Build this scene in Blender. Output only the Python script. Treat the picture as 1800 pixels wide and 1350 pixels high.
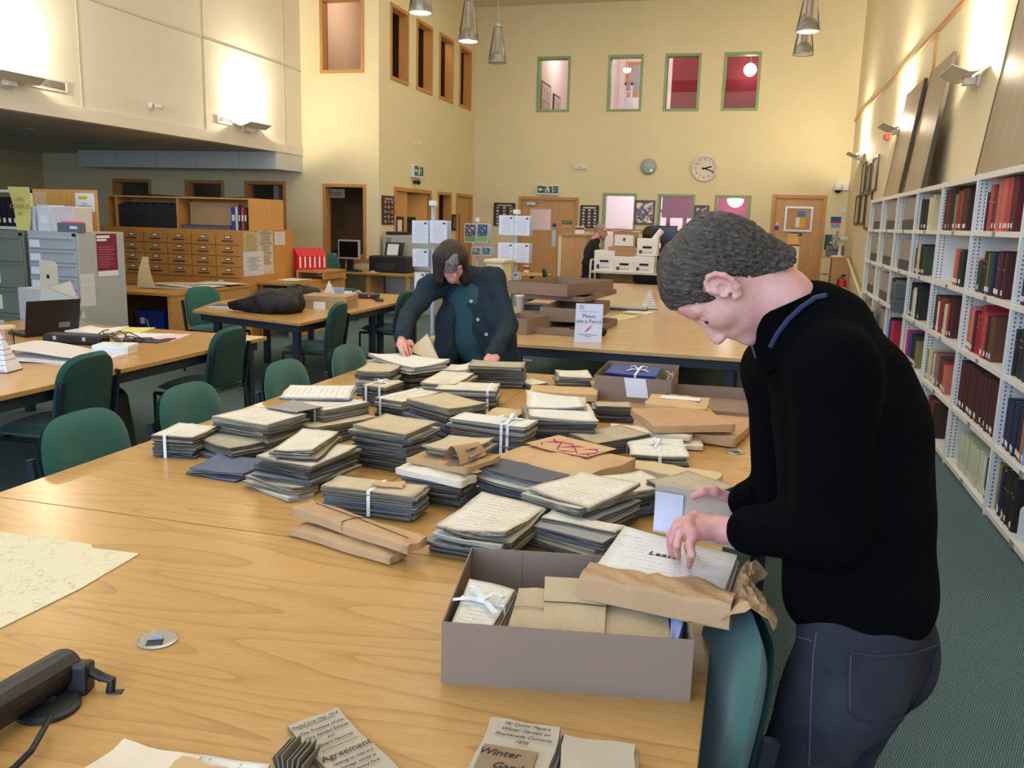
import bpy, bmesh, math, random
import numpy as np
from mathutils import Vector, Matrix
for o in list(bpy.data.objects): bpy.data.objects.remove(o)
SC = bpy.context.scene
COL = SC.collection
PI = math.pi

# ---------------------------------------------------------------- camera
FPX, CAMH = 1517.9, 1.65
_pi, _ro, _ya = [math.radians(a) for a in (10.7307, 1.59656, -15.4105)]
_fw = Vector((math.sin(_ya)*math.cos(_pi), math.cos(_ya)*math.cos(_pi), -math.sin(_pi)))
_rt = Vector((math.cos(_ya), -math.sin(_ya), 0)); _up = _rt.cross(_fw)
RT = _rt*math.cos(_ro) + _up*math.sin(_ro); UP = _up*math.cos(_ro) - _rt*math.sin(_ro); FW = _fw
cd = bpy.data.cameras.new('camera'); cam = bpy.data.objects.new('camera', cd); COL.objects.link(cam)
cd.sensor_width = 36; cd.sensor_fit = 'HORIZONTAL'; cd.lens = FPX/1800*36; cd.clip_end = 100; cd.clip_start = .05
cam.matrix_world = Matrix((( RT.x, UP.x, -FW.x, 0), (RT.y, UP.y, -FW.y, 0), (RT.z, UP.z, -FW.z, CAMH), (0, 0, 0, 1)))
SC.camera = cam
CP = Vector((0, 0, CAMH))
def ray(x, y): return RT*((x-900)/FPX) - UP*((y-675)/FPX) + FW
def on(x, y, ax, v):
    r = ray(x, y); return CP + r*((v-CP[ax])/r[ax])
def Zp(x, y, z): return on(x, y, 2, z)
def Yp(x, y, v): return on(x, y, 1, v)
def Xp(x, y, v): return on(x, y, 0, v)
def Dp(x, y, d): return CP + ray(x, y)*d

# ---------------------------------------------------------------- light
vs = SC.view_settings
SC.display_settings.display_device = 'sRGB'
vs.view_transform = 'Standard'; vs.look = 'None'; vs.gamma = 1; vs.use_curve_mapping = False
vs.exposure = 0.05
w = bpy.data.worlds.new('world'); SC.world = w; w.use_nodes = True
w.node_tree.nodes['Background'].inputs[0].default_value = (.75, .85, 1, 1)
w.node_tree.nodes['Background'].inputs[1].default_value = .35
def area(name, loc, rot, sx, sy, e, col):
    l = bpy.data.lights.new(name, 'AREA'); l.shape = 'RECTANGLE'; l.size = sx; l.size_y = sy; l.energy = e; l.color = col
    o = bpy.data.objects.new(name, l); COL.objects.link(o); o.location = loc; o.rotation_euler = rot; return o
def point(name, loc, e, col, r=.05, typ='POINT', parent=None, spot=None, blend=.5):
    l = bpy.data.lights.new(name, typ); l.energy = e; l.color = col; l.shadow_soft_size = r
    if typ == 'SPOT': l.spot_size = spot; l.spot_blend = blend
    o = bpy.data.objects.new(name, l); COL.objects.link(o); o.location = loc
    if parent: o.parent = parent
    return o
# daylight through the tall windows behind the camera, and added soft fill lamps under the closed ceiling
area('daylight_windows', (-3.5, -2.7, 2.6), (math.radians(90), 0, 0), 9, 3.2, 520, (.50, .69, 1))
area('ceiling_fill_front', (-2.5, 4.5, 6.1), (0, 0, 0), 5, 5, 185, (1, .93, .82))
area('ceiling_fill_rear', (-2.5, 13.0, 6.1), (0, 0, 0), 5, 7, 135, (1, .92, .80))

# ---------------------------------------------------------------- materials
def lin(c):
    c = c/255; return c/12.92 if c <= .04045 else ((c+.055)/1.055)**2.4
def RGB(c): return (lin(c[0]), lin(c[1]), lin(c[2]), 1)
MATS = {}
class NT:
    def __init__(s, name):
        s.m = bpy.data.materials.new(name); s.m.use_nodes = True; s.t = s.m.node_tree; s.n = s.t.nodes; s.l = s.t.links
        s.p = s.n['Principled BSDF']
    def node(s, typ, **kw):
        n = s.n.new(typ)
        for k, v in kw.items():
            if k.startswith('i_'):
                key = k[2:]; n.inputs[int(key) if key.isdigit() else key].default_value = v
            else: setattr(n, k, v)
        return n
    def link(s, a, b): s.l.new(a, b)
    def math(s, op, a, b=None, c=None, clamp=False):
        n = s.n.new('ShaderNodeMath'); n.operation = op; n.use_clamp = clamp
        for i, v in enumerate((a, b, c)):
            if v is None: continue
            if hasattr(v, 'links'): s.l.new(v, n.inputs[i])
            else: n.inputs[i].default_value = v
        return n.outputs[0]
    def mix(s, f, a, b):
        n = s.n.new('ShaderNodeMix'); n.data_type = 'RGBA'
        for i, v in ((0, f), (6, a), (7, b)):
            if hasattr(v, 'links'): s.l.new(v, n.inputs[i])
            else: n.inputs[i].default_value = v if i else v
        return n.outputs[2]
    def coord(s, kind='Object', scale=(1, 1, 1), rot=(0, 0, 0)):
        tc = s.n.new('ShaderNodeTexCoord'); mp = s.n.new('ShaderNodeMapping')
        mp.inputs['Scale'].default_value = scale; mp.inputs['Rotation'].default_value = rot
        s.l.new(tc.outputs[kind], mp.inputs[0]); return mp.outputs[0]
    def bump(s, h, strength=.3, dist=.01):
        b = s.n.new('ShaderNodeBump'); b.inputs['Strength'].default_value = strength; b.inputs['Distance'].default_value = dist
        s.l.new(h, b.inputs['Height']); s.l.new(b.outputs[0], s.p.inputs['Normal'])
def mat(name, col, rough=.6, var=.12, scale=8, bump=0, metal=0, emit=0, stretch=(1, 1, 1), spec=.5, sheen=0, bscale=None, emcol=None):
    """plain procedural material: base colour with soft noise variation and optional fine relief"""
    if name in MATS: return MATS[name]
    t = NT(name); p = t.p; c = RGB(col)
    p.inputs['Roughness'].default_value = rough; p.inputs['Metallic'].default_value = metal
    p.inputs['Specular IOR Level'].default_value = spec
    if sheen: p.inputs['Sheen Weight'].default_value = sheen
    co = t.coord('Object', stretch)
    nz = t.node('ShaderNodeTexNoise', i_Scale=scale, i_Detail=4.0); t.link(co, nz.inputs['Vector'])
    d = tuple(max(0, x*(1-var)) for x in c[:3])+(1,); l = tuple(min(1, x*(1+var)) for x in c[:3])+(1,)
    t.link(t.mix(nz.outputs[0], d, l), p.inputs['Base Color'])
    if emit:
        p.inputs['Emission Color'].default_value = RGB(emcol or col); p.inputs['Emission Strength'].default_value = emit
    if bump:
        n2 = t.node('ShaderNodeTexNoise', i_Scale=bscale or scale*6, i_Detail=3.0); t.link(co, n2.inputs['Vector']); t.bump(n2.outputs[0], bump, .005)
    MATS[name] = t.m; return t.m
def wood(name, a, b, rough=.35, scale=1.0, axis=0, rings=7.0, spec=.5):
    """long-grain timber with cathedral figure; axis is the grain direction"""
    if name in MATS: return MATS[name]
    t = NT(name); p = t.p
    sc = [1.0, 1.0, 1.0]; sc[axis] = .13
    co = t.coord('Object', tuple(x*scale for x in sc))
    n1 = t.node('ShaderNodeTexNoise', i_Scale=2.6, i_Detail=1.5, i_Distortion=.25); t.link(co, n1.inputs['Vector'])
    fr = t.math('FRACT', t.math('MULTIPLY', n1.outputs[0], rings*2.2))
    ring = t.math('POWER', fr, 5.0)
    n2 = t.node('ShaderNodeTexNoise', i_Scale=70.0, i_Detail=3.0); t.link(co, n2.inputs['Vector'])
    n3 = t.node('ShaderNodeTexNoise', i_Scale=1.1, i_Detail=1.0); t.link(co, n3.inputs['Vector'])
    f = t.math('ADD', t.math('ADD', t.math('MULTIPLY', ring, .55), t.math('MULTIPLY', t.math('SUBTRACT', n2.outputs[0], .3), .7)), t.math('MULTIPLY', t.math('SUBTRACT', n3.outputs[0], .5), .8), clamp=True)
    t.link(t.mix(f, RGB(a), RGB(b)), p.inputs['Base Color'])
    p.inputs['Roughness'].default_value = rough; p.inputs['Specular IOR Level'].default_value = spec
    t.bump(n2.outputs[0], .05, .002)
    MATS[name] = t.m; return t.m
def glass(name='pane_glass', tint=(1, 1, 1), gl=.10):
    if name in MATS: return MATS[name]
    t = NT(name); tr = t.node('ShaderNodeBsdfTransparent'); tr.inputs[0].default_value = tint+(1,)
    g = t.node('ShaderNodeBsdfGlossy'); g.inputs['Roughness'].default_value = .02
    fr = t.node('ShaderNodeFresnel', i_IOR=1.18); mx = t.node('ShaderNodeMixShader')
    t.link(t.math('ADD', fr.outputs[0], gl*.1), mx.inputs[0]); t.link(tr.outputs[0], mx.inputs[1]); t.link(g.outputs[0], mx.inputs[2])
    t.link(mx.outputs[0], t.n['Material Output'].inputs[0]); MATS[name] = t.m; return t.m
def written(name, paper, ink, lines=14, density=.5, edge=(128, 110, 78), rough=.8, margin=.1, lw=.22, blot=.25, freq=46, strength=.42):
    """aged paper: UV 0..1 carries hand-written or printed lines; edges yellowed, soft stains"""
    if name in MATS: return MATS[name]
    t = NT(name); p = t.p; p.inputs['Roughness'].default_value = rough; p.inputs['Specular IOR Level'].default_value = .25
    uv = t.coord('UV'); sx = t.node('ShaderNodeSeparateXYZ'); t.link(uv, sx.inputs[0]); u, v = sx.outputs[0], sx.outputs[1]
    row = t.math('MULTIPLY', v, lines); fl = t.math('FLOOR', row); fr = t.math('FRACT', row)
    band = t.math('LESS_THAN', t.math('ABSOLUTE', t.math('SUBTRACT', fr, .5)), lw/2)
    cb = t.node('ShaderNodeCombineXYZ'); t.link(t.math('MULTIPLY', u, freq), cb.inputs[0]); t.link(t.math('MULTIPLY', fl, 7.31), cb.inputs[1]); t.link(t.math('MULTIPLY', fr, 1.6), cb.inputs[2])
    nz = t.node('ShaderNodeTexNoise', i_Scale=1.0, i_Detail=2.0); t.link(cb.outputs[0], nz.inputs['Vector'])
    wr = t.math('GREATER_THAN', nz.outputs[0], 1-density)
    c2 = t.node('ShaderNodeCombineXYZ'); t.link(t.math('MULTIPLY', fl, 3.7), c2.inputs[0])
    n3 = t.node('ShaderNodeTexNoise', i_Scale=1.3); t.link(c2.outputs[0], n3.inputs['Vector'])
    half = t.math('SUBTRACT', t.math('MULTIPLY', n3.outputs[0], .9), margin*.9)
    inx = t.math('LESS_THAN', t.math('ABSOLUTE', t.math('SUBTRACT', u, .5)), half)
    iny = t.math('LESS_THAN', t.math('ABSOLUTE', t.math('SUBTRACT', v, .5)), .5-margin)
    k = t.math('MULTIPLY', t.math('MULTIPLY', band, wr), t.math('MULTIPLY', inx, iny))
    oc = t.coord('Object'); st = t.node('ShaderNodeTexNoise', i_Scale=9.0, i_Detail=5.0, i_Roughness=.65); t.link(oc, st.inputs['Vector'])
    eu = t.math('MAXIMUM', t.math('ABSOLUTE', t.math('SUBTRACT', u, .5)), t.math('ABSOLUTE', t.math('SUBTRACT', v, .5)))
    ed = t.math('MULTIPLY', t.math('SUBTRACT', t.math('ADD', eu, t.math('MULTIPLY', st.outputs[0], .12)), .465), 7.0, clamp=True)
    stain = t.math('MULTIPLY', t.math('SUBTRACT', st.outputs[0], .42), 2.2*blot, clamp=True)
    base = t.mix(t.math('MAXIMUM', t.math('MULTIPLY', ed, .85), stain), RGB(paper), RGB(edge))
    t.link(t.mix(t.math('MULTIPLY', k, strength), base, RGB(ink)), p.inputs['Base Color'])
    t.bump(st.outputs[0], .25, .004)
    MATS[name] = t.m; return t.m
def edges(name, a, b, freq=380, rough=.85):
    """cut paper edges: fine horizontal leaf lines"""
    if name in MATS: return MATS[name]
    t = NT(name); p = t.p; p.inputs['Roughness'].default_value = rough; p.inputs['Specular IOR Level'].default_value = .2
    co = t.coord('Object', (3, 3, freq)); nz = t.node('ShaderNodeTexNoise', i_Scale=1.0, i_Detail=2.0); t.link(co, nz.inputs['Vector'])
    t.link(t.mix(t.math('MULTIPLY', t.math('SUBTRACT', nz.outputs[0], .35), 2.6, clamp=True), RGB(a), RGB(b)), p.inputs['Base Color'])
    t.bump(nz.outputs[0], .4, .002)
    MATS[name] = t.m; return t.m

# ---------------------------------------------------------------- mesh helpers
def xf(M, v): return M @ Vector(v) if M is not None else Vector(v)
class B:
    def __init__(s): s.v = []; s.f = []; s.uv = {}; s.mi = []
    def add(s, vs, fs, M=None, mi=0, uvs=None):
        n = len(s.v); s.v += [tuple(xf(M, v)) for v in vs]
        for i, f in enumerate(fs):
            s.f.append(tuple(n+k for k in f)); s.mi.append(mi)
            if uvs: s.uv[len(s.f)-1] = [uvs[k] for k in f]
        return s
    def bx(s, x0, x1, y0, y1, z0, z1, M=None, mi=0):
        vs = [(x, y, z) for z in (z0, z1) for y in (y0, y1) for x in (x0, x1)]
        return s.add(vs, [(0, 2, 3, 1), (4, 5, 7, 6), (0, 1, 5, 4), (2, 6, 7, 3), (0, 4, 6, 2), (1, 3, 7, 5)], M, mi)
    def cyl(s, p0, p1, r0, r1=None, n=12, M=None, caps=True, mi=0):
        r1 = r0 if r1 is None else r1; p0, p1 = Vector(p0), Vector(p1); d = (p1-p0).normalized()
        a = d.orthogonal().normalized(); b = d.cross(a)
        vs = []
        for p, r in ((p0, r0), (p1, r1)):
            for i in range(n):
                t = 2*PI*i/n; vs.append(p + a*(r*math.cos(t)) + b*(r*math.sin(t)))
        fs = [(i, (i+1) % n, n+(i+1) % n, n+i) for i in range(n)]
        if caps: fs += [tuple(range(n-1, -1, -1)), tuple(range(n, 2*n))]
        return s.add(vs, fs, M, mi)
    def tube(s, pts, r, n=8, M=None, mi=0):
        pts = [Vector(p) for p in pts]; rs = r if isinstance(r, (list, tuple)) else [r]*len(pts)
        vs = []; fs = []; a = None
        for i, p in enumerate(pts):
            d = (pts[min(i+1, len(pts)-1)] - pts[max(i-1, 0)]).normalized()
            a = (d.orthogonal() if a is None else (a - d*a.dot(d))).normalized(); b = d.cross(a)
            for k in range(n):
                t = 2*PI*k/n; vs.append(p + a*(rs[i]*math.cos(t)) + b*(rs[i]*math.sin(t)))
        for i in range(len(pts)-1):
            for k in range(n): fs.append((i*n+k, i*n+(k+1) % n, (i+1)*n+(k+1) % n, (i+1)*n+k))
        fs += [tuple(range(n-1, -1, -1)), tuple(range((len(pts)-1)*n, len(pts)*n))]
        return s.add(vs, fs, M, mi)
    def lathe(s, prof, n=24, M=None, mi=0, caps=True):
        vs = [(r*math.cos(2*PI*k/n), r*math.sin(2*PI*k/n), z) for r, z in prof for k in range(n)]
        fs = [(i*n+k, i*n+(k+1) % n, (i+1)*n+(k+1) % n, (i+1)*n+k) for i in range(len(prof)-1) for k in range(n)]
        if caps: fs += [tuple(range(n-1, -1, -1)), tuple(range((len(prof)-1)*n, len(prof)*n))]
        return s.add(vs, fs, M, mi)
    def prism(s, poly, z0, z1, M=None, mi=0):
        n = len(poly); vs = [(x, y, z0) for x, y in poly] + [(x, y, z1) for x, y in poly]
        fs = [tuple(range(n-1, -1, -1)), tuple(range(n, 2*n))] + [(i, (i+1) % n, n+(i+1) % n, n+i) for i in range(n)]
        return s.add(vs, fs, M, mi)
    def sheet(s, fn, nu, nv, th=0.0, M=None, mi=0, mi_side=None):
        """two-sided curved sheet: fn(u,v)->(x,y,z); th = thickness downwards"""
        vs = [Vector(fn(i/nu, j/nv)) for j in range(nv+1) for i in range(nu+1)]
        uv = [(i/nu, j/nv) for j in range(nv+1) for i in range(nu+1)]
        N = len(vs); W = nu+1
        fs = [(j*W+i, j*W+i+1, (j+1)*W+i+1, (j+1)*W+i) for j in range(nv) for i in range(nu)]
        s.add(vs, fs, M, mi, uv)
        if th:
            lo = [v - Vector((0, 0, th)) for v in vs]
            ms = mi if mi_side is None else mi_side
            s.add(lo, [tuple(reversed(f)) for f in fs], M, ms, uv)
            per = [(i, 0) for i in range(nu)] + [(nu, j) for j in range(nv)] + [(i, nv) for i in range(nu, 0, -1)] + [(0, j) for j in range(nv, 0, -1)]
            ix = [j*W+i for i, j in per]; k = len(ix)
            rv = [vs[i] for i in ix] + [lo[i] for i in ix]
            s.add(rv, [(i, k+i, k+(i+1) % k, (i+1) % k) for i in range(k)], M, ms)
        return s
    def mesh(s, name, mats, smooth=False):
        me = bpy.data.meshes.new(name); me.from_pydata(s.v, [], s.f)
        for m in (mats if isinstance(mats, (list, tuple)) else [mats]): me.materials.append(m)
        if any(s.mi): me.polygons.foreach_set('material_index', s.mi)
        if s.uv:
            ul = me.uv_layers.new(name='UVMap')
            for pi, us in s.uv.items():
                for k, li in enumerate(me.polygons[pi].loop_indices): ul.data[li].uv = us[k]
        if smooth: me.polygons.foreach_set('use_smooth', [True]*len(s.f))
        me.update(); return me
    def obj(s, name, mats, parent=None, loc=None, rz=0, bevel=0, smooth=False, seg=2):
        return mobj(name, s.mesh(name, mats, smooth), parent, loc, rz, bevel, seg)
def mobj(name, me, parent=None, loc=None, rz=0, bevel=0, seg=2):
    o = bpy.data.objects.new(name, me); COL.objects.link(o)
    if parent is not None: o.parent = parent
    if loc is not None: o.location = loc
    if rz: o.rotation_euler = (0, 0, rz)
    if bevel:
        b = o.modifiers.new('bevel', 'BEVEL'); b.width = bevel; b.segments = seg; b.limit_method = 'ANGLE'; b.angle_limit = .7; b.harden_normals = False
    return o
def tag(o, label=None, cat=None, group=None, kind=None):
    if label: o['label'] = label
    if cat: o['category'] = cat
    if group: o['group'] = group
    if kind: o['kind'] = kind
    return o
def thing(name, label, cat, loc=(0, 0, 0), rz=0, group=None):
    o = bpy.data.objects.new(name, None); COL.objects.link(o); o.location = loc; o.rotation_euler = (0, 0, rz); o.empty_display_size = .1
    return tag(o, label, cat, group)
def box(name, m, x0, x1, y0, y1, z0, z1, parent=None, bevel=0, loc=None, rz=0):
    return B().bx(x0, x1, y0, y1, z0, z1).obj(name, m, parent, loc, rz, bevel)
def struct(o): o['kind'] = 'structure'; return o
def copy_tree(o, parent=None):
    c = o.copy(); COL.objects.link(c); c.parent = parent
    for ch in list(o.children): copy_tree(ch, c)
    return c
def text(name, body, size, m, parent, M, shear=0, align='CENTER', th=.0004, space=1.0):
    cu = bpy.data.curves.new(name, 'FONT'); cu.body = body; cu.size = size; cu.align_x = align; cu.align_y = 'CENTER'; cu.shear = shear; cu.extrude = th; cu.resolution_u = 2; cu.space_character = space
    o = bpy.data.objects.new(name, cu); COL.objects.link(o)
    dg = bpy.context.evaluated_depsgraph_get(); me = bpy.data.meshes.new_from_object(o.evaluated_get(dg))
    bpy.data.objects.remove(o); bpy.data.curves.remove(cu)
    me.transform(M); me.materials.clear(); me.materials.append(m); me.name = name
    return mobj(name, me, parent)
def FR(o, x, y):
    """frame matrix: local x along x, local y along y, z = normal"""
    x = Vector(x).normalized(); y = Vector(y).normalized(); z = x.cross(y); o = Vector(o)
    return Matrix(((x.x, y.x, z.x, o.x), (x.y, y.y, z.y, o.y), (x.z, y.z, z.z, o.z), (0, 0, 0, 1)))
def ordn(i): return ['first', 'second', 'third', 'fourth', 'fifth', 'sixth', 'seventh', 'eighth', 'ninth', 'tenth', 'eleventh', 'twelfth', 'thirteenth', 'fourteenth', 'fifteenth', 'sixteenth', 'seventeenth', 'eighteenth', 'nineteenth', 'twentieth', 'twenty-first', 'twenty-second', 'twenty-third', 'twenty-fourth', 'twenty-fifth', 'twenty-sixth', 'twenty-seventh'][i]

# ---------------------------------------------------------------- signed-distance bodies (people, bags)
def sd_cone(P, a, b, ra, rb):
    a = np.array(a, np.float32); b = np.array(b, np.float32); ba = b-a; l2 = float(ba@ba)+1e-9
    t = np.clip(((P-a)@ba)/l2, 0, 1); return np.linalg.norm(P-a-t[..., None]*ba, axis=-1) - (ra+(rb-ra)*t)
def sd_ell(P, c, r, R=None):
    q = P-np.array(c, np.float32)
    if R is not None: q = q@np.array(R, np.float32)
    r = np.array(r, np.float32); k0 = np.linalg.norm(q/r, axis=-1); k1 = np.linalg.norm(q/(r*r), axis=-1)+1e-9
    return k0*(k0-1)/k1
def smin(a, b, k): 
    h = np.maximum(k-np.abs(a-b), 0)/k; return np.minimum(a, b)-h*h*k*.25
def sdf_mesh(name, prims, h, pad=.03, cut=None):
    """prims: ('c',a,b,ra,rb,k) round cone, ('e',c,r,R,k) ellipsoid, ('-e',...)/('-c',...) carve"""
    lo = np.full(3, 1e9); hi = -lo
    for p in prims:
        if p[0] == 'c':
            for q, r in ((p[1], p[3]), (p[2], p[4])): lo = np.minimum(lo, np.array(q)-r); hi = np.maximum(hi, np.array(q)+r)
        elif p[0] == 'e': lo = np.minimum(lo, np.array(p[1])-max(p[2])); hi = np.maximum(hi, np.array(p[1])+max(p[2]))
    lo = lo-pad; hi = hi+pad
    n = np.ceil((hi-lo)/h).astype(int)+1
    ax = [lo[i]+h*np.arange(n[i], dtype=np.float32) for i in range(3)]
    P = np.stack(np.meshgrid(*ax, indexing='ij'), -1).astype(np.float32); F = np.full(P.shape[:3], 9., np.float32)
    for p in prims:
        neg = p[0][0] == '-'; kind = p[0][-1]
        if kind == 'c': qs = [np.array(p[1])-p[3], np.array(p[2])-p[4]]; qh = [np.array(p[1])+p[3], np.array(p[2])+p[4]]
        else: qs = [np.array(p[1])-max(p[2])]; qh = [np.array(p[1])+max(p[2])]
        k = p[-1]; m = k+3*h
        i0 = np.clip(((np.min(qs, 0)-m-lo)/h).astype(int), 0, n); i1 = np.clip(((np.max(qh, 0)+m-lo)/h).astype(int)+2, 0, n)
        sl = tuple(slice(i0[i], i1[i]) for i in range(3))
        Q = P[sl]
        if Q.size == 0: continue
        D = sd_cone(Q, *p[1:5]) if kind == 'c' else sd_ell(Q, p[1], p[2], p[3])
        F[sl] = -smin(-F[sl], D, k) if neg else smin(F[sl], D, k)
    if cut is not None: F = np.maximum(F, cut(P))
    return surfnet(name, F, lo, h)
def surfnet(name, F, lo, h):
    S = F < 0; nx, ny, nz = F.shape
    c8 = [(i, j, k) for i in (0, 1) for j in (0, 1) for k in (0, 1)]
    def sub(A, c): return A[c[0]:nx-1+c[0], c[1]:ny-1+c[1], c[2]:nz-1+c[2]]
    cnt = sum(sub(S, c).astype(np.int8) for c in c8); act = (cnt > 0) & (cnt < 8)
    I = np.argwhere(act); idx = np.full(act.shape, -1, np.int64); idx[act] = np.arange(len(I))
    acc = np.zeros((len(I), 3)); num = np.zeros(len(I))
    vals = {c: F[I[:, 0]+c[0], I[:, 1]+c[1], I[:, 2]+c[2]] for c in c8}
    for a in c8:
        for d in range(3):
            if a[d]: continue
            b = list(a); b[d] = 1; b = tuple(b); fa, fb = vals[a], vals[b]; m = (fa < 0) != (fb < 0)
            t = np.where(m, fa/(fa-fb+1e-12), 0); p = np.array(a, float)[None].repeat(len(I), 0); p[:, d] += t
            acc[m] += p[m]; num[m] += 1
    V = lo + h*(I+acc/num[:, None]); faces = []
    for d in range(3):
        e1, e2 = [(1, 2), (2, 0), (0, 1)][d]
        s0 = [slice(None)]*3; s1 = [slice(None)]*3; s0[d] = slice(0, -1); s1[d] = slice(1, None)
        A, Bq = S[tuple(s0)], S[tuple(s1)]; E = np.argwhere(A != Bq)
        E = E[(E[:, e1] > 0) & (E[:, e2] > 0) & (E[:, e1] < F.shape[e1]-1) & (E[:, e2] < F.shape[e2]-1)]
        q = []
        for o1, o2 in ((-1, -1), (0, -1), (0, 0), (-1, 0)):
            c = E.copy(); c[:, e1] += o1; c[:, e2] += o2; q.append(idx[c[:, 0], c[:, 1], c[:, 2]])
        q = np.stack(q, 1); fl = A[E[:, 0], E[:, 1], E[:, 2]]
        q[~fl] = q[~fl][:, ::-1]; faces.append(q)
    Q = np.concatenate(faces); Q = Q[(Q >= 0).all(1)]
    me = bpy.data.meshes.new(name); me.vertices.add(len(V)); me.vertices.foreach_set('co', V.astype(np.float32).ravel())
    me.loops.add(len(Q)*4); me.loops.foreach_set('vertex_index', Q.ravel().astype(np.int32)); me.polygons.add(len(Q))
    me.polygons.foreach_set('loop_start', np.arange(0, len(Q)*4, 4, dtype=np.int32))
    me.update(calc_edges=True); me.validate(); me.polygons.foreach_set('use_smooth', np.ones(len(me.polygons), bool)); return me
# ================================================================ the room
XR, YB, XL, YF, XM, ZC = 1.694, 19.0, -6.264, 13.867, -7.706, 6.18
m_cream = mat('cream_wall_paint', (228, 215, 176), .75, .04, 3, .05)
m_white = mat('white_wall_paint', (224, 217, 200), .75, .03, 3, .05)
m_rwall = mat('pale_cream_paint', (228, 215, 180), .75, .03, 3, .05)
m_soffit = mat('soffit_paint', (190, 186, 176), .8, .04, 3)
m_carpet = None
def carpet():
    t = NT('teal_carpet'); p = t.p; co = t.coord('Object', (1, 1, 1), (0, 0, .35))
    a = t.node('ShaderNodeTexNoise', i_Scale=260.0, i_Detail=2.0); t.link(co, a.inputs['Vector'])
    wv = t.node('ShaderNodeTexWave', i_Scale=42.0, i_Distortion=3.0, i_Detail=2.0); t.link(co, wv.inputs['Vector'])
    b = t.node('ShaderNodeTexNoise', i_Scale=1.5, i_Detail=2.0); t.link(co, b.inputs['Vector'])
    f = t.math('ADD', t.math('MULTIPLY', a.outputs[0], .6), t.math('MULTIPLY', wv.outputs[1], .4))
    f = t.math('MULTIPLY', t.math('SUBTRACT', f, .25), 1.7, clamp=True)
    c = t.mix(f, RGB((58, 82, 88)), RGB((150, 176, 178)))
    t.link(t.mix(t.math('MULTIPLY', b.outputs[0], .3), c, RGB((74, 98, 98))), p.inputs['Base Color'])
    p.inputs['Roughness'].default_value = .95; p.inputs['Specular IOR Level'].default_value = .1
    t.bump(f, .8, .01); return t.m
m_carpet = carpet()
m_oakf = wood('oak_frame', (200, 146, 82), (168, 114, 56), .45, 3, 2)
m_oakh = wood('oak_frame_level', (200, 146, 82), (168, 114, 56), .45, 3, 0)
m_green = mat('sage_green_paint', (140, 168, 118), .5, .05, 6)
m_glass = glass()
def wall(name, m, axis, pos, th, a0, a1, z0, z1, holes):
    """slab wall with openings; axis = 'x' (runs along x at y=pos) or 'y' (runs along y at x=pos)"""
    b = B(); A = sorted({a0, a1, *[h[0] for h in holes], *[h[1] for h in holes]}); Z = sorted({z0, z1, *[h[2] for h in holes], *[h[3] for h in holes]})
    for i in range(len(A)-1):
        run = None
        for j in range(len(Z)-1):
            ca, cz = (A[i]+A[i+1])/2, (Z[j]+Z[j+1])/2
            if any(h[0] < ca < h[1] and h[2] < cz < h[3] for h in holes):
                if run is not None: put(b, axis, pos, th, A[i], A[i+1], run, Z[j]); run = None
            elif run is None: run = Z[j]
        if run is not None: put(b, axis, pos, th, A[i], A[i+1], run, z1)
    return struct(b.obj(name, m))
def put(b, axis, pos, th, a, c, z0, z1):
    if axis == 'x': b.bx(a, c, pos, pos+th, z0, z1)
    else: b.bx(min(pos, pos+th), max(pos, pos+th), a, c, z0, z1)
struct(box('floor', m_carpet, -14, XR+.2, -3, YB+4.5, -.1, 0))
struct(box('ceiling', mat('ceiling_tile_white', (214, 206, 186), .85, .03, 2), -14, XR+.2, -3, YB+4.5, ZC, ZC+.1))
UW = [(-4.87, -4.13), (-3.32, -2.58), (-2.13, -1.39), (-.94, -.20)]
LW = [(-3.31, -2.57), (-2.12, -1.34), (-.93, -.19)]
bh = [(a, b, 3.98, 5.13) for a, b in UW] + [(a, b, .95, 2.29) for a, b in LW] + [(-5.20, -3.84, 0, 2.18), (.23, 1.29, 0, 2.32)]
wall('wall_back', m_cream, 'x', YB, .22, XL-.2, XR+.2, 0, ZC, bh)
SW = [(14.33, 15.13), (15.51, 16.32), (16.70, 17.51), (17.90, 18.68)]
lh = [(a, b, 3.97, 5.21) for a, b in SW] + [(14.50, 16.33, 0, 2.18), (16.68, 17.50, .95, 2.18), (17.81, 18.90, 0, 2.19)]
wall('wall_left', m_cream, 'y', XL, -.2, YF+.2, YB, 0, ZC, lh)
FW_ = [(-7.335, -6.53, 4.0, 5.21), (-7.315, -6.50, .94, 2.185)]
BW = [(-11.64, -10.80), (-10.08, -9.27), (-8.85, -8.03)]
fh = FW_ + [(a, b, .94, 2.21) for a, b in BW]
wall('wall_facing', m_cream, 'x', YF, .2, -13.2, XL, 0, ZC, fh)
struct(box('wall_right', m_rwall, XR, XR+.2, -3, YB+.22, 0, ZC))
struct(box('wall_far_left', mat('olive_wall_paint', (196, 184, 140), .8, .05, 3), -13.4, -13.2, -3, YF+.2, 0, ZC))
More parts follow.
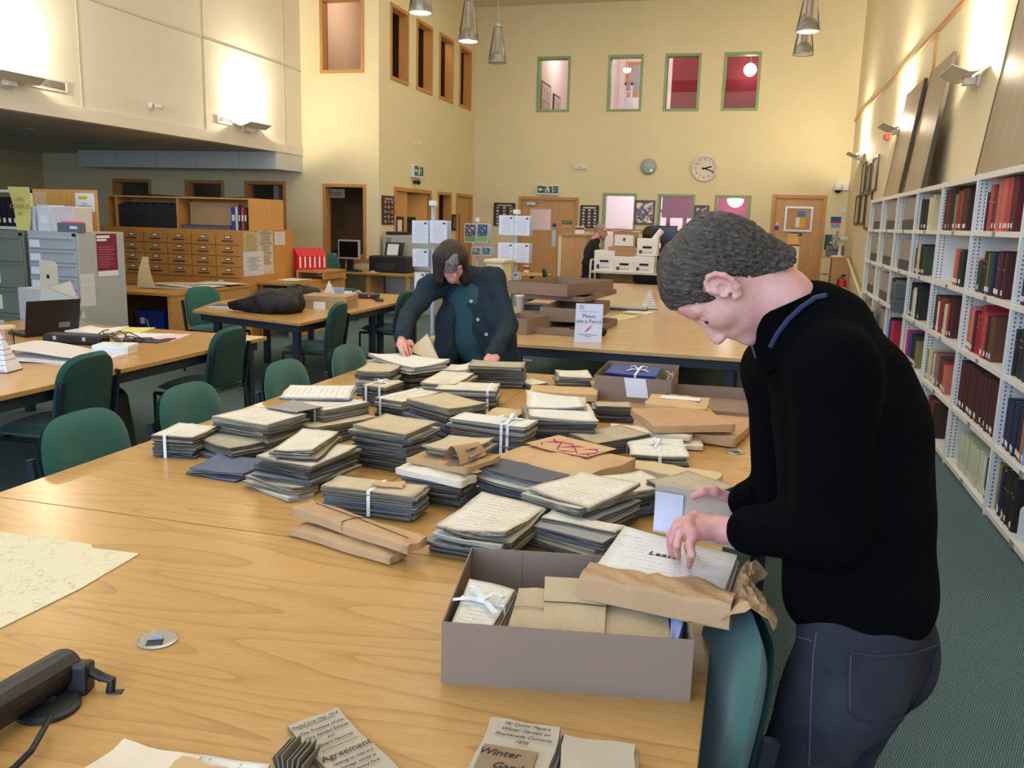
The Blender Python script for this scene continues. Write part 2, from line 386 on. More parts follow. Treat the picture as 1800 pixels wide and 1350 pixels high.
# mezzanine: white panelled wall over the left bay, its soffit and a boxed bulkhead along the facing wall
mz = struct(box('wall_mezzanine', m_white, XM-.15, XM, -3, YF, 2.65, ZC))
struct(box('soffit', m_soffit, -13.2, XM-.15, -3, YF, 2.66, 2.75))
struct(box('trim_1', m_white, XM-.0005, XM+.02, -3, YF, 2.65, 2.80))
bk = struct(box('bulkhead', mat('bulkhead_panel', (206, 208, 206), .6, .03, 4), -11.6, XM+.004, 13.0, YF, 2.372, 2.652))
for i in range(1, 5): box('panel_joint', m_soffit, -11.6+i*.8, -11.585+i*.8, 12.996, 13.0, 2.375, 2.65, bk)
m_joint = mat('joint_beige', (186, 178, 158), .8, .03, 4)  # panel joints: thin strips a little darker than the wall paint
for y in (3.9, 6.3, 8.75, 11.13, 13.3): box('panel_joint', m_joint, XM, XM+.006, y-.008, y+.008, 2.81, ZC, mz)
box('panel_joint', m_joint, XM, XM+.006, -3, YF, 4.03, 4.045, mz)
# wall behind the camera with the tall windows the daylight comes through
wall('wall_rear', m_white, 'x', -3.2, .2, -13.2, XR, 0, ZC, [(-8, 1, 1.0, 4.2)])
for i in range(6): struct(box('window_%d' % (30+i), m_white, -8+i*1.5-.04, -8+i*1.5+.04, -3.15, -3.05, 1.0, 4.2))

WIN = [0]
def window(x0, x1, z0, z1, axis, pos, m, side, fw=.06, proud=.025, depth=.14, glassed=True, gy=.1):
    """framed window: axis x/y, side=-1 room lies at smaller coordinate"""
    WIN[0] += 1; n = 'window_%d' % WIN[0]
    def bx(b, a0, a1, q0, q1, d0, d1):
        d0, d1 = pos+side*d0, pos+side*d1
        if d0 > d1: d0, d1 = d1, d0
        if axis == 'x': b.bx(a0, a1, d0, d1, q0, q1)
        else: b.bx(d0, d1, a0, a1, q0, q1)
    b = B()
    for a0, a1, q0, q1 in ((x0, x0+fw, z0, z1), (x1-fw, x1, z0, z1), (x0+fw, x1-fw, z0, z0+fw), (x0+fw, x1-fw, z1-fw, z1)): bx(b, a0, a1, q0, q1, proud, -depth)
    o = struct(b.obj(n, m, bevel=.004))
    if glassed:
        g = B(); bx(g, x0+fw*.9, x1-fw*.9, z0+fw*.9, z1-fw*.9, -gy+.003, -gy); g.obj('pane', m_glass, o)
    return o
for a, b in UW: window(a, b, 3.98, 5.13, 'x', YB, m_green, -1, .055, .01, .2)
for a, b in LW: window(a, b, .95, 2.29, 'x', YB, m_green, -1, .055, .01, .2)
for a, b in SW: window(a, b, 3.97, 5.21, 'y', XL, m_oakf, 1, .06, .02, .18, gy=.15)
window(16.68, 17.50, .95, 2.18, 'y', XL, m_oakf, 1, .06, .02, .18, gy=.15)
for h in FW_: window(h[0], h[1], h[2], h[3], 'x', YF, m_oakf, -1, .055, .02, .18, gy=.13)
for a, b in BW: window(a, b, .94, 2.21, 'x', YF, m_oakf, -1, .06, .02, .18, gy=.13)
# rooms seen through the windows
m_pink = mat('pinkish_white_plaster', (236, 224, 226), .8, .02, 2)
m_redb = mat('crimson_roller_blind', (150, 30, 52), .8, .06, 3)
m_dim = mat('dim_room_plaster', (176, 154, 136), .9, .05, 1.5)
struct(box('wall_back_room', m_pink, -7.5, XR+.2, 22.6, 22.8, 0, ZC))
struct(box('wall_back_room_left', m_pink, -7.5, -7.3, YB+.22, 22.6, 0, ZC))
struct(box('wall_back_room_right', m_pink, XR, XR+.2, YB+.22, 22.6, 0, ZC))
struct(box('floor_upper', m_pink, -7.5, XR, YB+.22, 22.6, 3.0, 3.2))
struct(box('wall_upper_partition', m_pink, -3.75, -3.65, YB+.22, 22.6, 3.2, ZC))
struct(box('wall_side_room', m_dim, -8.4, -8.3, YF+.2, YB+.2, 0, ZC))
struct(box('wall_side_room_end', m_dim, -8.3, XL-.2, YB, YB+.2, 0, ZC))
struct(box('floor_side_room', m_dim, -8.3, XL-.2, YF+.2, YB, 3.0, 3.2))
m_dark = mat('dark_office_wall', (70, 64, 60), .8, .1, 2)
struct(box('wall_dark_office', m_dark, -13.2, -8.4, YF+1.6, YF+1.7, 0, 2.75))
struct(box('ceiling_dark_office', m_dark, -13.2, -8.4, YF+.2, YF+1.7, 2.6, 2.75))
point('light_upper_left', (-4.4, 20.9, 5.7), 30, (1, .86, .74), .2)
point('light_upper_mid', (-2.2, 20.3, 5.7), 70, (1, .90, .92), .2)
point('light_lower', (-2.6, 21.2, 2.7), 60, (1, .86, .90), .2)
point('light_door_lobby', (-4.7, 20.6, 2.2), 30, (1, .84, .74), .15)
point('blind_fill_light', (-1.1, 19.45, 2.8), 9, (1, .9, .9), .1)  # added fill to brighten the front of the blinds, no fitting there
point('light_side_room', (-7.3, 16.3, 5.7), 60, (1, .82, .70), .3)
point('light_dark_office', (-10.3, 14.9, 2.4), 3, (1, .82, .66), .2)
# ---- blinds, lamps and pictures behind the back windows
def blind(label, x0, x1, z0, z1, y=YB+.75):
    t = thing('roller_blind', label, 'blind', ((x0+x1)/2, y, z0)); w2 = (x1-x0)/2
    box('fabric', m_redb, -w2, w2, -.006, .006, 0, z1-z0, t); B().cyl((-w2, 0, z1-z0+.02), (w2, 0, z1-z0+.02), .025).obj('roller', mat('blind_roller', (110, 24, 40), .6), t)
    for s in (-1, 1): box('hanger', m_redb, s*(w2-.02)-.006, s*(w2-.02)+.006, -.006, .006, z1-z0+.02, (3.0 if z0 < 3 else ZC)-z0, t)
    return t
blind('crimson blind behind third upper green window', -2.05, -1.15, 3.22, 5.35)
blind('crimson blind behind rightmost upper green window', -1.02, .02, 3.22, 5.35)
blind('crimson blind half lowered behind middle lower green window', -2.10, -1.30, 1.80, 2.5)
blind('crimson blind behind rightmost lower green window', -1.0, .02, 1.85, 2.6)
m_glow = mat('lamp_opal', (255, 246, 240), .4, 0, 5, emit=9)
def globe(label, p, r, half=False):
    t = thing('globe_lamp', label, 'lamp', p)
    pr = [(.001, -r)] + [(r*math.cos(a), r*math.sin(a)) for a in np.linspace(-1.35, 0 if half else 1.35, 9)] + [(.001, 0 if half else r)]
    B().lathe(pr, 20, caps=False).obj('shade', m_glow, t, smooth=True); B().cyl((0, 0, r*.9 if not half else 0), (0, 0, (3.0 if p[2] < 3 else ZC)-p[2]), .008).obj('rod', mat('grey_metal', (150, 150, 150), .4, .05, 8, metal=.6), t)
globe('glowing white globe lamp behind rightmost upper green window', (-.42, YB+.42, 4.85), .13)
globe('glowing half-round lamp behind rightmost lower green window', (-.52, YB+.4, 2.22), .17, True)
globe('small white lamp inside second upper green window', (-3.1, YB+1.2, 5.05), .09, True)
m_redw = mat('red_window_frame', (150, 40, 58), .6, .08, 4)
m_bright = mat('bright_garden_glazing', (255, 214, 218), .6, .6, 6, emit=.7)
for x0, x1, lb in ((-2.5, -1.25, 'middle'), (-1.15, .1, 'rightmost')):
    t = thing('garden_window', 'bright glazing with crimson bars behind %s lower green window' % lb, 'window', (x0, YB+1.6, .9))
    box('glazing', m_bright, 0, x1-x0, .02, .03, 0, 1.1, t); box('apron', m_redw, 0, x1-x0, -.02, .03, -.9, 0, t)
    for q in (0, .42, .80, 1.16): box('bar', m_redw, q, q+.09, -.02, .02, 0, 1.1, t)
    for z in (0, .55, 1.02): box('rail', m_redw, 0, x1-x0, -.022, .018, z, z+.07, t)
# pictures on the far wall behind U1, ladder and framed notice behind U2
m_blk = mat('black_plastic', (22, 22, 24), .45, .1, 10)
m_print = written('engraving_print', (214, 206, 196), (70, 66, 64), 7, .55, (190, 180, 170), lw=.8, freq=9)
struct(box('wall_gallery', m_pink, -5.05, -4.95, YB+.22, 22.6, 3.2, ZC))
for i, (y, z, h) in enumerate(((20.1, 3.9, .85), (21.25, 3.9, .74))):
    t = thing('framed_picture', ['taller framed engraving seen through leftmost upper green window', 'shorter framed engraving seen through leftmost upper green window'][i], 'picture', (-4.95, y, z), PI/2)
    w2 = .46-.1*i; box('frame', m_blk, -w2, w2, -.03, 0, 0, h, t)
    B().sheet(lambda u, v: (-w2+.04+(2*w2-.08)*u, -.034, .04+(h-.08)*v), 1, 1).obj('print', m_print, t)
t = thing('step_ladder', 'aluminium ladder leaning behind second upper green window', 'ladder', (-3.0, YB+.9, 3.2)); m_alu = mat('aluminium', (190, 190, 194), .3, .06, 20, metal=.8)
for x in (-.07, .07): box('stile', m_alu, x-.02, x+.02, -.02, .02, 0, 1.45, t); box('end_cap', m_blk, x-.024, x+.024, -.024, .024, 1.45, 1.50, t)
for k in range(6): box('rung', m_alu, -.06, .06, -.015, .015, .15+k*.23, .18+k*.23, t)
q0, q1 = Yp(1101, 109, 22.58), Yp(1135, 170, 22.58); t = thing('framed_notice', 'orange framed grey notice board behind second upper green window', 'notice board', ((q0.x+q1.x)/2, 22.6, q1.z)); w2, h = (q1.x-q0.x)/2, q0.z-q1.z
box('frame', mat('orange_wood', (206, 128, 84), .5), -w2, w2, -.03, 0, 0, h, t); box('panel', mat('grey_board', (168, 164, 168), .7), -w2+.08, w2-.08, -.04, -.03, .08, h-.08, t)
# ================================================================ doors
m_oakd = wood('oak_door_veneer', (204, 154, 90), (182, 130, 68), .4, 2, 2, 5)
m_steel = mat('brushed_steel', (176, 176, 172), .35, .05, 30, metal=.8)
m_wsign = mat('white_sign', (226, 226, 222), .5, .02, 8)
m_gsign = mat('green_sign', (28, 92, 58), .5, .05, 8)
m_dgreen = mat('dark_green_sign', (46, 82, 40), .5, .05, 8)
m_blue = mat('blue_sign', (40, 62, 150), .5, .05, 8)
m_ink = mat('black_ink', (24, 22, 26), .7, .05, 20)
m_wink = mat('white_print', (236, 238, 236), .6, .02, 20)
def doorframe(n, x0, x1, h, axis, pos, side, fw=.07):
    def bx(b, a0, a1, z0, z1):
        d0, d1 = sorted((pos+side*.02, pos-side*.2))
        b.bx(a0, a1, d0, d1, z0, z1) if axis == 'x' else b.bx(d0, d1, a0, a1, z0, z1)
    b = B(); bx(b, x0, x0+fw, 0, h); bx(b, x1-fw, x1, 0, h); bx(b, x0+fw, x1-fw, h-fw, h)
    return struct(b.obj(n, m_oakf, bevel=.004))
d1 = doorframe('door_1', -5.20, -3.84, 2.18, 'x', YB, -1)
b = B(); y0, y1 = YB+.03, YB+.075
for r in ((-5.13, -4.29, 0, 1.44), (-5.13, -4.29, 1.93, 2.11), (-5.13, -4.95, 1.44, 1.93), (-4.44, -4.29, 1.44, 1.93)): b.bx(r[0], r[1], y0, y1, r[2], r[3])
lf = b.obj('door_leaf', m_oakd, d1)
b = B()
for r in ((-4.96, -4.43, 1.43, 1.46), (-4.96, -4.43, 1.91, 1.94), (-4.96, -4.93, 1.46, 1.91), (-4.46, -4.43, 1.46, 1.91)): b.bx(r[0], r[1], y0-.012, y1, r[2], r[3])
b.obj('vision_frame', mat('beech_bead', (196, 164, 120), .5), lf); box('pane', m_glass, -4.94, -4.45, YB+.05, YB+.055, 1.45, 1.92, lf)
box('door_leaf', m_oakd, -4.28, -3.91, y0, y1, 0, 2.11, d1)
box('push_plate', m_steel, -4.42, -4.33, YB+.024, YB+.03, 1.10, 1.46, lf)
b = B().bx(-5.02, -4.80, YB-.03, YB+.03, 1.99, 2.06).bx(-4.98, -4.62, YB-.02, YB, 2.07, 2.085); b.obj('door_closer', m_steel, lf, bevel=.004)
B().cyl((-4.37, YB+.03, 1.57), (-4.37, YB+.024, 1.57), .045, n=20).obj('round_notice', m_blue, lf)
g = box('green_notice', m_dgreen, -4.19, -3.97, YB+.022, YB+.03, 1.60, 1.67, d1)
text('lettering', 'RECEPTION', .035, m_wink, g, FR((-4.08, YB+.021, 1.635), (1, 0, 0), (0, 0, 1)))
box('cream_notice', mat('cream_notice', (214, 178, 140), .6), -4.19, -4.01, YB+.024, YB+.03, 1.51, 1.56, d1)
d2 = doorframe('door_2', .23, 1.29, 2.32, 'x', YB, -1, .075)
lf = box('door_leaf', m_oakd, .305, 1.215, y0, y1, 0, 2.245, d2)
b = B()
for r in ((.50, 1.05, 1.58, 1.62), (.50, 1.05, 2.05, 2.09), (.50, .54, 1.62, 2.05), (1.01, 1.05, 1.62, 2.05)): b.bx(r[0], r[1], YB-.005, y0, r[2], r[3])
nb = b.obj('notice_frame', m_steel, lf); box('cork_panel', mat('buff_cork', (196, 150, 116), .9, .08, 40), .54, 1.01, YB+.01, YB+.028, 1.62, 2.05, nb)
s = box('blue_notice', mat('sky_blue_paper', (92, 146, 200), .7, .03), .745, .91, YB+.004, YB+.009, 1.885, 2.00, nb)
text('lettering', 'G1', .11, mat('navy_ink', (26, 46, 110), .6), nb, FR((.828, YB+.003, 1.94), (1, 0, 0), (0, 0, 1)))
box('white_notice', m_wsign, .72, .80, YB+.004, YB+.009, 1.67, 1.865, nb); box('yellow_notice', mat('yellow_paper', (226, 180, 40), .7, .05), .80, .905, YB+.003, YB+.008, 1.67, 1.87, nb)
g = box('green_notice', m_dgreen, .65, .87, YB+.022, YB+.03, 1.49, 1.56, lf); text('lettering', 'FIRE EXIT', .034, m_wink, g, FR((.76, YB+.021, 1.525), (1, 0, 0), (0, 0, 1)))
B().cyl((.36, YB+.03, 1.64), (.36, YB+.024, 1.64), .045, n=20).obj('round_notice', m_blue, lf); box('small_plate', m_wsign, .34, .38, YB+.022, YB+.03, 1.70, 1.76, lf)
for z in (.3, 1.2, 2.0): box('hinge', m_steel, 1.21, 1.225, YB+.01, YB+.04, z-.06, z+.06, lf)
# doors in the left wall
d3 = doorframe('door_3', 14.50, 16.33, 2.18, 'y', XL, 1)
x0, x1 = XL-.075, XL-.03
def leaf_y(parent, ya, yb, gz0, gz1, ga, gb, h=2.11):
    b = B()
    for r in ((ya, yb, 0, gz0), (ya, yb, gz1, h), (ya, ga, gz0, gz1), (gb, yb, gz0, gz1)): b.bx(x0, x1, r[0], r[1], r[2], r[3])
    o = b.obj('door_leaf', m_oakd, parent); box('pane', m_glass, XL-.055, XL-.05, ga, gb, gz0, gz1, o); return o
leaf_y(d3, 14.57, 15.18, .9, 1.66, 14.66, 15.08)
o = leaf_y(d3, 0, .9, .9, 1.66, .25, .62); o.location = (XL-.05+.0, 16.22, 0); o.rotation_euler = (0, 0, math.radians(180-38))
me = o.data; me.transform(Matrix.Translation((-XL+.05, 0, 0)))
for c in o.children: c.data.transform(Matrix.Translation((-XL+.05, 0, 0)))
box('paper_notice', m_wsign, XL-.048, XL-.045, 14.78, 14.98, 1.05, 1.6, d3)
d4 = doorframe('door_4', 17.81, 18.90, 2.19, 'y', XL, 1); leaf_y(d4, 17.88, 18.83, .9, 1.75, 18.10, 18.22)
for z in (.3, 1.2, 1.95): box('hinge', m_steel, XL-.03, XL-.015, 18.82, 18.85, z-.06, z+.06, d4)

# ================================================================ things on the walls
def plaque(label, axis, a0, a1, z0, z1, pos, side, cols, rows):
    t = thing('award_board', label, 'board', ((a0+a1)/2, pos, z0) if axis == 'x' else (pos, (a0+a1)/2, z0), 0 if axis == 'x' else PI/2)
    w2, h = (a1-a0)/2, z1-z0
    box('backing', mat('dark_walnut', (56, 36, 22), .5, .15, 10), -w2, w2, -.03, 0, 0, h, t, .004)
    m = mat('pewter_shield', (188, 180, 164), .4, .1, 20, metal=.5)
    box('title_strip', m, -w2*.68, w2*.68, -.036, -.03, h*.86, h*.92, t)
    for i in range(cols):
        for j in range(rows):
            x = -w2*.62+i*w2*1.24/(cols-1); z = h*(.10+.68*j/(rows-1))
            if (i+j) % 2: box('name_strip', m, x-w2*.16, x+w2*.16, -.036, -.03, z-.012, z+.012, t)
            else: B().cyl((x, -.03, z), (x, -.036, z), w2*.14, n=10).obj('shield', m, t)
    return t
plaque('dark wooden award board left of double door, partly behind leaflets', 'x', -5.77, -5.27, 1.52, 2.03, YB, -1, 3, 6)
plaque('dark wooden award board right of double door', 'x', -3.79, -3.38, 1.53, 2.02, YB, -1, 3, 6)
plaque('narrow dark award board beside the open doorway on left wall', 'y', 13.97, 14.44, 1.52, 2.01, XL, 1, 3, 5)
t = thing('wall_plate', 'small black framed panel between narrow window and door', 'panel', (XL, 17.66, 1.40), PI/2)
box('frame', m_blk, -.12, .12, -.025, 0, 0, .34, t); box('panel', mat('smoke_grey', (90, 92, 88), .3), -.07, .07, -.03, -.025, .06, .28, t)
def picture(label, x0, x1, z0, z1, cols):
    t = thing('framed_picture', label, 'picture', ((x0+x1)/2, YB, z0)); w2, h = (x1-x0)/2, z1-z0
    b = B(); f = .035
    for r in ((-w2, w2, 0, f), (-w2, w2, h-f, h), (-w2, -w2+f, f, h-f), (w2-f, w2, f, h-f)): b.bx(r[0], r[1], -.035, 0, r[2], r[3])
    b.obj('frame', mat('bronze_frame', (92, 66, 36), .4, .15, 20), t)
    n = NT('costume_print_%d' % len(MATS)); MATS[n.m.name] = n.m; co = n.coord('UV', (.8, 1.0, 1)); v = n.node('ShaderNodeTexNoise', i_Scale=2.6, i_Detail=3.0, i_Distortion=1.6); n.link(co, v.inputs['Vector'])
    cr = n.node('ShaderNodeValToRGB'); n.link(v.outputs[0], cr.inputs[0]); e = cr.color_ramp.elements
    e[0].position = .40; e[0].color = RGB(cols[0]); e[1].position = .62; e[1].color = RGB(cols[-1])
    for k, c in enumerate(cols[1:-1]): q = e.new(.46+.05*k); q.color = RGB(c)
    n.link(cr.outputs[0], n.p.inputs['Base Color']); n.p.inputs['Roughness'].default_value = .25
    B().sheet(lambda u, v: (-w2+f+(2*w2-2*f)*u, -.012, f+(h-2*f)*v), 1, 1).obj('print', n.m, t); return t
picture('bronze framed colourful print between two lower green windows', -2.60, -2.17, 1.64, 2.15, [(20, 20, 26), (90, 96, 120), (226, 180, 110), (240, 236, 230)])
picture('small dark framed print just above the man\'s head', -1.34, -1.03, 1.70, 2.07, [(14, 12, 14), (30, 20, 20), (150, 60, 44), (210, 196, 190)])
# clock
t = thing('wall_clock', 'round white wall clock with black numerals and hands', 'clock', (-1.185, YB, 2.825)); m_cw = mat('clock_face', (222, 214, 196), .5, .02, 6)
R_ = Matrix.Rotation(PI/2, 4, 'X')
B().lathe([(.001, 0), (.27, 0), (.27, .03), (.262, .05), (.238, .055), (.232, .04)], 40, R_, caps=False).obj('rim', mat('clock_rim', (226, 220, 208), .4), t, smooth=True)
B().lathe([(.233, .03), (.001, .031)], 40, R_, caps=False).obj('face', m_cw, t)
for k in range(1, 13):
    a = PI/2-k*PI/6; text('numeral', str(k), .062, m_ink, t, FR((.185*math.cos(a), -.034, .185*math.sin(a)), (1, 0, 0), (0, 0, 1)))
for nm, a, L, wd in (('hour_hand', 14.5, .15, .014), ('minute_hand', -19, .21, .010)):
    M = Matrix.Translation((0, -.038, 0)) @ Matrix.Rotation(-math.radians(a), 4, 'Y'); B().bx(-.05, L, -.002, .002, -wd, wd, M).obj(nm, m_ink, t)
# round sounder with green light, sensor boxes, exit signs, cameras
t = thing('alarm_sounder', 'round grey wall sounder with a tiny green light', 'sounder', (-2.355, YB, 2.85))
B().lathe([(.001, 0), (.17, 0), (.165, .05), (.12, .075), (.001, .085)], 28, R_, caps=False).obj('housing', mat('grey_dome', (164, 170, 164), .45, .05, 20), t, smooth=True)
B().lathe([(.001, .085), (.022, .084), (.022, .07)], 10, Matrix.Translation((.07, .004, -.08)) @ R_, caps=False).obj('indicator', mat('green_led', (60, 240, 120), .4, 0, 5, emit=3), t)
for i, x in enumerate((-3.91, -3.76)):
    t = thing('wall_sensor', ['left one of two small white wall boxes below leftmost upper window', 'right one of two small white wall boxes below leftmost upper window'][i], 'sensor', (x, YB, 2.78))
    box('body', m_wsign, -.055, .055, -.05, 0, 0, .10-.02*i, t, .006); box('lens', m_steel, -.02, .02, -.055, -.05, .02, .05, t)
def exit_sign(label, axis, c, w, h, arrow):
    t = thing('exit_sign', label, 'sign', c, 0 if axis == 'x' else PI/2)
    box('housing', m_wsign, -w/2-.02, w/2+.02, -.07, 0, -.04, h+.02, t, .006); p = box('panel', m_gsign, -w/2, w/2, -.076, -.07, 0, h, t)
    b = B(); F_ = FR((0, -.0765, 0), (1, 0, 0), (0, 0, 1)); x = -w*.36
    b.add([(x-w*.12, h*.5, 0), (x, h*.2, 0), (x, h*.4, 0), (x+w*.12, h*.4, 0), (x+w*.12, h*.6, 0), (x, h*.6, 0), (x, h*.8, 0)], [(0, 1, 2), (0, 2, 5), (0, 5, 6), (2, 3, 4, 5)], F_).obj('arrow', m_wink, p)
    b = B()
    for q in ((-.02, .72, .02, .9), (-.03, .42, .025, .70), (-.06, .10, -.03, .45), (.0, .10, .04, .42), (.02, .5, .07, .58), (-.08, .55, -.02, .63), (.10, .08, .115, .92), (-.10, .9, .115, .95)):
        b.bx(q[0]*w*2.2, q[2]*w*2.2, -.0785, -.0765, q[1]*h, q[3]*h)
    b.obj('running_figure', m_wink, p)
    if arrow: text('lettering', 'Fire\nexit', h*.36, m_wink, p, FR((w*.33, -.078, h*.52), (1, 0, 0), (0, 0, 1)))
    return t
exit_sign('green fire exit sign above the double door', 'x', (-4.525, YB, 2.26), .46, .15, True)
t = exit_sign('green exit sign boxed on left wall above open doorway', 'y', (XL, 15.5, 2.42), .42, .17, False)
t = thing('wall_camera', 'small black camera under exit sign on left wall', 'camera', (XL, 15.43, 2.30)); B().cyl((0, 0, 0), (.06, 0, 0), .03).obj('mount', m_blk, t)
B().lathe([(.001, -.05), (.04, -.03), (.05, .01), (.001, .05)], 14, Matrix.Translation((.09, 0, 0)), caps=False).obj('body', m_blk, t, smooth=True)
t = thing('wall_hook', 'tiny cream camera bracket high on left wall', 'bracket', (XL, 15.42, 2.98)); B().bx(0, .01, -.03, .03, -.05, .05).obj('plate', m_wsign, t); B().tube([(.01, 0, 0), (.09, 0, .0), (.13, .06, .03)], .014).obj('arm', m_wsign, t)
t = thing('dome_camera', 'white dome security camera on bracket by right-hand door', 'camera', (1.60, YB, 2.40))
box('bracket', m_wsign, -.15, .08, -.07, 0, .02, .20, t, .01); B().cyl((-.08, -.05, .1), (-.12, -.16, .1), .03).obj('arm', m_wsign, t)
M = Matrix.Translation((-.13, -.2, .02)); B().lathe([(.001, .14), (.07, .13), (.09, .08), (.085, .02), (.075, .0)], 20, M, caps=False).obj('housing', m_wsign, t, smooth=True); B().lathe([(.065, .01), (.06, -.03), (.03, -.055), (.001, -.06)], 18, M, caps=False).obj('lens_dome', m_blk, t, smooth=True)
t = thing('safety_notice', 'blue and red safety notice above the desk fan', 'sign', (1.50, YB, 1.68)); box('upper_panel', m_blue, -.10, .10, -.006, 0, .11, .22, t); box('red_strip', mat('red_print', (190, 44, 50), .6), -.10, .10, -.007, 0, .09, .115, t); box('lower_panel', mat('pale_blue_print', (130, 160, 190), .6, .3, 30), -.09, .09, -.006, 0, 0, .08, t)
t = thing('wall_socket', 'white square wall switch right of right-hand door', 'switch', (1.62, YB, 1.98)); box('plate', m_wsign, -.05, .05, -.012, 0, 0, .11, t, .003); box('rocker', m_wsign, -.015, .015, -.018, -.012, .035, .075, t)
t = thing('green_cabinet', 'dark green first aid box behind the desk fan', 'box', (1.43, YB, 1.24)); box('body', mat('first_aid_green', (24, 74, 52), .5, .05), -.11, .11, -.11, 0, 0, .30, t, .008); box('clasp', m_steel, -.02, .02, -.116, -.11, .12, .16, t)
box_rail = struct(box('trim_2', m_oakh, -3.84, -2.63, YB-.02, YB, 1.47, 1.53)); struct(box('trim_3', m_oakh, -2.55, -2.14, YB-.02, YB, 1.47, 1.53))
# timber rails on the right wall
struct(box('trim_4', m_oakf, XR-.025, XR, -3, YB, 3.755, 3.80)); struct(box('trim_5', m_oakf, XR-.022, XR, 10.625, 10.675, 2.1, 3.755))
struct(box('trim_6', m_oakf, XR-.022, XR, 4.6, 4.65, 2.1, 3.755))
t = thing('alarm_beacon', 'small red alarm beacon under a right wall light', 'alarm', (XR, 13.75, 2.92)); box('base', mat('red_plastic', (176, 26, 36), .4, .05), -.06, 0, -.06, .06, 0, .09, t, .01); box('lens', mat('red_lens', (200, 30, 40), .2), -.085, -.06, -.045, .045, .015, .075, t, .01)
# framed pictures on right wall (thin dark frames)
m_brz = mat('dark_bronze_frame', (74, 58, 34), .4, .15, 20)
for i, (y0_, y1_, z0_, z1_) in enumerate(((16.15, 16.65, 2.25, 2.80), (15.45, 15.85, 2.27, 2.72), (14.55, 15.2, 2.25, 2.79), (16.6, 17.2, 1.74, 2.26), (15.75, 16.35, 1.74, 2.25), (14.9, 15.55, 1.66, 2.25))):
    lb = ['upper row, farthest along right wall', 'upper row, middle of right wall group', 'upper row, nearest above bookcase end', 'lower row, farthest along right wall', 'lower row, middle of right wall group', 'lower row, nearest, half hidden by bookcase'][i]
    t = thing('framed_picture', 'thin bronze framed picture, '+lb, 'picture', (XR, (y0_+y1_)/2, z0_), 0, 'thin framed pictures on right wall'); w2, h = (y1_-y0_)/2, z1_-z0_; b = B(); f = .035
    for r in ((-w2, w2, 0, f), (-w2, w2, h-f, h), (-w2, -w2+f, f, h-f), (w2-f, w2, f, h-f)): b.bx(-.03, 0, r[0], r[1], r[2], r[3])
    b.obj('frame', m_brz, t); box('print', mat('pale_mount', (206, 194, 160), .6, .08, 4), -.012, -.004, -w2+f, w2-f, f, h-f, t)
# ---- wall lights
m_shell = mat('white_lamp_metal', (214, 206, 190), .45, .03, 8)
def sconce(label, wallx, y, s, e, hidden=False):
    """folded-metal uplighter; s=-1 projects towards -x"""
    t = thing('wall_light', label, 'lamp', (wallx, y, 2.93), 0, 'uplighter wall lights'); L = .33
    pr = [(.02, .06), (.05, .03), (.09, .012), (.14, .008), (.27, .07)]
    b = B(); vs = []
    for yy, ins in ((-L, .0), (L, .0)): vs += [(s*d, yy*(1-.12*(d > .2)), z) for d, z in pr]
    n = len(pr); b.add(vs, [(i, i+1, n+i+1, n+i) for i in range(n-1)])
    o = b.obj('reflector', m_shell, t); sm = o.modifiers.new('solid', 'SOLIDIFY'); sm.thickness = .008; sm.offset = -1
    bb = B().bx(min(0, s*.03), max(0, s*.03), -.10, .10, -.07, .03).bx(min(s*.03, s*.12), max(s*.03, s*.12), -.06, .06, -.05, .012); bb.obj('bracket', m_shell, t, bevel=.006)
    B().cyl((s*.10, -.10, .05), (s*.10, .10, .05), .012, n=8).obj('bulb', mat('bulb_glow', (255, 236, 200), .4, 0, 5, emit=30), t)
    for nm, dx, e_, typ in (('sconce_beam', .17, e, 'SPOT'), ('sconce_glow', .16, 75, 'POINT')):
        l = point(nm, (s*dx, 0, .12), e_, (1, .86, .64), .05, typ, t, math.radians(150), 1.0)
        if typ == 'SPOT': l.rotation_euler = (0, math.radians(180)-s*math.radians(52), 0)
SCE = 380
for i, y in enumerate((3.95, 8.42, 12.55, 17.0)):
    sconce('white folded wall uplighter on right wall, '+['nearest, above the frame', 'in front of the leaning boards', 'above the red alarm beacon', 'farthest, next to the back wall'][i], XR, y, -1, SCE)
for i, y in enumerate((3.3, 7.65, 12.15)):
    sconce('white folded wall uplighter on white mezzanine wall, '+['nearest', 'at left edge beside the larger vent', 'beside the smaller vent'][i], XM, y, 1, SCE)
def vent(label, y0_, y1_, z0_, z1_):
    t = thing('air_vent', label, 'vent', (XM, (y0_+y1_)/2, z0_)); w2, h = (y1_-y0_)/2, z1_-z0_; f = .02; b = B()
    for r in ((-w2, w2, 0, f), (-w2, w2, h-f, h), (-w2, -w2+f, f, h-f), (w2-f, w2, f, h-f)): b.bx(0, .02, r[0], r[1], r[2], r[3])
    b.obj('frame', m_shell, t); box('duct', mat('duct_dark', (60, 64, 52), .8), .001, .004, -w2+f, w2-f, f, h-f, t)
    for k in range(5): box('slat', m_shell, .004, .016, -w2+f, w2-f, f+(h-2*f)*(k+.35)/5, f+(h-2*f)*(k+.6)/5, t)
vent('larger louvred air vent on white wall, near left edge', 8.0, 8.52, 2.93, 3.06); vent('smaller louvred air vent beside the lit mezzanine lamp', 11.40, 11.75, 2.93, 3.04)
t = thing('wall_speaker', 'small white camera on white wall between the two vents', 'camera', (XM, 9.95, 2.98)); B().lathe([(.001, 0), (.05, 0), (.045, .03), (.02, .05)], 16, Matrix.Rotation(PI/2, 4, 'Y'), caps=False).obj('base', m_shell, t, smooth=True)
B().cyl((.05, 0, 0), (.11, .08, -.01), .03, n=14).obj('barrel', m_shell, t); B().cyl((.11, .08, -.01), (.114, .086, -.01), .02, n=12).obj('lens', m_blk, t)
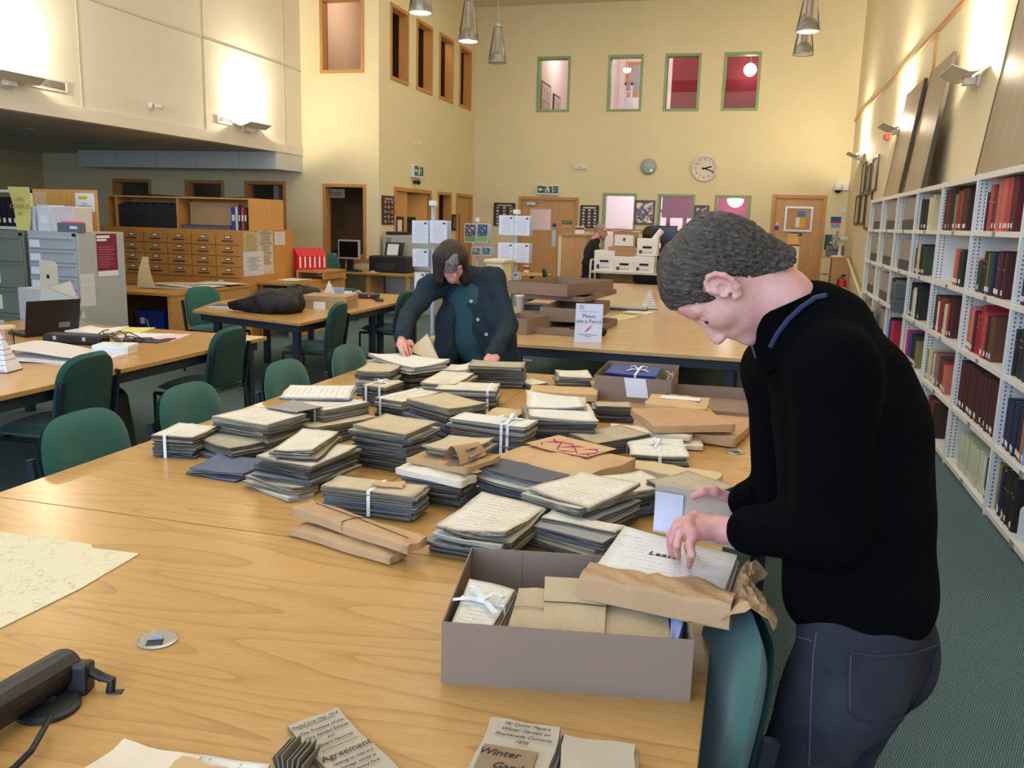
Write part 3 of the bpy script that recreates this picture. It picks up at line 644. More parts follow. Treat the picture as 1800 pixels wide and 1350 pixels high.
# ceiling downlights under the mezzanine
for i, (x, y) in enumerate(((-9.3, 9.6), (-10.2, 12.1), (-9.2, 12.2), (-8.5, 12.4))):
    t = thing('downlight', 'recessed spotlight in dark soffit, '+['nearest and brightest', 'farthest left of the row', 'middle of the row', 'rightmost of the row'][i], 'lamp', (x, y, 2.66), 0, 'soffit downlights')
    B().lathe([(.04, -.002), (.06, -.012), (.065, 0)], 16, caps=False).obj('bezel', m_steel, t); B().cyl((0, 0, -.004), (0, 0, -.001), .04, n=14).obj('bulb', mat('small_bulb_glow', (255, 244, 224), .4, 0, 5, emit=12), t)
# ---- pendants
m_pend = mat('pendant_aluminium', (158, 154, 146), .35, .06, 12, metal=.6); m_clear = glass('clear_acrylic', (.93, .92, .9), .4)
m_lampface = mat('pendant_lamp_face', (255, 250, 238), .4, 0, 5, emit=8); m_lampoff = mat('pendant_lamp_unlit', (190, 186, 170), .3, .05, 8)
def pendant(label, x, y, z, lit=True):
    t = thing('pendant_lamp', label, 'lamp', (x, y, z), 0, 'cone pendant lamps')
    B().lathe([(.128, .0), (.120, .05), (.10, .10), (.075, .135), (.045, .15), (.03, .15)], 28, caps=False).obj('reflector', m_pend, t, smooth=True)
    B().cyl((0, 0, .15), (0, 0, .33), .042, n=18).obj('lamp_body', m_pend, t); B().cyl((0, 0, .33), (0, 0, .47), .047, n=18).obj('gear_tube', m_pend, t)
    B().lathe([(.047, .47), (.04, .52), (.012, .53)], 18, caps=True).obj('cap', m_pend, t, smooth=True)
    B().lathe([(.132, .005), (.055, .50)], 28, caps=False).obj('clear_cone', m_clear, t, smooth=True)
    B().lathe([(.126, -.006), (.135, -.004), (.135, .012), (.126, .012)], 28, caps=False).obj('rim', m_pend, t)
    B().cyl((0, 0, .004), (0, 0, .008), .118, n=28).obj('diffuser', m_lampface if lit else m_lampoff, t)
    B().cyl((0, 0, .53), (0, 0, ZC-z), .006, n=6).obj('cable', mat('grey_cable', (150, 140, 120), .5), t)
    if lit:
        l = point('pendant_light', (0, 0, -.03), 34, (1, .87, .66), .1, 'SPOT', t, math.radians(140), .8)
ZP = 3.87
pendant('cone pendant lamp cut off by top edge, lit, in left row', -3.77, 9.45, ZP); pendant('lit cone pendant lamp, middle one of left row', -3.735, 11.0, ZP)
pendant('unlit cone pendant lamp, farthest of left row', -3.80, 12.5, ZP, False)
pendant('lit cone pendant lamp, nearer one of right pair', .37, 11.0, ZP); pendant('unlit cone pendant lamp just behind the lit one on right', .385, 12.4, ZP, False)
# ================================================================ bookcase along the right wall
BX = 1.42; BYS = [12.69-1.195*k for k in range(8)]; SH = [2.045, 1.665, 1.26, .855, .435, .05]
m_bw = mat('white_shelf_paint', (222, 220, 214), .5, .03, 6)
def slotted():
    t = NT('slotted_upright'); co = t.coord('Object'); s = t.node('ShaderNodeSeparateXYZ'); t.link(co, s.inputs[0])
    fz = t.math('FRACT', t.math('MULTIPLY', s.outputs[2], 40.0)); a = t.math('LESS_THAN', fz, .5)
    x = t.math('SUBTRACT', s.outputs[0], BX)
    b = t.math('MAXIMUM', t.math('LESS_THAN', t.math('ABSOLUTE', t.math('SUBTRACT', x, .028)), .005), t.math('LESS_THAN', t.math('ABSOLUTE', t.math('SUBTRACT', x, .058)), .005))
    t.link(t.mix(t.math('MULTIPLY', a, b), RGB((222, 220, 214)), RGB((96, 102, 112))), t.p.inputs['Base Color']); t.p.inputs['Roughness'].default_value = .5; return t.m
m_slot = slotted()
bc = thing('bookcase', 'long white metal bookcase full of books along right wall', 'bookcase', (0, 0, 0))
for y in BYS: box('upright', m_slot, BX, XR-.01, y-.016, y+.016, 0, 2.05, bc, .002)
m_tab = mat('grey_shelf_label', (140, 138, 136), .5)
for i in range(7):
    y1, y0 = BYS[i]-.016, BYS[i+1]+.016
    for r, z in enumerate(SH):
        top = r == 0
        o = box('shelf', m_bw, BX+.004, XR-.02, y0, y1, z-(.04 if top else .035), z, bc, .002)
        if not top: box('label_holder', m_tab, BX-.002, BX+.004, (y0+y1)/2-.03, (y0+y1)/2+.03, z-.033, z-.002, o)
    box('back_panel', m_bw, XR-.02, XR-.012, y0, y1, .02, 2.04, bc)
    box('plinth', m_bw, BX+.03, BX+.04, y0, y1, 0, .02, bc)
random.seed(5)
CL = dict(mar=(84, 28, 34), wine=(66, 22, 28), red=(152, 32, 42), rose=(172, 62, 64), salm=(186, 96, 84), pink=(190, 110, 110), brn=(92, 54, 34), tan=(150, 104, 62), dbr=(52, 32, 26), blk=(26, 26, 28), nav=(28, 34, 66), blu=(40, 60, 140), grn=(44, 62, 46), olv=(126, 114, 62), crm=(196, 186, 150), pale=(190, 190, 158), gry=(120, 120, 116), mag=(196, 34, 92), sky=(96, 160, 210), lgr=(90, 150, 70), wht=(214, 212, 204), pur=(58, 46, 90))
CN = dict(mar='maroon', wine='dark wine', red='red', rose='rose red', salm='salmon', pink='dusty pink', brn='brown', tan='tan', dbr='dark brown', blk='black', nav='navy', blu='blue', grn='dark green', olv='olive', crm='cream', pale='pale green-grey', gry='grey', mag='magenta', sky='sky blue', lgr='bright green', wht='white', pur='purple')
m_pages = edges('book_pages', (176, 164, 136), (222, 212, 186), 40); m_lab = mat('spine_label', (224, 222, 214), .6, .03)
m_gold = mat('gilt_band', (168, 132, 70), .4, .1, 30, metal=.4)
def book(ckey, yc, z, w, h, d, label, lean=0, lab=True, bands=0, x=None):
    m = mat('cloth_'+ckey, CL[ckey], .7, .16, 14, .1, bscale=220)
    c = .004; b = B(); X0 = 0
    # case: rounded spine and two boards
    sp = [(0.006, -w/2), (.0, -w/4), (-.002, 0), (.0, w/4), (.006, w/2)]
    n = len(sp); vs = [(px, py, zz) for zz in (0, h) for px, py in sp] + [(px+c+.002, py*.8, zz) for zz in (0, h) for px, py in sp]
    fs = [(i+1, i, n+i, n+i+1) for i in range(n-1)] + [(2*n+i, 2*n+i+1, 3*n+i+1, 3*n+i) for i in range(n-1)] + [(n+i, 3*n+i, 3*n+i+1, n+i+1) for i in range(n-1)]
    b.add(vs, fs); b.bx(.006, d, -w/2, -w/2+c, 0, h).bx(.006, d, w/2-c, w/2, 0, h)
    o = b.obj('book', m, None, (x or BX+.035, yc, z))
    if lean: o.rotation_euler = (lean, 0, 0)
    box('pages', m_pages, .009, d-.006, -w/2+c, w/2-c, .004, h-.005, o)
    if lab: box('spine_label', m_lab, -.004, -.0015, -min(w*.3, .012), min(w*.3, .012), .02, .05, o)
    for k in range(bands): box('gilt_band', m_gold, -.0035, -.0012, -w*.34, w*.34, h*(.62+.14*k), h*(.64+.14*k), o)
    return tag(o, label, 'book')
# spec: per (bay, row) list of (colour, count, thickness, height, bands); '_' = gap. listed from the left (far end)
bays = ['far end', 'second from far end', 'third from far end', 'fourth from far end', 'fifth from far end', 'second nearest', 'nearest']
rows = ['top', 'second', 'third', 'fourth', 'bottom']
SPEC = {
 (3, 0): [('blk', 6, .068, .28, 0), ('crm', 3, .055, .29, 0), ('crm', 2, .04, .31, 0)],
 (4, 0): [('mar', 1, .05, .34, 0), ('brn', 2, .062, .34, 1), ('dbr', 4, .05, .35, 0), ('gry', 1, .035, .28, 0), ('olv', 1, .025, .27, 0), ('red', 2, .048, .30, 1), ('tan', 1, .04, .30, 0), ('brn', 2, .06, .31, 0), ('dbr', 2, .055, .30, 0)],
 (5, 0): [('_', 1, .10, 0, 0), ('wht', 1, .03, .25, 0), ('nav', 1, .04, .26, 0), ('rose', 2, .056, .30, 2), ('mar', 1, .05, .30, 2), ('brn', 1, .05, .29, 1), ('salm', 3, .07, .335, 0), ('rose', 2, .06, .34, 0), ('mar', 2, .055, .35, 0)],
 (6, 0): [('red', 4, .06, .32, 1), ('brn', 3, .05, .31, 0)],
 (3, 1): [('dbr', 2, .055, .24, 0), ('olv', 1, .07, .27, 0), ('crm', 1, .045, .27, 0), ('blk', 3, .055, .27, 0), ('grn', 2, .05, .26, 0)],
 (4, 1): [('_', 1, .50, 0, 0), ('salm', 3, .055, .27, 0), ('rose', 1, .045, .26, 0), ('grn', 1, .03, .25, 0), ('blk', 3, .05, .26, 0)],
 (5, 1): [('_', 1, .10, 0, 0), ('pink', 1, .04, .22, 0), ('grn', 2, .045, .21, 0), ('dbr', 3, .048, .27, 2), ('olv', 1, .042, .26, 0), ('grn', 2, .045, .27, 0), ('nav', 2, .045, .27, 0), ('pur', 1, .045, .27, 0), ('wine', 4, .05, .28, 1)],
 (6, 1): [('nav', 4, .05, .28, 1), ('mar', 3, .05, .27, 0)],
 (2, 2): [('blk', 3, .06, .30, 0), ('tan', 2, .045, .29, 0), ('brn', 2, .05, .28, 0), ('olv', 2, .05, .29, 0)],
 (3, 2): [('blk', 3, .05, .31, 0), ('gry', 1, .05, .26, 0), ('pale', 2, .05, .27, 0), ('wht', 1, .03, .25, 0), ('blk', 4, .055, .31, 0)],
 (4, 2): [('dbr', 2, .055, .29, 0), ('brn', 2, .05, .29, 0), ('wht', 1, .02, .25, 0), ('red', 2, .045, .27, 0), ('brn', 2, .06, .28, 1), ('crm', 2, .035, .25, 0), ('rose', 3, .032, .26, 0), ('wine', 2, .04, .27, 0)],
 (5, 2): [('tan', 1, .04, .28, 0), ('salm', 2, .055, .29, 0), ('pink', 1, .06, .30, 0), ('mar', 2, .045, .28, 1), ('red', 1, .035, .27, 0), ('red', 2, .06, .33, 2), ('rose', 2, .055, .29, 1), ('dbr', 1, .05, .28, 0), ('brn', 2, .055, .28, 0)],
 (6, 2): [('blk', 3, .055, .27, 2), ('nav', 5, .06, .28, 2)],
 (2, 3): [('sky', 1, .05, .25, 0), ('blk', 4, .05, .28, 0), ('mag', 3, .05, .27, 0), ('red', 2, .05, .26, 0)],
 (3, 3): [('mag', 3, .06, .28, 0), ('nav', 1, .04, .27, 0), ('blu', 2, .05, .28, 0), ('blk', 3, .045, .27, 0), ('grn', 2, .05, .26, 0), ('olv', 3, .045, .24, 0)],
 (4, 3): [('olv', 1, .05, .25, 0), ('crm', 2, .05, .25, 0), ('red', 1, .035, .24, 0), ('pale', 2, .045, .24, 0), ('rose', 2, .05, .26, 0), ('gry', 1, .05, .26, 0), ('brn', 2, .05, .25, 0), ('grn', 1, .05, .24, 0), ('red', 2, .045, .23, 0), ('salm', 3, .045, .22, 0)],
 (5, 3): [('wine', 21, .053, .33, 0)],
 (6, 3): [('nav', 7, .055, .29, 0), ('tan', 1, .045, .27, 0), ('sky', 2, .04, .27, 0), ('lgr', 1, .035, .26, 0), ('wht', 1, .03, .26, 0)],
 (4, 4): [('wht', 3, .04, .27, 0), ('sky', 1, .03, .26, 0), ('tan', 2, .04, .27, 0), ('mar', 2, .045, .28, 0), ('brn', 2, .045, .27, 0), ('rose', 1, .045, .27, 0), ('dbr', 3, .05, .26, 0)],
 (5, 4): [('_', 1, .24, 0, 0), ('pale', 18, .036, .25, 0), ('wht', 1, .03, .25, 0), ('blk', 2, .05, .24, 0), ('grn', 1, .045, .24, 0)],
 (6, 4): [('olv', 1, .05, .28, 0), ('nav', 2, .05, .27, 0), ('olv', 1, .045, .28, 0), ('blk', 4, .06, .31, 1)],
}
for (bay, r), seq in SPEC.items():
    y = BYS[bay]-.022; yend = BYS[bay+1]+.022; z = SH[r+1]+.001; k = 0
    for ck, n, wd, h, bands in seq:
        if ck == '_': y -= wd; continue
        for q in range(n):
            w_ = wd*random.uniform(.9, 1.08); h_ = min(h*random.uniform(.965, 1.025), .325 if r == 0 else .355)
            if y-w_ < yend: break
            lb = '%s book, %s from left on the %s shelf, %s bookcase bay' % (CN[ck], ordn(k), rows[r], bays[bay])
            book(ck, y-w_/2, z, w_*.97, h_, random.uniform(.16, .19), lb, 0, random.random() < .8 and not bands > 1, bands, BX+.03+random.uniform(0, .02))
            y -= w_; k += 1
# archive magazine boxes in the far bays
m_bxs = mat('grey_archive_box', (148, 142, 136), .7, .10, 10); m_bxd = mat('charcoal_box_base', (72, 70, 68), .7, .1, 10)
for bay in (0, 1, 2):
    for r in range(4):
        if bay == 2 and r > 1: continue
        y = BYS[bay]-.25; z = SH[r+1]+.001; k = 0
        while y-.115 > BYS[bay+1]+.03:
            o = thing('magazine_box', 'grey archive box, %s from left on the %s shelf, %s bookcase bay' % (ordn(k), rows[r], bays[bay]), 'box', (BX+.035, y-.055, z), 0, 'grey archive boxes on bookcase')
            box('lower_case', m_bxd, 0, .21, -.052, .052, 0, .10, o, .003); box('upper_case', m_bxs, .002, .208, -.051, .051, .10, .315, o, .003)
            y -= .112; k += 1
o = thing('solander_box', 'grey square box jutting out of third shelf, third bay from far end', 'box', (BX-.07, 9.36, SH[3]+.001), 0)
m_sol = mat('slate_grey_box', (84, 90, 94), .7, .08, 10); box('lower_tray', m_sol, 0, .28, -.14, .14, 0, .135, o, .004); box('lid', m_sol, -.003, .283, -.143, .143, .142, .29, o, .004); box('shadow_gap', m_blk, .006, .27, -.135, .135, .135, .142, o)
o = thing('bookend', 'white rounded metal bookend on bottom shelf, nearest bay', 'bookend', (BX+.02, 4.92, SH[5]), 0)
pl = [(0, 0), (.10, 0)] + [(.10-.03+.03*math.cos(a), .17+.03*math.sin(a)) for a in np.linspace(0, PI/2, 5)] + [(.03+.03*math.cos(a), .17+.03*math.sin(a)) for a in np.linspace(PI/2, PI, 5)]
B().prism(pl, -.002, .002, Matrix.Rotation(PI/2, 4, 'X')).obj('upright_plate', m_wsign, o); box('foot', m_wsign, 0, .12, -.14, .0, .0005, .003, o)
# tall grey boards leaning on the bookcase top against the wall
m_board = mat('weathered_grey_board', (156, 140, 114), .5, .22, 3, .1, stretch=(6, 6, .5))
for i, (y0_, y1_, h) in enumerate(((10.80, 11.97, 1.27), (9.34, 10.42, 1.28), (5.9, 7.12, 1.46))):
    lb = ['grey board leaning on bookcase top, farthest of three', 'grey board leaning on bookcase top, middle of three beside wall light', 'grey board leaning on bookcase top, nearest, cut by right edge'][i]
    o = thing('display_board', lb, 'board', (1.487, (y0_+y1_)/2, 2.050)); o.rotation_euler = (0, math.radians(6.6), 0)
    w2 = (y1_-y0_)/2; box('panel', m_board, 0, .03, -w2, w2, 0, h, o, .004)
    for s in (-1, 1): box('edge_lipping', mat('dark_board_edge', (70, 62, 48), .6), -.004, .034, s*w2-.012, s*w2+.012, 0, h, o)
# ================================================================ tables
m_top = wood('beech_tabletop', (196, 152, 90), (158, 112, 56), .28, 1.5, 0, 6)
m_top2 = wood('pale_beech_tabletop', (204, 172, 124), (178, 138, 86), .20, 1.0, 0, 4)
m_edge = mat('beech_edge', (176, 132, 78), .5, .1, 20)
m_leg = mat('dark_blue_grey_steel', (38, 44, 54), .45, .08, 10)
TZ = .74
def table(label, poly, seams=(), legs=(), m=None, th=.028, apron=.07, ai=.06):
    c = sum((Vector((p[0], p[1], 0)) for p in poly), Vector())/len(poly)
    t = thing('table', label, 'table', (c.x, c.y, 0)); L = [(p[0]-c.x, p[1]-c.y) for p in poly]
    o = B().prism(L, TZ-th, TZ).obj('tabletop', m or m_top, t, bevel=.003)
    for (x0, y0, x1, y1) in seams:
        d = Vector((x1-x0, y1-y0, 0)); n = Vector((-d.y, d.x, 0)).normalized()*.0018; b = B()
        a0, a1 = Vector((x0-c.x, y0-c.y, TZ+.0004)), Vector((x1-c.x, y1-c.y, TZ+.0004)); b.add([a0-n, a1-n, a1+n, a0+n], [(0, 1, 2, 3)]); b.obj('joint_line', mat('joint_dark', (120, 78, 36), .6), o)
    if len(L) == 6: L = [p for p in L if p not in (L[2], L[3])][:1]+[L[1], (L[1][0], L[4][1]), L[5]]
    k = len(L); I = [(x*(1-ai/max(abs(x), .3)), y*(1-ai/max(abs(y), .3))) for x, y in L]
    for i in range(k):
        a, b_ = Vector((*I[i], 0)), Vector((*I[(i+1) % k], 0)); d = (b_-a).normalized(); n = Vector((-d.y, d.x, 0))*.012
        B().add([a-n+Vector((0, 0, z)) for z in (TZ-th-apron, TZ-th)] + [b_-n+Vector((0, 0, z)) for z in (TZ-th-apron, TZ-th)] + [a+n+Vector((0, 0, z)) for z in (TZ-th-apron, TZ-th)] + [b_+n+Vector((0, 0, z)) for z in (TZ-th-apron, TZ-th)],
                [(0, 2, 3, 1), (4, 5, 7, 6), (0, 4, 6, 2), (0, 1, 5, 4), (2, 6, 7, 3)]).obj('apron_rail', m_leg, t)
    for x, y in legs: box('leg', m_leg, x-c.x-.03, x-c.x+.03, y-c.y-.03, y-c.y+.03, 0, TZ-th, t, .004)
    return t
table('large beech table in the foreground covered with old documents', [(-2.33, -.6), (-.03, -.6), (-.03, 2.72), (.2, 2.72), (.2, 5.02), (-2.27, 5.02)],
      [(-2.32, 2.10, -.03, 2.10), (-1.17, 2.10, -1.17, 5.0), (-2.3, 3.56, -.03, 3.56)], [(-2.22, 5.0-.1), (.1, 4.9), (-2.22, 2.2), (-.13, 2.2), (-2.22, .2), (-.13, .2), (.1, 3.5), (-2.2, 3.5)])
table('long pale beech table behind the foreground table, holding boxes', [(-2.4, 6.22), (-.0, 6.22), (-.0, 13.35), (-2.55, 13.35)], [(-2.4, 8.6, 0, 8.6), (-2.4, 11, 0, 11)], [(-2.28, 6.34), (-.12, 6.34), (-2.3, 8.6), (-.12, 8.6), (-2.35, 11), (-.12, 11), (-2.4, 13.2), (-.12, 13.2)], m_top2)
table('beech table with laptop and cables at left', [(-5.75, 2.4), (-3.50, 2.4), (-3.50, 5.72), (-5.75, 5.72)], [(-5.75, 4.05, -3.5, 4.05)], [(-3.6, 5.62), (-5.65, 5.62), (-3.6, 4.05), (-5.65, 4.05), (-3.6, 2.5)])
table('beech table with black backpack and lidded box', [(-5.06, 6.99), (-3.70, 6.57), (-3.72, 9.62), (-5.35, 9.62), (-5.35, 7.8)], [(-5.3, 8.45, -3.72, 8.45)], [(-4.9, 7.15), (-3.85, 6.78), (-3.85, 8.35), (-3.85, 8.55), (-5.2, 8.5), (-3.85, 9.5), (-5.2, 9.5)])
table('small pale table below the fire extinguisher at far right', [(.95, 10.9), (1.40, 10.9), (1.40, 14.9), (.95, 14.9)], (), [(1.0, 11), (1.35, 11), (1.0, 14.8), (1.35, 14.8)], m_top2)

# ================================================================ green chairs
m_fab = mat('green_chair_fabric', (22, 88, 76), .9, .14, 6, .25, sheen=.3, bscale=500)
m_fabd = mat('dark_green_chair_shell', (16, 58, 52), .8, .1, 10, .1)
m_tube = mat('charcoal_tube', (34, 40, 46), .4, .08, 10, metal=.3)
def pad(w, h, th, crown=.02, nx=12, nz=10, e=3.2, ebot=6):
    """upholstered panel: superellipse outline, pillowed both sides; local x width, z height, y thickness (front = -y)"""
    b = B(); vs = []; rings = 5; n = 32; fs = []
    def outline(t, s):
        c, q = math.cos(t), math.sin(t); ex = e if q > 0 else ebot
        return (w/2*s*math.copysign(abs(c)**(2/ex), c), h/2*s*math.copysign(abs(q)**(2/ex), q))
    for sd in (-1, 1):
        base = len(vs)
        for r in range(rings+1):
            s = 1-r/rings*.98; prof = th/2*(1-(1-min(1, (1-s)*3.2))**2.2)
            for k in range(n):
                x, z = outline(2*PI*k/n, s); y = sd*prof + crown*((2*x/w)**2)*-1
                vs.append((x, y, z))
        for r in range(rings):
            for k in range(n):
                q = (base+r*n+k, base+r*n+(k+1) % n, base+(r+1)*n+(k+1) % n, base+(r+1)*n+k); fs.append(q if sd > 0 else q[::-1])
        fs.append(tuple(base+rings*n+k for k in range(n)) if sd > 0 else tuple(base+rings*n+k for k in range(n-1, -1, -1)))
    b.add(vs, fs); return b
CH_BACK = pad(.46, .44, .055, .03).mesh('backrest', m_fab, True); CH_SEAT = pad(.47, .45, .06, 0, e=5).mesh('seat', m_fab, True)
CH_BACK.transform(Matrix.Translation((0, .22, .66)) @ Matrix.Rotation(math.radians(-9), 4, 'X')); CH_SEAT.transform(Matrix.Translation((0, -.01, .455)) @ Matrix.Rotation(PI/2, 4, 'X'))
def make_chair(label, group='green upholstered chairs'):
    """faces -y; origin on the floor under the seat"""
    t = thing('office_chair', label, 'chair', group=group)
    mobj('seat', CH_SEAT, t); bk = mobj('backrest', CH_BACK, t)
    sh = pad(.43, .41, .02, .03).mesh('back_shell', m_fabd, True); sh.transform(Matrix.Translation((0, .25, .655)) @ Matrix.Rotation(math.radians(-9), 4, 'X')); mobj('back_shell', sh, bk)
    for s in (-1, 1):
        B().tube([(s*.235, -.21, 0), (s*.235, -.21, .42)], .012).obj('leg', m_tube, t); B().tube([(s*.235, .26, 0), (s*.235, .20, .44)], .012).obj('leg', m_tube, t)
        B().bx(s*.235-.01, s*.235+.01, -.014, .014, 0, .33, Matrix.Translation((0, .195, .42)) @ Matrix.Rotation(math.radians(-9), 4, 'X')).obj('back_post', m_tube, t)
        B().tube([(s*.235, -.21, .42), (s*.235, .20, .42)], .012).obj('side_rail', m_tube, t)
    B().tube([(-.235, -.17, .41), (.235, -.17, .41)], .010).obj('cross_rail', m_tube, t); B().tube([(-.235, .19, .43), (.235, .19, .43)], .010).obj('cross_rail', m_tube, t)
    return t
CH0 = make_chair('green chair tucked against document table, nearest left edge of picture')
first = [True]
def chair(label, x, y, face):
    """face = heading the sitter looks (radians, 0 = +x)"""
    o = CH0 if first[0] else copy_tree(CH0); first[0] = False
    o['label'] = label; o.location = (x, y, 0); o.rotation_euler = (0, 0, face+PI/2); return o
chair('green chair on left side of document table, nearest the camera', -2.24, 2.69, 0)
chair('green chair on left side of document table, second from camera', -2.22, 3.32, 0)
chair('green chair on left side of document table, third from camera', -2.17, 4.08, 0)
chair('green chair on left side of document table, farthest from camera', -2.13, 4.75, 0)
chair('green chair seen from behind at laptop table, nearest', -3.72, 3.86, PI+.08)
chair('green chair seen from behind at laptop table corner', -3.70, 5.18, PI+.05)
chair('green chair seen from behind beside lidded box on backpack table', -3.88, 7.16, PI+.12)
chair('green chair at far left end of backpack table', -5.38, 7.85, -.25)
chair('green chair half under backpack table, behind the woman\'s arm', -3.85, 8.72, PI)
chair('green chair at right edge of document table beside the man', -.20, 1.66, PI+.22)
chair('green chair back showing behind the stacked boxes, near reception', -3.25, 14.6, .3)
m_bfab = mat('black_chair_fabric', (26, 28, 32), .85, .15, 10, .2)
def swivel(label, x, y, face, mf, mb):
    t = thing('swivel_chair', label, 'chair', (x, y, 0), face+PI/2)
    me = pad(.48, .46, .07, 0, e=5).mesh('seat', mf, True); me.transform(Matrix.Translation((0, 0, .47)) @ Matrix.Rotation(PI/2, 4, 'X')); mobj('seat', me, t)
    me = pad(.44, .50, .07, .05).mesh('backrest', mf, True); me.transform(Matrix.Translation((0, .26, .80)) @ Matrix.Rotation(math.radians(-6), 4, 'X')); bkk = mobj('backrest', me, t)
    me = pad(.43, .49, .03, .05).mesh('back_shell', mb, True); me.transform(Matrix.Translation((0, .295, .80)) @ Matrix.Rotation(math.radians(-6), 4, 'X')); mobj('back_shell', me, bkk)
    B().tube([(0, .30, .6), (0, .22, .44), (0, .05, .43)], .02).obj('spine_bar', m_blk, t); B().cyl((0, 0, .08), (0, 0, .44), .025).obj('gas_lift', m_blk, t)
    for k in range(5):
        a = 2*PI*k/5; o = B().tube([(0, 0, .10), (.28*math.cos(a), .28*math.sin(a), .07)], [.025, .016]).obj('base_arm', m_blk, t); B().cyl((.28*math.cos(a)-.012, .28*math.sin(a), .027), (.28*math.cos(a)+.012, .28*math.sin(a), .027), .027).obj('castor', m_blk, o)
swivel('black backed swivel chair with green seat at the computer desk', Yp(598, 480, 12.62).x, 12.62, -.3, m_fab, m_blk)
swivel('dark backed green swivel chair at left side of the long table', -2.95, 11.3, .25, m_fab, m_bfab)
# ================================================================ documents on the big table
random.seed(11)
P_ = {
 'cream': written('cream_parchment', (226, 218, 200), (74, 62, 48), 13, .5),
 'white': written('whitish_paper', (230, 227, 218), (70, 66, 72), 12, .52, (178, 158, 116), blot=.12),
 'buff': written('buff_parchment', (204, 186, 154), (80, 64, 46), 11, .45, (128, 104, 68)),
 'aged': written('aged_parchment', (186, 174, 150), (72, 60, 46), 12, .45, (110, 92, 62), blot=.4),
 'grey': mat('grey_backing_paper', (150, 148, 144), .8, .14, 9, .15), 'blue': mat('blue_grey_wrapper', (92, 100, 122), .8, .14, 9, .15),
 'dark': mat('sooty_parchment', (120, 110, 94), .85, .2, 12, .2), 'slate': mat('slate_folder', (76, 82, 92), .6, .05, 6),
 'brown': mat('brown_wrapping_paper', (184, 146, 104), .75, .18, 9, .7, bscale=34), 'tan': mat('tan_envelope', (200, 164, 118), .75, .14, 8, .5, bscale=34),
 'fawn': mat('fawn_old_paper', (184, 162, 126), .8, .14, 12, .3), 'plain': mat('plain_aged_paper', (182, 168, 146), .8, .10, 9, .2), 'manila': mat('manila_envelope', (208, 186, 144), .75, .10, 8, .4, bscale=30), 'ivory': mat('ivory_packet', (222, 206, 180), .75, .08, 6, .4, bscale=14)}
E_ = {'l': edges('pale_leaf_edges', (84, 74, 58), (214, 204, 180)), 'd': edges('dark_leaf_edges', (40, 36, 32), (162, 150, 128)), 'b': edges('bluish_leaf_edges', (38, 40, 48), (166, 164, 160)), 'w': edges('white_leaf_edges', (150, 142, 126), (226, 222, 208))}
EK = dict(cream='l', white='w', buff='l', aged='d', grey='b', blue='b', dark='d', slate='b', plain='l')
WN = dict(cream='cream', white='whitish', buff='buff', aged='yellowed', grey='grey', blue='blue-grey', dark='dingy brown', slate='slate grey', plain='pale', brown='brown paper', tan='tan', manila='manila', ivory='ivory')
m_rib = mat('white_cotton_tape', (226, 226, 226), .8, .05, 30, .1)
m_pinkt = mat('pink_legal_tape', (170, 60, 110), .8, .1, 30)
def rect(q, z):
    c = [Zp(x, y, z) for x, y in q]; ctr = sum(c, Vector())/4
    u = (c[1]-c[0]+c[2]-c[3])/2; v = (c[3]-c[0]+c[2]-c[1])/2
    if u.x*v.y-u.y*v.x < 0: u, v = v, u
    a = math.atan2(u.y, u.x); # square up the pair
    b = math.atan2(v.y, v.x)-PI/2; b = a+((b-a+PI) % (2*PI)-PI); return ctr, u.length, v.length, (a+b)/2
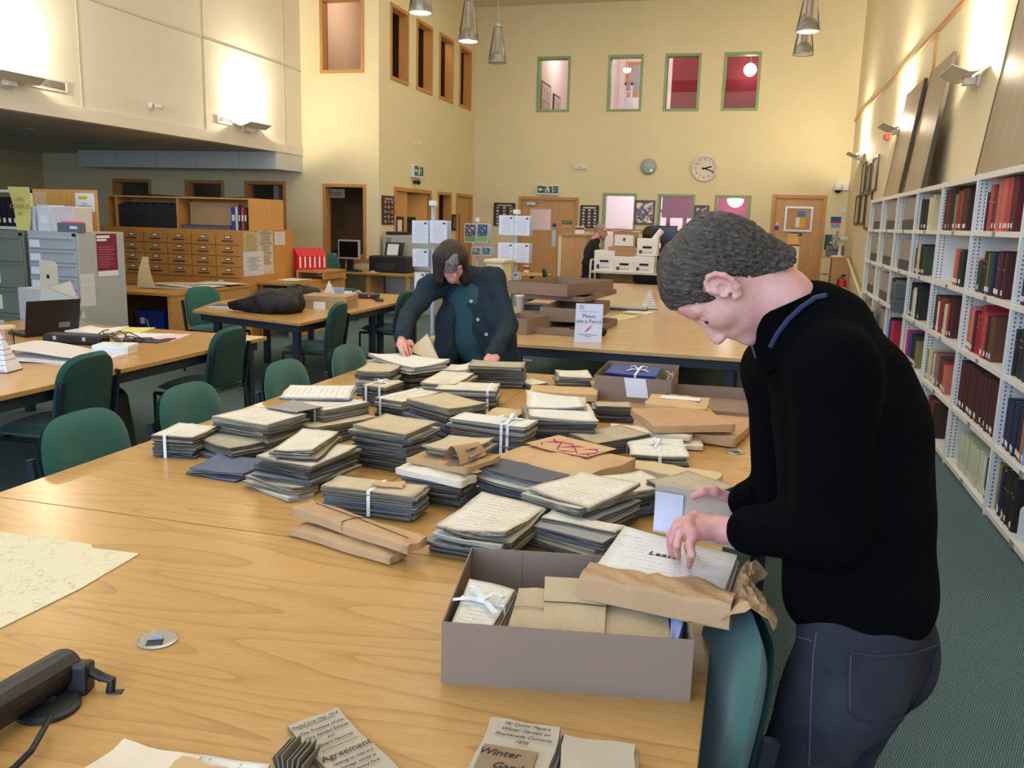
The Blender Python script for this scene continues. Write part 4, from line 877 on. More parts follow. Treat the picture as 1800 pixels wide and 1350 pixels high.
def leaf(name, w, d, t, style, parent=None, loc=(0, 0, 0), rz=0, curl=.004, nu=6, nv=4, puff=0, skew=0):
    ph = [random.uniform(0, 6.28) for _ in range(4)]; lift = [random.random()**2*curl*2.2 for _ in range(4)]
    def f(u, v):
        z = t+curl*.5*math.sin(3.1*u+ph[0])*math.sin(2.6*v+ph[1])
        z += lift[0]*((1-u)*(1-v))**3+lift[1]*(u*(1-v))**3+lift[2]*(u*v)**3+lift[3]*((1-u)*v)**3
        if puff: z += puff*((4*u*(1-u))**.45*(4*v*(1-v))**.45-1) + puff*(.16*math.sin(11*u+ph[2]+3*v)*math.sin(9*v+ph[3])+.10*math.sin(27*u+9*v+ph[0]))
        e = .0025; jx = e*math.sin(9*v+ph[2])*(1 if u in (0, 1) else 0); jy = e*math.sin(9*u+ph[3])*(1 if v in (0, 1) else 0)
        return ((u-.5)*w+jx+skew*(v-.5), (v-.5)*d+jy, z)
    b = B()
    if puff: nu, nv = 14, 8
    ed = E_[EK[style]] if style in EK else P_[style]
    b.sheet(f, nu, nv)
    if not puff:
        per = [(i/nu, 0) for i in range(nu)]+[(1, j/nv) for j in range(nv)]+[(i/nu, 1) for i in range(nu, 0, -1)]+[(0, j/nv) for j in range(nv, 0, -1)]; k = len(per)
        ng = 3 if t > .008 else 1 if t > .004 else 0; lv = [(1.0, 0)]
        for i in range(ng): c_ = 1-(i+1)/(ng+1)*1.0; o_ = random.uniform(-.003, .002); lv += [(c_+.07, o_), (c_+.05, -.006), (c_-.05, -.006), (c_-.07, random.uniform(-.003, .002))]
        lv += [(0, random.uniform(-.003, .001))]; vs = []
        for fz, o_ in lv:
            for p in per:
                x, y, z = f(*p); vs.append((x*(1+2*o_/w), y*(1+2*o_/d), z-t*(1-fz)))
        b.add(vs, [(r*k+i, (r+1)*k+i, (r+1)*k+(i+1) % k, r*k+(i+1) % k) for r in range(len(lv)-1) for i in range(k)]+[tuple((len(lv)-1)*k+i for i in range(k-1, -1, -1))], None, 1)
    if puff:
        b2 = B(); W = nu+1
        def g(u, v):
            x, y, z = f(u, v); return (x, y, max(0, t*.12*(1-(4*u*(1-u))**.5*(4*v*(1-v))**.5)))
        b.sheet(lambda u, v: g(1-u, v), nu, nv)
        per = [(i/nu, 0) for i in range(nu)]+[(1, j/nv) for j in range(nv)]+[(i/nu, 1) for i in range(nu, 0, -1)]+[(0, j/nv) for j in range(nv, 0, -1)]; k = len(per)
        b.add([f(*p) for p in per]+[g(*p) for p in per], [(i, k+i, k+(i+1) % k, (i+1) % k) for i in range(k)], None, 1)
    return b.obj(name, [P_[style], ed], parent, loc, rz, smooth=bool(puff))
def band(parent, w, h, x, rz=0, wd=.012, m=None, along='y', z0=0, name='ribbon'):
    """tape wrapped round a bundle: loop in the plane across x (or y)"""
    m = m or m_rib; b = B(); e = .0018; s = w/2+e
    for a0, a1, q0, q1 in ((-s, s, h, h+e), (-s, s, z0-.0002, z0+.0004), (-s-e, -s, z0, h+e), (s, s+e, z0, h+e)):
        if along == 'y': b.bx(x-wd/2, x+wd/2, a0, a1, q0, q1)
        else: b.bx(a0, a1, x-wd/2, x+wd/2, q0, q1)
    return b.obj(name, m, parent)
def bow(parent, x, y, z, s=1, m=None, rz=0, name='bow'):
    m = m or m_rib; M = Matrix.Translation((x, y, z)) @ Matrix.Rotation(rz, 4, 'Z'); o = None
    o = B().bx(-.008*s, .008*s, -.007*s, .007*s, 0, .008*s, M).obj(name, m, parent)
    def strip(pts, wd):
        b = B(); n = len(pts); vs = []
        for i, p in enumerate(pts):
            d = Vector(pts[min(i+1, n-1)])-Vector(pts[max(i-1, 0)]); q = Vector((-d.y, d.x, 0)); q = (q.normalized() if q.length > 1e-6 else Vector((0, 1, 0)))*wd/2
            vs += [Vector(p)-q, Vector(p)+q]
        b.add(vs, [(2*i, 2*i+2, 2*i+3, 2*i+1) for i in range(n-1)], M); q = b.obj('bow_loop', m, o); sm = q.modifiers.new('s', 'SOLIDIFY'); sm.thickness = .0012
    for sg in (-1, 1):
        strip([(0, 0, .004*s), (sg*.018*s, .006*s, .018*s), (sg*.036*s, .012*s, .014*s), (sg*.030*s, .004*s, .003*s), (0, 0, .004*s)], .010*s)
        strip([(0, 0, .004*s), (sg*.02*s, -.014*s, .006*s), (sg*.045*s, -.026*s, .001)], .010*s)
    return o
def stack(desc, q, h, styles, z0=0, tied=None, label=None, jit=.016, rj=.07, curl=.005, shrink=(0.94, 1.05), name='folded_deed', tape=.0, along='y'):
    """pile of folded deeds, bottom to top; styles[-1] is the top one whose outline in the photograph is q"""
    c, w, d, a = rect(q, TZ+h); n = len(styles); t0 = (h-z0)/n; z = TZ+z0
    T = thing('tied_bundle', label, 'document bundle', (c.x, c.y, TZ+z0), a) if tied is not None else None
    for i, st in enumerate(styles):
        top = i == n-1; t = t0
        dx, dy, dr = (0, 0, 0) if top else (random.uniform(-jit, jit), random.uniform(-jit, jit), random.uniform(-rj, rj))
        if T: dx, dy, dr = dx*.35, dy*.35, dr*.3
        ws, ds = (1, 1) if top else (random.uniform(*shrink), random.uniform(*shrink))
        if T: leaf('deed', w*ws, d*ds, t*.97, st, T, (dx, dy, z-TZ-z0), dr, curl*.4)
        else:
            o = leaf(name, w*ws, d*ds, t*.97, st, None, (c.x+dx, c.y+dy, z), a+dr, curl if top else curl*.6)
            tag(o, '%s folded deed, %s %s' % (WN[st], 'topmost of' if top else ordn(n-1-i)+' from top of' if i else 'lowest of', desc), 'document', 'folded deeds on the big table')
        z += t
    if T:
        for kind, x in tied:
            if kind == 'y': band(T, d*1.03, h-z0, x*w)
            elif kind == 'x': band(T, w*1.03, h-z0, x*d, along='x')
            elif kind == 'bow': bow(T, x[0]*w, x[1]*d, h-z0+.001, x[2], rz=x[3])
    return T, c, w, d, a
def packet(label, q, ztop, th, style, puff=.01, name='parcel', cat='parcel', extra=None):
    c, w, d, a = rect(q, TZ+ztop); o = leaf(name, w, d, th, style, None, (c.x, c.y, TZ+ztop-th), a, .004, puff=puff)
    tag(o, label, cat); return o, w, d
# --- left part of the heap
stack('', [(259, 765), (338, 767), (391, 748.6), (318, 745)], .085, ['grey', 'aged', 'grey', 'dark', 'cream', 'aged', 'dark', 'buff', 'aged', 'cream'], tied=[('y', -.18)], label='tied bundle of old deeds at left tip of the heap')
stack('stack with ink-blotted cream sheet', [(377, 731), (446.5, 712.6), (533.4, 728.4), (466.6, 749)], .125, ['dark', 'grey', 'blue', 'aged', 'buff', 'aged', 'buff', 'dark', 'cream', 'cream'])
stack('fan slipping below the ink-blotted sheet', [(358, 765), (396, 756), (456, 776), (391, 794)], .06, ['grey', 'blue', 'dark', 'aged'], rj=.2)
stack('low blue-grey fan at front left', [(359.6, 823), (381, 794), (459, 814), (426, 838)], .026, ['blue', 'grey', 'blue'], rj=.22)
stack('splayed base of the front left pile', [(434, 833), (512, 864), (567, 849), (467, 827)], .035, ['white', 'buff', 'buff'], rj=.15)
stack('middle of the front left pile', [(439, 805), (547, 818), (635, 786), (542, 774)], .105, ['aged', 'grey', 'aged', 'blue', 'dark', 'aged', 'buff', 'cream'], z0=.035, rj=.1)
stack('slim top of the front left pile', [(466.6, 787.6), (539.7, 761), (626.5, 755.6), (519.5, 790.6)], .14, ['aged', 'buff', 'cream'], z0=.105)
stack('', [(545, 706), (590, 697), (645, 703), (560, 728)], .125, ['grey', 'dark', 'aged', 'dark', 'buff', 'aged', 'cream', 'buff', 'cream'], tied=[('y', .2)], label='taped bundle of cream deeds beneath the white printed sheet')
o = stack('', [(504, 675.5), (620, 678.6), (616, 700.7), (499, 697.7)], .142, ['grey', 'white'], z0=.126, tied=[], label='white printed long sheet on grey card, nearest the chairs')
packet('grey card with rounded corners lying on the left pile', [(475.5, 717), (522, 702), (551.5, 717), (524.6, 726.4)], .133, .005, 'grey', 0, 'card', 'card')
stack('ragged stack before white printed sheet', [(541, 747), (623, 723), (660.5, 731), (557, 756)], .075, ['blue', 'grey', 'dark', 'blue', 'aged', 'buff'], rj=.12)
# --- back row
stack('back left stack near the woman\'s hand', [(620, 653), (651, 639), (717, 640), (680, 654.7)], .125, ['aged', 'grey', 'white', 'buff', 'white', 'buff', 'aged', 'buff'])
stack('', [(630, 677), (672, 667), (718, 670), (675, 680)], .10, ['dark', 'dark', 'grey', 'dark', 'aged', 'dark', 'buff'], tied=[('y', -.3), ('y', .25), ('bow', (-.1, 0, 1, .3))], label='tied dark bundle with white bow at back left')
stack('stack under the woman\'s right hand', [(668, 628), (707, 620), (784, 636), (716, 648)], .135, ['aged', 'grey', 'aged', 'dark', 'aged', 'white', 'white'], curl=.012)
stack('stack right of the woman\'s right hand', [(723, 673), (789, 653), (840, 656), (795.6, 674.7)], .10, ['grey', 'aged', 'buff', 'aged', 'buff', 'cream'])
stack('loose white sheets in front of the woman', [(770, 650), (800, 640), (829, 639), (827, 655)], .10, ['aged', 'white', 'white'], curl=.012)
stack('tall dark stack beside the woman\'s left hand', [(829, 642), (923, 648), (920, 638), (826, 633)], .118, ['dark', 'grey', 'dark', 'aged', 'grey', 'dark', 'dark', 'grey', 'aged', 'dark', 'grey', 'aged', 'dark', 'aged', 'buff', 'aged'], jit=.008, rj=.03)
stack('tiny stack right of the tall dark stack', [(920, 668), (942, 664), (950, 672), (930, 678)], .035, ['aged', 'buff', 'cream'])
stack('', [(764, 682), (776, 674), (887, 671), (864, 689)], .10, ['dark', 'aged', 'buff', 'aged', 'cream', 'grey', 'white', 'cream'], tied=[('y', .36)], label='taped bundle with white sheets in middle of back row')
stack('large central buff-covered stack', [(713, 699), (782, 691.5), (858, 709), (789, 722)], .135, ['dark', 'grey', 'blue', 'dark', 'grey', 'blue', 'dark', 'aged', 'dark', 'buff', 'buff'], rj=.05)
stack('', [(672, 699), (724, 680), (764, 689), (711, 709)], .085, ['blue', 'dark', 'grey', 'white', 'cream'], tied=[('y', -.25)], label='small taped bundle left of the large central stack')
# --- centre
stack('broad brown-topped stack left of centre', [(622, 749), (673, 729), (778, 742), (707, 761.5)], .15, ['dark', 'dark', 'aged', 'dark', 'grey', 'dark', 'blue', 'dark', 'aged', 'grey', 'white', 'buff', 'buff'])
stack('', [(805.6, 733), (817, 721), (934, 742), (920, 755.5)], .12, ['blue', 'grey', 'aged', 'grey', 'grey', 'cream', 'aged', 'white', 'grey', 'white'], tied=[('y', .28), ('y', .20), ('bow', (.2, .1, 1.4, 1.2))], label='grey printed bundle tied with large white bow, centre')
stack('stack with curled white sheet right of centre', [(918, 738), (943, 713), (1045, 707), (1035, 738)], .115, ['dark', 'aged', 'grey', 'blue', 'dark', 'grey', 'aged', 'white'], curl=.010)
stack('pale open sheets behind the curled white sheet', [(932, 720), (921, 690), (1024, 701), (1026, 714)], .125, ['cream', 'white'], z0=.105, curl=.012)
packet('flat brown parcel with white label strip, back row', [(925, 685), (940, 678), (1050, 677), (1050, 693)], .06, .05, 'tan', .006)
packet('small yellow envelope between central bundles', [(848, 724), (873, 715.5), (931, 718), (904, 731.5)], .075, .03, 'manila', .008, 'envelope', 'envelope')
stack('low leaning pile behind the pink-taped parcel', [(1038, 768), (1085, 740), (1096, 760), (1060, 785)], .06, ['dark', 'aged', 'grey', 'aged'], rj=.2)
stack('narrow upright-edged pile before the far box', [(1045, 714), (1048, 706), (1106, 706), (1110, 716)], .075, ['grey', 'aged', 'grey', 'dark', 'grey', 'aged'])
stack('lone small stack at far edge of table', [(978, 664), (985, 653), (1040, 651), (1032, 663)], .075, ['aged', 'dark', 'buff', 'aged', 'cream'])
stack('dark foundation of the wrapped packet pile', [(700, 840), (807, 851), (840, 833), (744, 820)], .08, ['aged', 'dark', 'grey', 'dark', 'aged', 'dark', 'blue'])
packet('long ivory paper packet in middle of heap', [(689, 815.5), (813, 839), (842, 827), (724, 807)], .118, .038, 'ivory', .014)
o, w_, d_ = packet('torn brown wrapper with a lifted flap in middle of heap', [(695.5, 801), (811, 813), (902, 795.5), (778, 787)], .145, .027, 'brown', .01)
B().sheet(lambda u, v: (w_*(.12+.30*u), d_*(-.5+.75*v), .032+.055*math.sin(PI*u)*(1-v*.3)), 8, 4).obj('flap', P_['brown'], o, smooth=True)
stack('trio lying on the torn brown wrapper', [(722, 788), (800, 768), (883, 774.5), (815.6, 791.6)], .172, ['grey', 'buff', 'buff'], z0=.146, curl=.008)
stack('blue stack under the slate folder', [(853, 822), (884, 807.8), (1003, 833), (950, 855)], .11, ['blue', 'slate', 'blue', 'aged', 'slate', 'blue', 'slate', 'cream', 'white', 'slate'], jit=.02, name='folder')
o, w_, d_ = packet('fat brown parcel crossed with loose pink tape', [(903, 790), (960, 759), (1107, 797), (1003, 836)], .112, .085, 'tan', .022)
for k in range(5):
    pts = [(w_*(-.32+.6*i/9), d_*(.1+.16*math.sin(k*1.7+i*(.55+.1*k))), .088+.004*math.sin(i*1.3+k)) for i in range(10)]
    B().tube(pts, .0028, 5).obj('tape_strand', m_pinkt, o)
B().sheet(lambda u, v: (w_*(-.42+.72*u), d_*(.48-.62*v*(1-.25*abs(u-.4))), .0885+.002*v), 6, 4).obj('flap', P_['tan'], o)
# --- front of heap
T, c, w_, d_, a_ = stack('', [(566.7, 853), (593, 838), (758, 852), (724, 873.5)], .085, ['grey', 'grey', 'blue', 'blue', 'grey', 'blue', 'aged', 'aged', 'aged', 'buff'], tied=[('y', .02)], label='blue-grey bundle held by white tape, front of heap', z0=.006)
leaf('tag_card', .10, .05, .003, 'tan', T, (.04, .01, .083), .2, .004)
packet('white sheet lying under the taped front bundle', [(607, 881), (650, 868), (752, 888), (698, 914)], .005, .004, 'white', 0, 'sheet', 'document')
o, w_, d_ = packet('lower rolled brown parcel at front of heap', [(522, 920), (545, 907), (707, 964), (673, 980)], .034, .033, 'brown', .012)
o, w_, d_ = packet('upper frayed brown parcel tied with thin string', [(521, 885), (558, 871), (738, 942), (707, 956)], .075, .040, 'brown', .012)
m_str = mat('dark_string', (52, 46, 38), .8)
B().tube([(-w_*.02, -d_*.52, .012), (-w_*.03, -d_*.5, .038), (0, 0, .043), (w_*.05, d_*.5, .036)], .0015, 5).obj('string', m_str, o); B().tube([(-w_*.4, d_*.2, .040), (0, 0, .043), (w_*.45, -d_*.1, .036)], .0012, 5).obj('string', m_str, o)
stack('lettered stack behind the big box', [(762, 920), (849, 872), (962, 886), (889, 947)], .085, ['dark', 'aged', 'grey', 'dark', 'white', 'aged', 'cream'], curl=.010, jit=.03)
stack('neat stack topped by signed lease', [(932, 858), (1022, 828), (1119, 854), (1039, 894)], .115, ['dark', 'aged', 'grey', 'white', 'aged', 'grey', 'aged', 'cream', 'cream'], curl=.008, jit=.022)
stack('long narrow papers behind big box', [(925, 911), (969, 893), (1089, 928), (1061, 967)], .066, ['dark', 'buff', 'brown' if False else 'aged', 'buff', 'slate', 'grey'], curl=.006, jit=.02)
packet('slim cream folded paper on the long narrow papers', [(960, 905), (975, 895), (1090, 925), (1080, 942)], .078, .010, 'cream', 0, 'folded_paper', 'document')
stack('lettered stack behind the held leaf, left part', [(1067, 840), (1130, 826), (1168, 850), (1105, 872)], .09, ['dark', 'grey', 'aged', 'dark', 'aged', 'cream'])
stack('lettered stack behind the man\'s thumb', [(1144, 850), (1203, 825), (1294, 858), (1215, 874)], .10, ['dark', 'aged', 'grey', 'aged', 'aged'])
packet('cream inscribed envelope right of pink-taped parcel', [(1103, 813), (1123, 802), (1264, 827), (1258, 847)], .05, .045, 'manila', .012, 'envelope', 'envelope')
stack('', [(1101, 798), (1112, 771), (1208, 769), (1200, 803)], .045, ['aged', 'cream', 'aged', 'white'], tied=[('y', .0), ('x', .1), ('bow', (0, .1, 1.1, .8))], label='white deeds cross-tied with tape, right side of heap')
packet('long ivory envelope, upper of two on right side', [(1065, 752), (1076, 745), (1220, 756), (1213, 768)], .056, .024, 'ivory', .008, 'envelope', 'envelope')
packet('long ivory envelope, lower of two on right side', [(1075, 768), (1085, 757), (1225, 766), (1245, 785)], .03, .028, 'ivory', .008, 'envelope', 'envelope')
o, w_, d_ = packet('tan parcel with paper label, farthest of right-hand parcels', [(1134, 706), (1146, 686), (1248, 696), (1243, 714)], .12, .045, 'tan', .014); box('paper_label', m_rib, -.08, .10, -.03, .03, .045, .0475, o)
packet('brown parcel lying across the right-hand parcels', [(1135, 750), (1150, 719), (1250, 708), (1250, 733)], .105, .05, 'brown', .014)
packet('flat brown boxed parcel next to the man, far right', [(1212, 752), (1240, 724), (1310, 727), (1312, 778)], .05, .048, 'brown', .008)
# ================================================================ archive boxes
m_card = mat('grey_brown_boxboard', (138, 116, 98), .75, .05, 5, .05); m_cardi = mat('boxboard_inside', (156, 138, 122), .8, .05, 5)
def tray(name, label, c, w, d, a, h, z, th=.003, m=None, cat='box'):
    m = m or m_card; t = thing(name, label, cat, (c[0], c[1], z), a)
    box('base', m, -w/2, w/2, -d/2, d/2, 0, th, t)
    box('front_wall', m, -w/2, w/2, -d/2, -d/2+th, th, h, t); box('back_wall', m, -w/2, w/2, d/2-th, d/2, th, h, t)
    box('side_wall', m, -w/2, -w/2+th, -d/2+th, d/2-th, th, h, t); box('side_wall', m, w/2-th, w/2, -d/2+th, d/2-th, th, h, t); return t
A1 = math.radians(9.9); e1 = Vector((math.cos(A1), math.sin(A1), 0)); n1 = Vector((-e1.y, e1.x, 0)); f1 = Vector((-.541, 1.491, 0))
c1 = f1+e1*.245+n1*.20
bx1 = tray('archive_box', 'open grey-brown archive box packed with bundles, in the foreground', (c1.x, c1.y), .49, .40, A1, .130, TZ)
for s in (-.12, .05): box('corner_seam', mat('board_seam', (96, 82, 74), .8), s-.0006, s+.0006, .1966, .1970, .003, .128, bx1)
def slab(name, cs, th, mats, parent=None, nu=6, nv=4, wob=.003):
    """thick leaf spanned by four 3-D corners"""
    cs = [Vector(c) for c in cs]; ph = random.uniform(0, 6)
    n = (cs[1]-cs[0]).cross(cs[3]-cs[0]).normalized()
    def f(u, v):
        p = cs[0]*((1-u)*(1-v))+cs[1]*(u*(1-v))+cs[2]*(u*v)+cs[3]*((1-u)*v); return p+n*(wob*math.sin(5*u+ph)*math.sin(4*v+ph))
    ctr = sum(cs, Vector())/4; M = Matrix.Translation(-ctr)
    o = B().sheet(f, nu, nv, th, M, 0, 1).obj(name, mats, parent, ctr); return o
def zc(x, y, z): return Zp(x, y, z)
tb = thing('tied_bundle', 'letters tied with white ribbon inside the foreground box, left end', 'document bundle', zc(850, 1060, .80))
lo = tb.location.copy()
for k in range(6):
    q = [zc(793+k*6, 1098+k*3, .855-.008*k), zc(862+k*6, 1108+k*2, .855-.008*k), zc(905+k*2, 1036+k*3, .872-.006*k), zc(825+k*4, 1016+k*3, .872-.006*k)]
    leaf_o = slab('letter', [p-lo for p in q], .007, [P_['aged' if k % 2 else 'cream'], E_['l']], tb)
A_, B_, C_, D_ = [zc(*q)-lo for q in ((793, 1098, .858), (862, 1108, .858), (905, 1036, .875), (825, 1016, .875))]
mid = [(A_*.45+D_*.55), (B_*.45+C_*.55)]; B().tube([mid[0]-Vector((0, 0, .03)), mid[0]+Vector((0, 0, .002)), mid[1]+Vector((0, 0, .002)), mid[1]-Vector((0, 0, .04))], .003, 6).obj('ribbon', m_rib, tb)
cb = (mid[0]+mid[1])/2+Vector((.0, 0, .003)); bow(tb, cb.x, cb.y, cb.z, 1.2, rz=-.3)
for i, (lb, q, st) in enumerate((
    ('narrow pale packet beside the ribboned letters in foreground box', [(893, 1106, .845), (955, 1112, .845), (962, 1036, .87), (912, 1032, .87)], 'fawn'),
    ('wide folded parchment in the middle of the foreground box', [(954, 1112, .85), (1062, 1118, .85), (1068, 1022, .885), (958, 1012, .885)], 'fawn'),
    ('shaded folded parchment at right of the foreground box', [(1062, 1117, .845), (1178, 1122, .845), (1172, 1040, .87), (1066, 1030, .87)], 'fawn'))):
    cs = [zc(*p) for p in q]; o = slab('folded_parchment', cs, .05, [P_[st], E_['l']]); tag(o, lb, 'document', 'packets in the foreground box')
    b = B(); a0, a1 = (cs[0]+cs[3])/2-o.location+Vector((0, 0, .0025)), (cs[1]+cs[2])/2-o.location+Vector((0, 0, .0025))
    if i < 2: B().tube([a0, (a0+a1)/2+Vector((0, 0, .002)), a1], .0012, 4).obj('string', m_str if i == 1 else P_['aged'], o)
cs = [zc(1178, 1122, .85), zc(1192, 1123, .85), zc(1205, 1078, .868), zc(1180, 1070, .868)]; tag(slab('blue_sheet', cs, .04, [mat('lavender_sheet', (150, 160, 206), .7, .05, 6), mat('lavender_sheet', (150, 160, 206))]), 'lavender blue sheet at right end of the foreground box', 'document')
# the opened brown parcel the man is reading, resting on the box's back corner
pz = .915
pp = thing('opened_parcel', 'opened brown parcel with white lease under the man\'s hand', 'parcel', Zp(1165, 1000, pz)); lo = pp.location.copy()
def pc(x, y, z): return Zp(x, y, z)-lo
docs = [pc(1030, 1015, pz), pc(1268, 1062, pz), pc(1296, 978, pz+.0), pc(1098, 926, pz)]
for k in range(5):
    off = Vector((random.uniform(-.006, .006)+.004*k, random.uniform(-.005, .005), -.006-.007*k)); slab('inner_sheet', [c+off for c in docs], .0055, [P_['white' if k < 2 else 'aged'], E_['w' if k % 2 else 'l']], pp)
top = slab('lease_sheet', [docs[0]+Vector((.004, .004, .002)), docs[1]+Vector((-.004, .006, .002)), docs[2]+Vector((0, 0, .002)), docs[3]+Vector((0, 0, .002))], .002, [written('lease_page', (228, 226, 220), (86, 84, 96), 15, .5, (200, 190, 160), blot=.08, freq=60, strength=.3), E_['w']], pp)
ux = (docs[1]-docs[0]).normalized(); vx = (docs[3]-docs[0]); vx = (vx-ux*vx.dot(ux)).normalized()
text('lettering', 'Lease', .030, m_ink, pp, FR(pc(1166, 976, pz+.0055), ux, vx), .1)
def wrap(u, v):
    """front flap of the wrapper: tucks under, rises over the front edge and covers the near third"""
    p = docs[0]*(1-u)+docs[1]*u-ux*.012*(1-u)+ux*.02*u
    if v < .4: t = v/.4; q = p-vx*(.014-.004*t)+Vector((0, 0, -.042+.046*t))
    else: t = (v-.4)/.6; q = p+vx*((.062+.010*math.sin(9*u)+(.03 if u > .45 else .0)-.05*max(0, u-.7)*3)*t-.010*(1-t))+Vector((0, 0, .006+.003*math.sin(PI*t)))
    return q+Vector((0, 0, .004*math.sin(17*u+5*v)*math.sin(11*v)))
B().sheet(wrap, 22, 14, .0012).obj('wrapper_flap', P_['brown'], pp)
def wrap2(u, v):
    p = docs[1]*(1-v)+docs[2]*v; r = random.Random(int(u*97+v*1013)); w_ = .075+.03*math.sin(5*v+1)
    return p+ux*(w_*u+.004)+Vector((0, 0, -.05+.062*math.sin(2.2*u+.4)*(1-.3*v)+r.uniform(-.009, .009)*min(1, u*3)))-vx*.02*(1-v)
B().sheet(wrap2, 9, 14, .0012).obj('wrapper_end', P_['brown'], pp)
slab('wrapper_base', [docs[0]+Vector((-.01, -.01, -.045)), docs[1]+Vector((.02, -.01, -.045)), docs[2]+Vector((.03, .02, -.045)), docs[3]+Vector((-.01, .02, -.045))], .002, [P_['brown'], P_['brown']], pp)
# leaf held upright in the far hand
hl = thing('held_folder_leaf', 'grey-beige folder leaf with white label held up by the man', 'document', Zp(1200, 940, pz)); lo = hl.location.copy()
b0, b1 = Zp(1147, 934, pz)-lo, Zp(1335, 975, pz)-lo; dep = (Zp(1140, 950, pz)-CP).dot(FW)+.02; t0, t1 = Dp(1152, 851, dep)-lo, Dp(1335, 880, dep-.02)-lo
B().sheet(lambda u, v: (b0*(1-u)+b1*u)*(1-v)+(t0*(1-u)+t1*u)*v+Vector((0, .012*math.sin(PI*v), 0)), 8, 6).obj('leaf', mat('folder_beige', (188, 168, 148), .8, .06, 8), hl).modifiers.new('s', 'SOLIDIFY').thickness = .0015
B().sheet(lambda u, v: (b0*(1-u*.27)+b1*u*.27)*(1-(.05+.82*v))+(t0*(1-u*.27)+t1*u*.27)*(.05+.82*v)+Vector((.002, .012*math.sin(PI*v)-.0035, 0)), 3, 6).obj('paper_label', mat('lilac_white_label', (206, 202, 214), .8, .03), hl)
# second box on the far edge, and shallow trays
c2, w2_, d2_, a2_ = rect([(1045.5, 659), (1179, 669), (1195.5, 642), (1070, 634)], .87)
b2 = tray('archive_box', 'open archive box holding blue folders at far edge of document table', (c2.x, c2.y), w2_, d2_, a2_, .13, TZ)
fr = Vector((math.cos(a2_), math.sin(a2_), 0)); bk_ = Vector((-fr.y, fr.x, 0))
lab = B().sheet(lambda u, v: (-.06*w2_+(.28*w2_)*u-.02*v, -d2_/2-.003-.002*v, .028+.10*v), 2, 2).obj('paper_label', mat('crisp_white_paper', (222, 224, 232), .7, .02), b2)
tbb = thing('tied_folders', 'blue and white folders tied with tape in the far box', 'document bundle', (c2.x-fr.x*.02, c2.y-fr.y*.02, TZ+.004), a2_)
for k in range(9): leaf('folder', w2_*random.uniform(.60, .72), d2_*.55, .0125, ['white', 'grey', 'blue', 'white', 'grey', 'white', 'slate', 'blue', 'blue'][k], tbb, (random.uniform(-.01, .01), 0, .0135*k), random.uniform(-.03, .03), .003)
m_bfold = mat('royal_blue_folder', (44, 66, 140), .6, .06, 8)
for k in (2, 7, 8): tbb.children[k].data.materials[0] = m_bfold; tbb.children[k].data.materials[1] = m_bfold
band(tbb, d2_*.57, .123, .02); bow(tbb, .02, 0, .125, 1.3)
t = thing('coiled_tape', 'tangle of cream tape at right end of the far box', 'tape', (c2.x+fr.x*w2_*.41, c2.y+fr.y*w2_*.41, TZ+.01))
for k in range(4):
    random.seed(40+k); pts = [(random.uniform(-.02, .03), random.uniform(-.05, .05), .02+.10*i/9+random.uniform(-.01, .01)) for i in range(10)]; B().tube(pts, .002, 4).obj('strand', mat('cream_tape', (206, 200, 176), .8), t)
random.seed(77)
c3, w3, d3, a3 = rect([(1150, 716), (1188, 674), (1330, 681), (1330, 722)], .81)
tray('archive_tray', 'shallow box lid behind the brown parcels, right side', (c3.x, c3.y), w3, d3, a3, .065, TZ, cat='box lid')
# ================================================================ foreground papers and fittings
T, c, w_, d_, a_ = stack('', [(502, 1277), (592, 1243), (735, 1385), (640, 1424)], .010, ['aged', 'plain'], tied=[], label='folded agreement with copperplate handwriting at bottom of picture')
def hand_lines(T, w, d, z, flip, lines, along='v'):
    for s_, size, u, v, sh in lines:
        M = FR((u*w, v*d, z), *flip); text('handwriting', s_, size, m_ink, T, M, sh, th=.0002)
_u = Zp(592, 1243, .75)-Zp(502, 1277, .75); _a = math.atan2(_u.y, _u.x)-a_
fl = ((math.cos(_a), math.sin(_a), 0), (-math.sin(_a), math.cos(_a), 0)); ex, ey = Vector(fl[0]), Vector(fl[1])
Wd, Ln = (w_, d_) if abs(ex.x) > .7 else (d_, w_)
def wr(s_, size, yy, sh=.35, xx=0, T=T, z=.0135): text('handwriting', s_, size, m_ink, T, FR(ex*xx+ey*yy+Vector((0, 0, z)), ex, ey), sh, th=.0002)
wr('Dated 21st May 1914', .0105, Ln*.43); wr('The Trustees of the', .0105, Ln*.34); wr('Cary Settled Estates', .0105, Ln*.28); wr('and', .009, Ln*.225); wr('Messrs Hawtrey', .0105, Ln*.17); wr('Agreement', .021, Ln*.03, .1)
for k, s_ in enumerate(('relating to road and', 'drainage works at', 'Wellswood Park')): wr(s_, .0095, Ln*(-.05-.055*k))
for yy in (Ln*.40, Ln*.11): B().bx(-Wd*.36, Wd*.36, -.0004, .0004, 0, .0004, FR(ey*yy+Vector((0, 0, .0135)), ex, ey)).obj('ruled_line', m_ink, T)
T2, c, w_, d_, a_ = stack('', [(868, 1260), (986, 1279), (945, 1420), (800, 1400)], .036, ['aged', 'grey', 'aged', 'plain'], tied=[], label='bundle labelled Winter Garden at bottom of picture')
_u = Zp(986, 1279, .776)-Zp(868, 1260, .776); _a = math.atan2(_u.y, _u.x)-a_; ex, ey = Vector((math.cos(_a), math.sin(_a), 0)), Vector((-math.sin(_a), math.cos(_a), 0))
Wd, Ln = (w_, d_) if abs(ex.x) > .7 else (d_, w_)
for k, s_ in enumerate(("Mr Curtis' Papers", 'Winter Garden or', 'Promenade Concerts', '1870')): wr(s_, .0115, Ln*(.42-.075*k), .35, .004, T2, .0395)
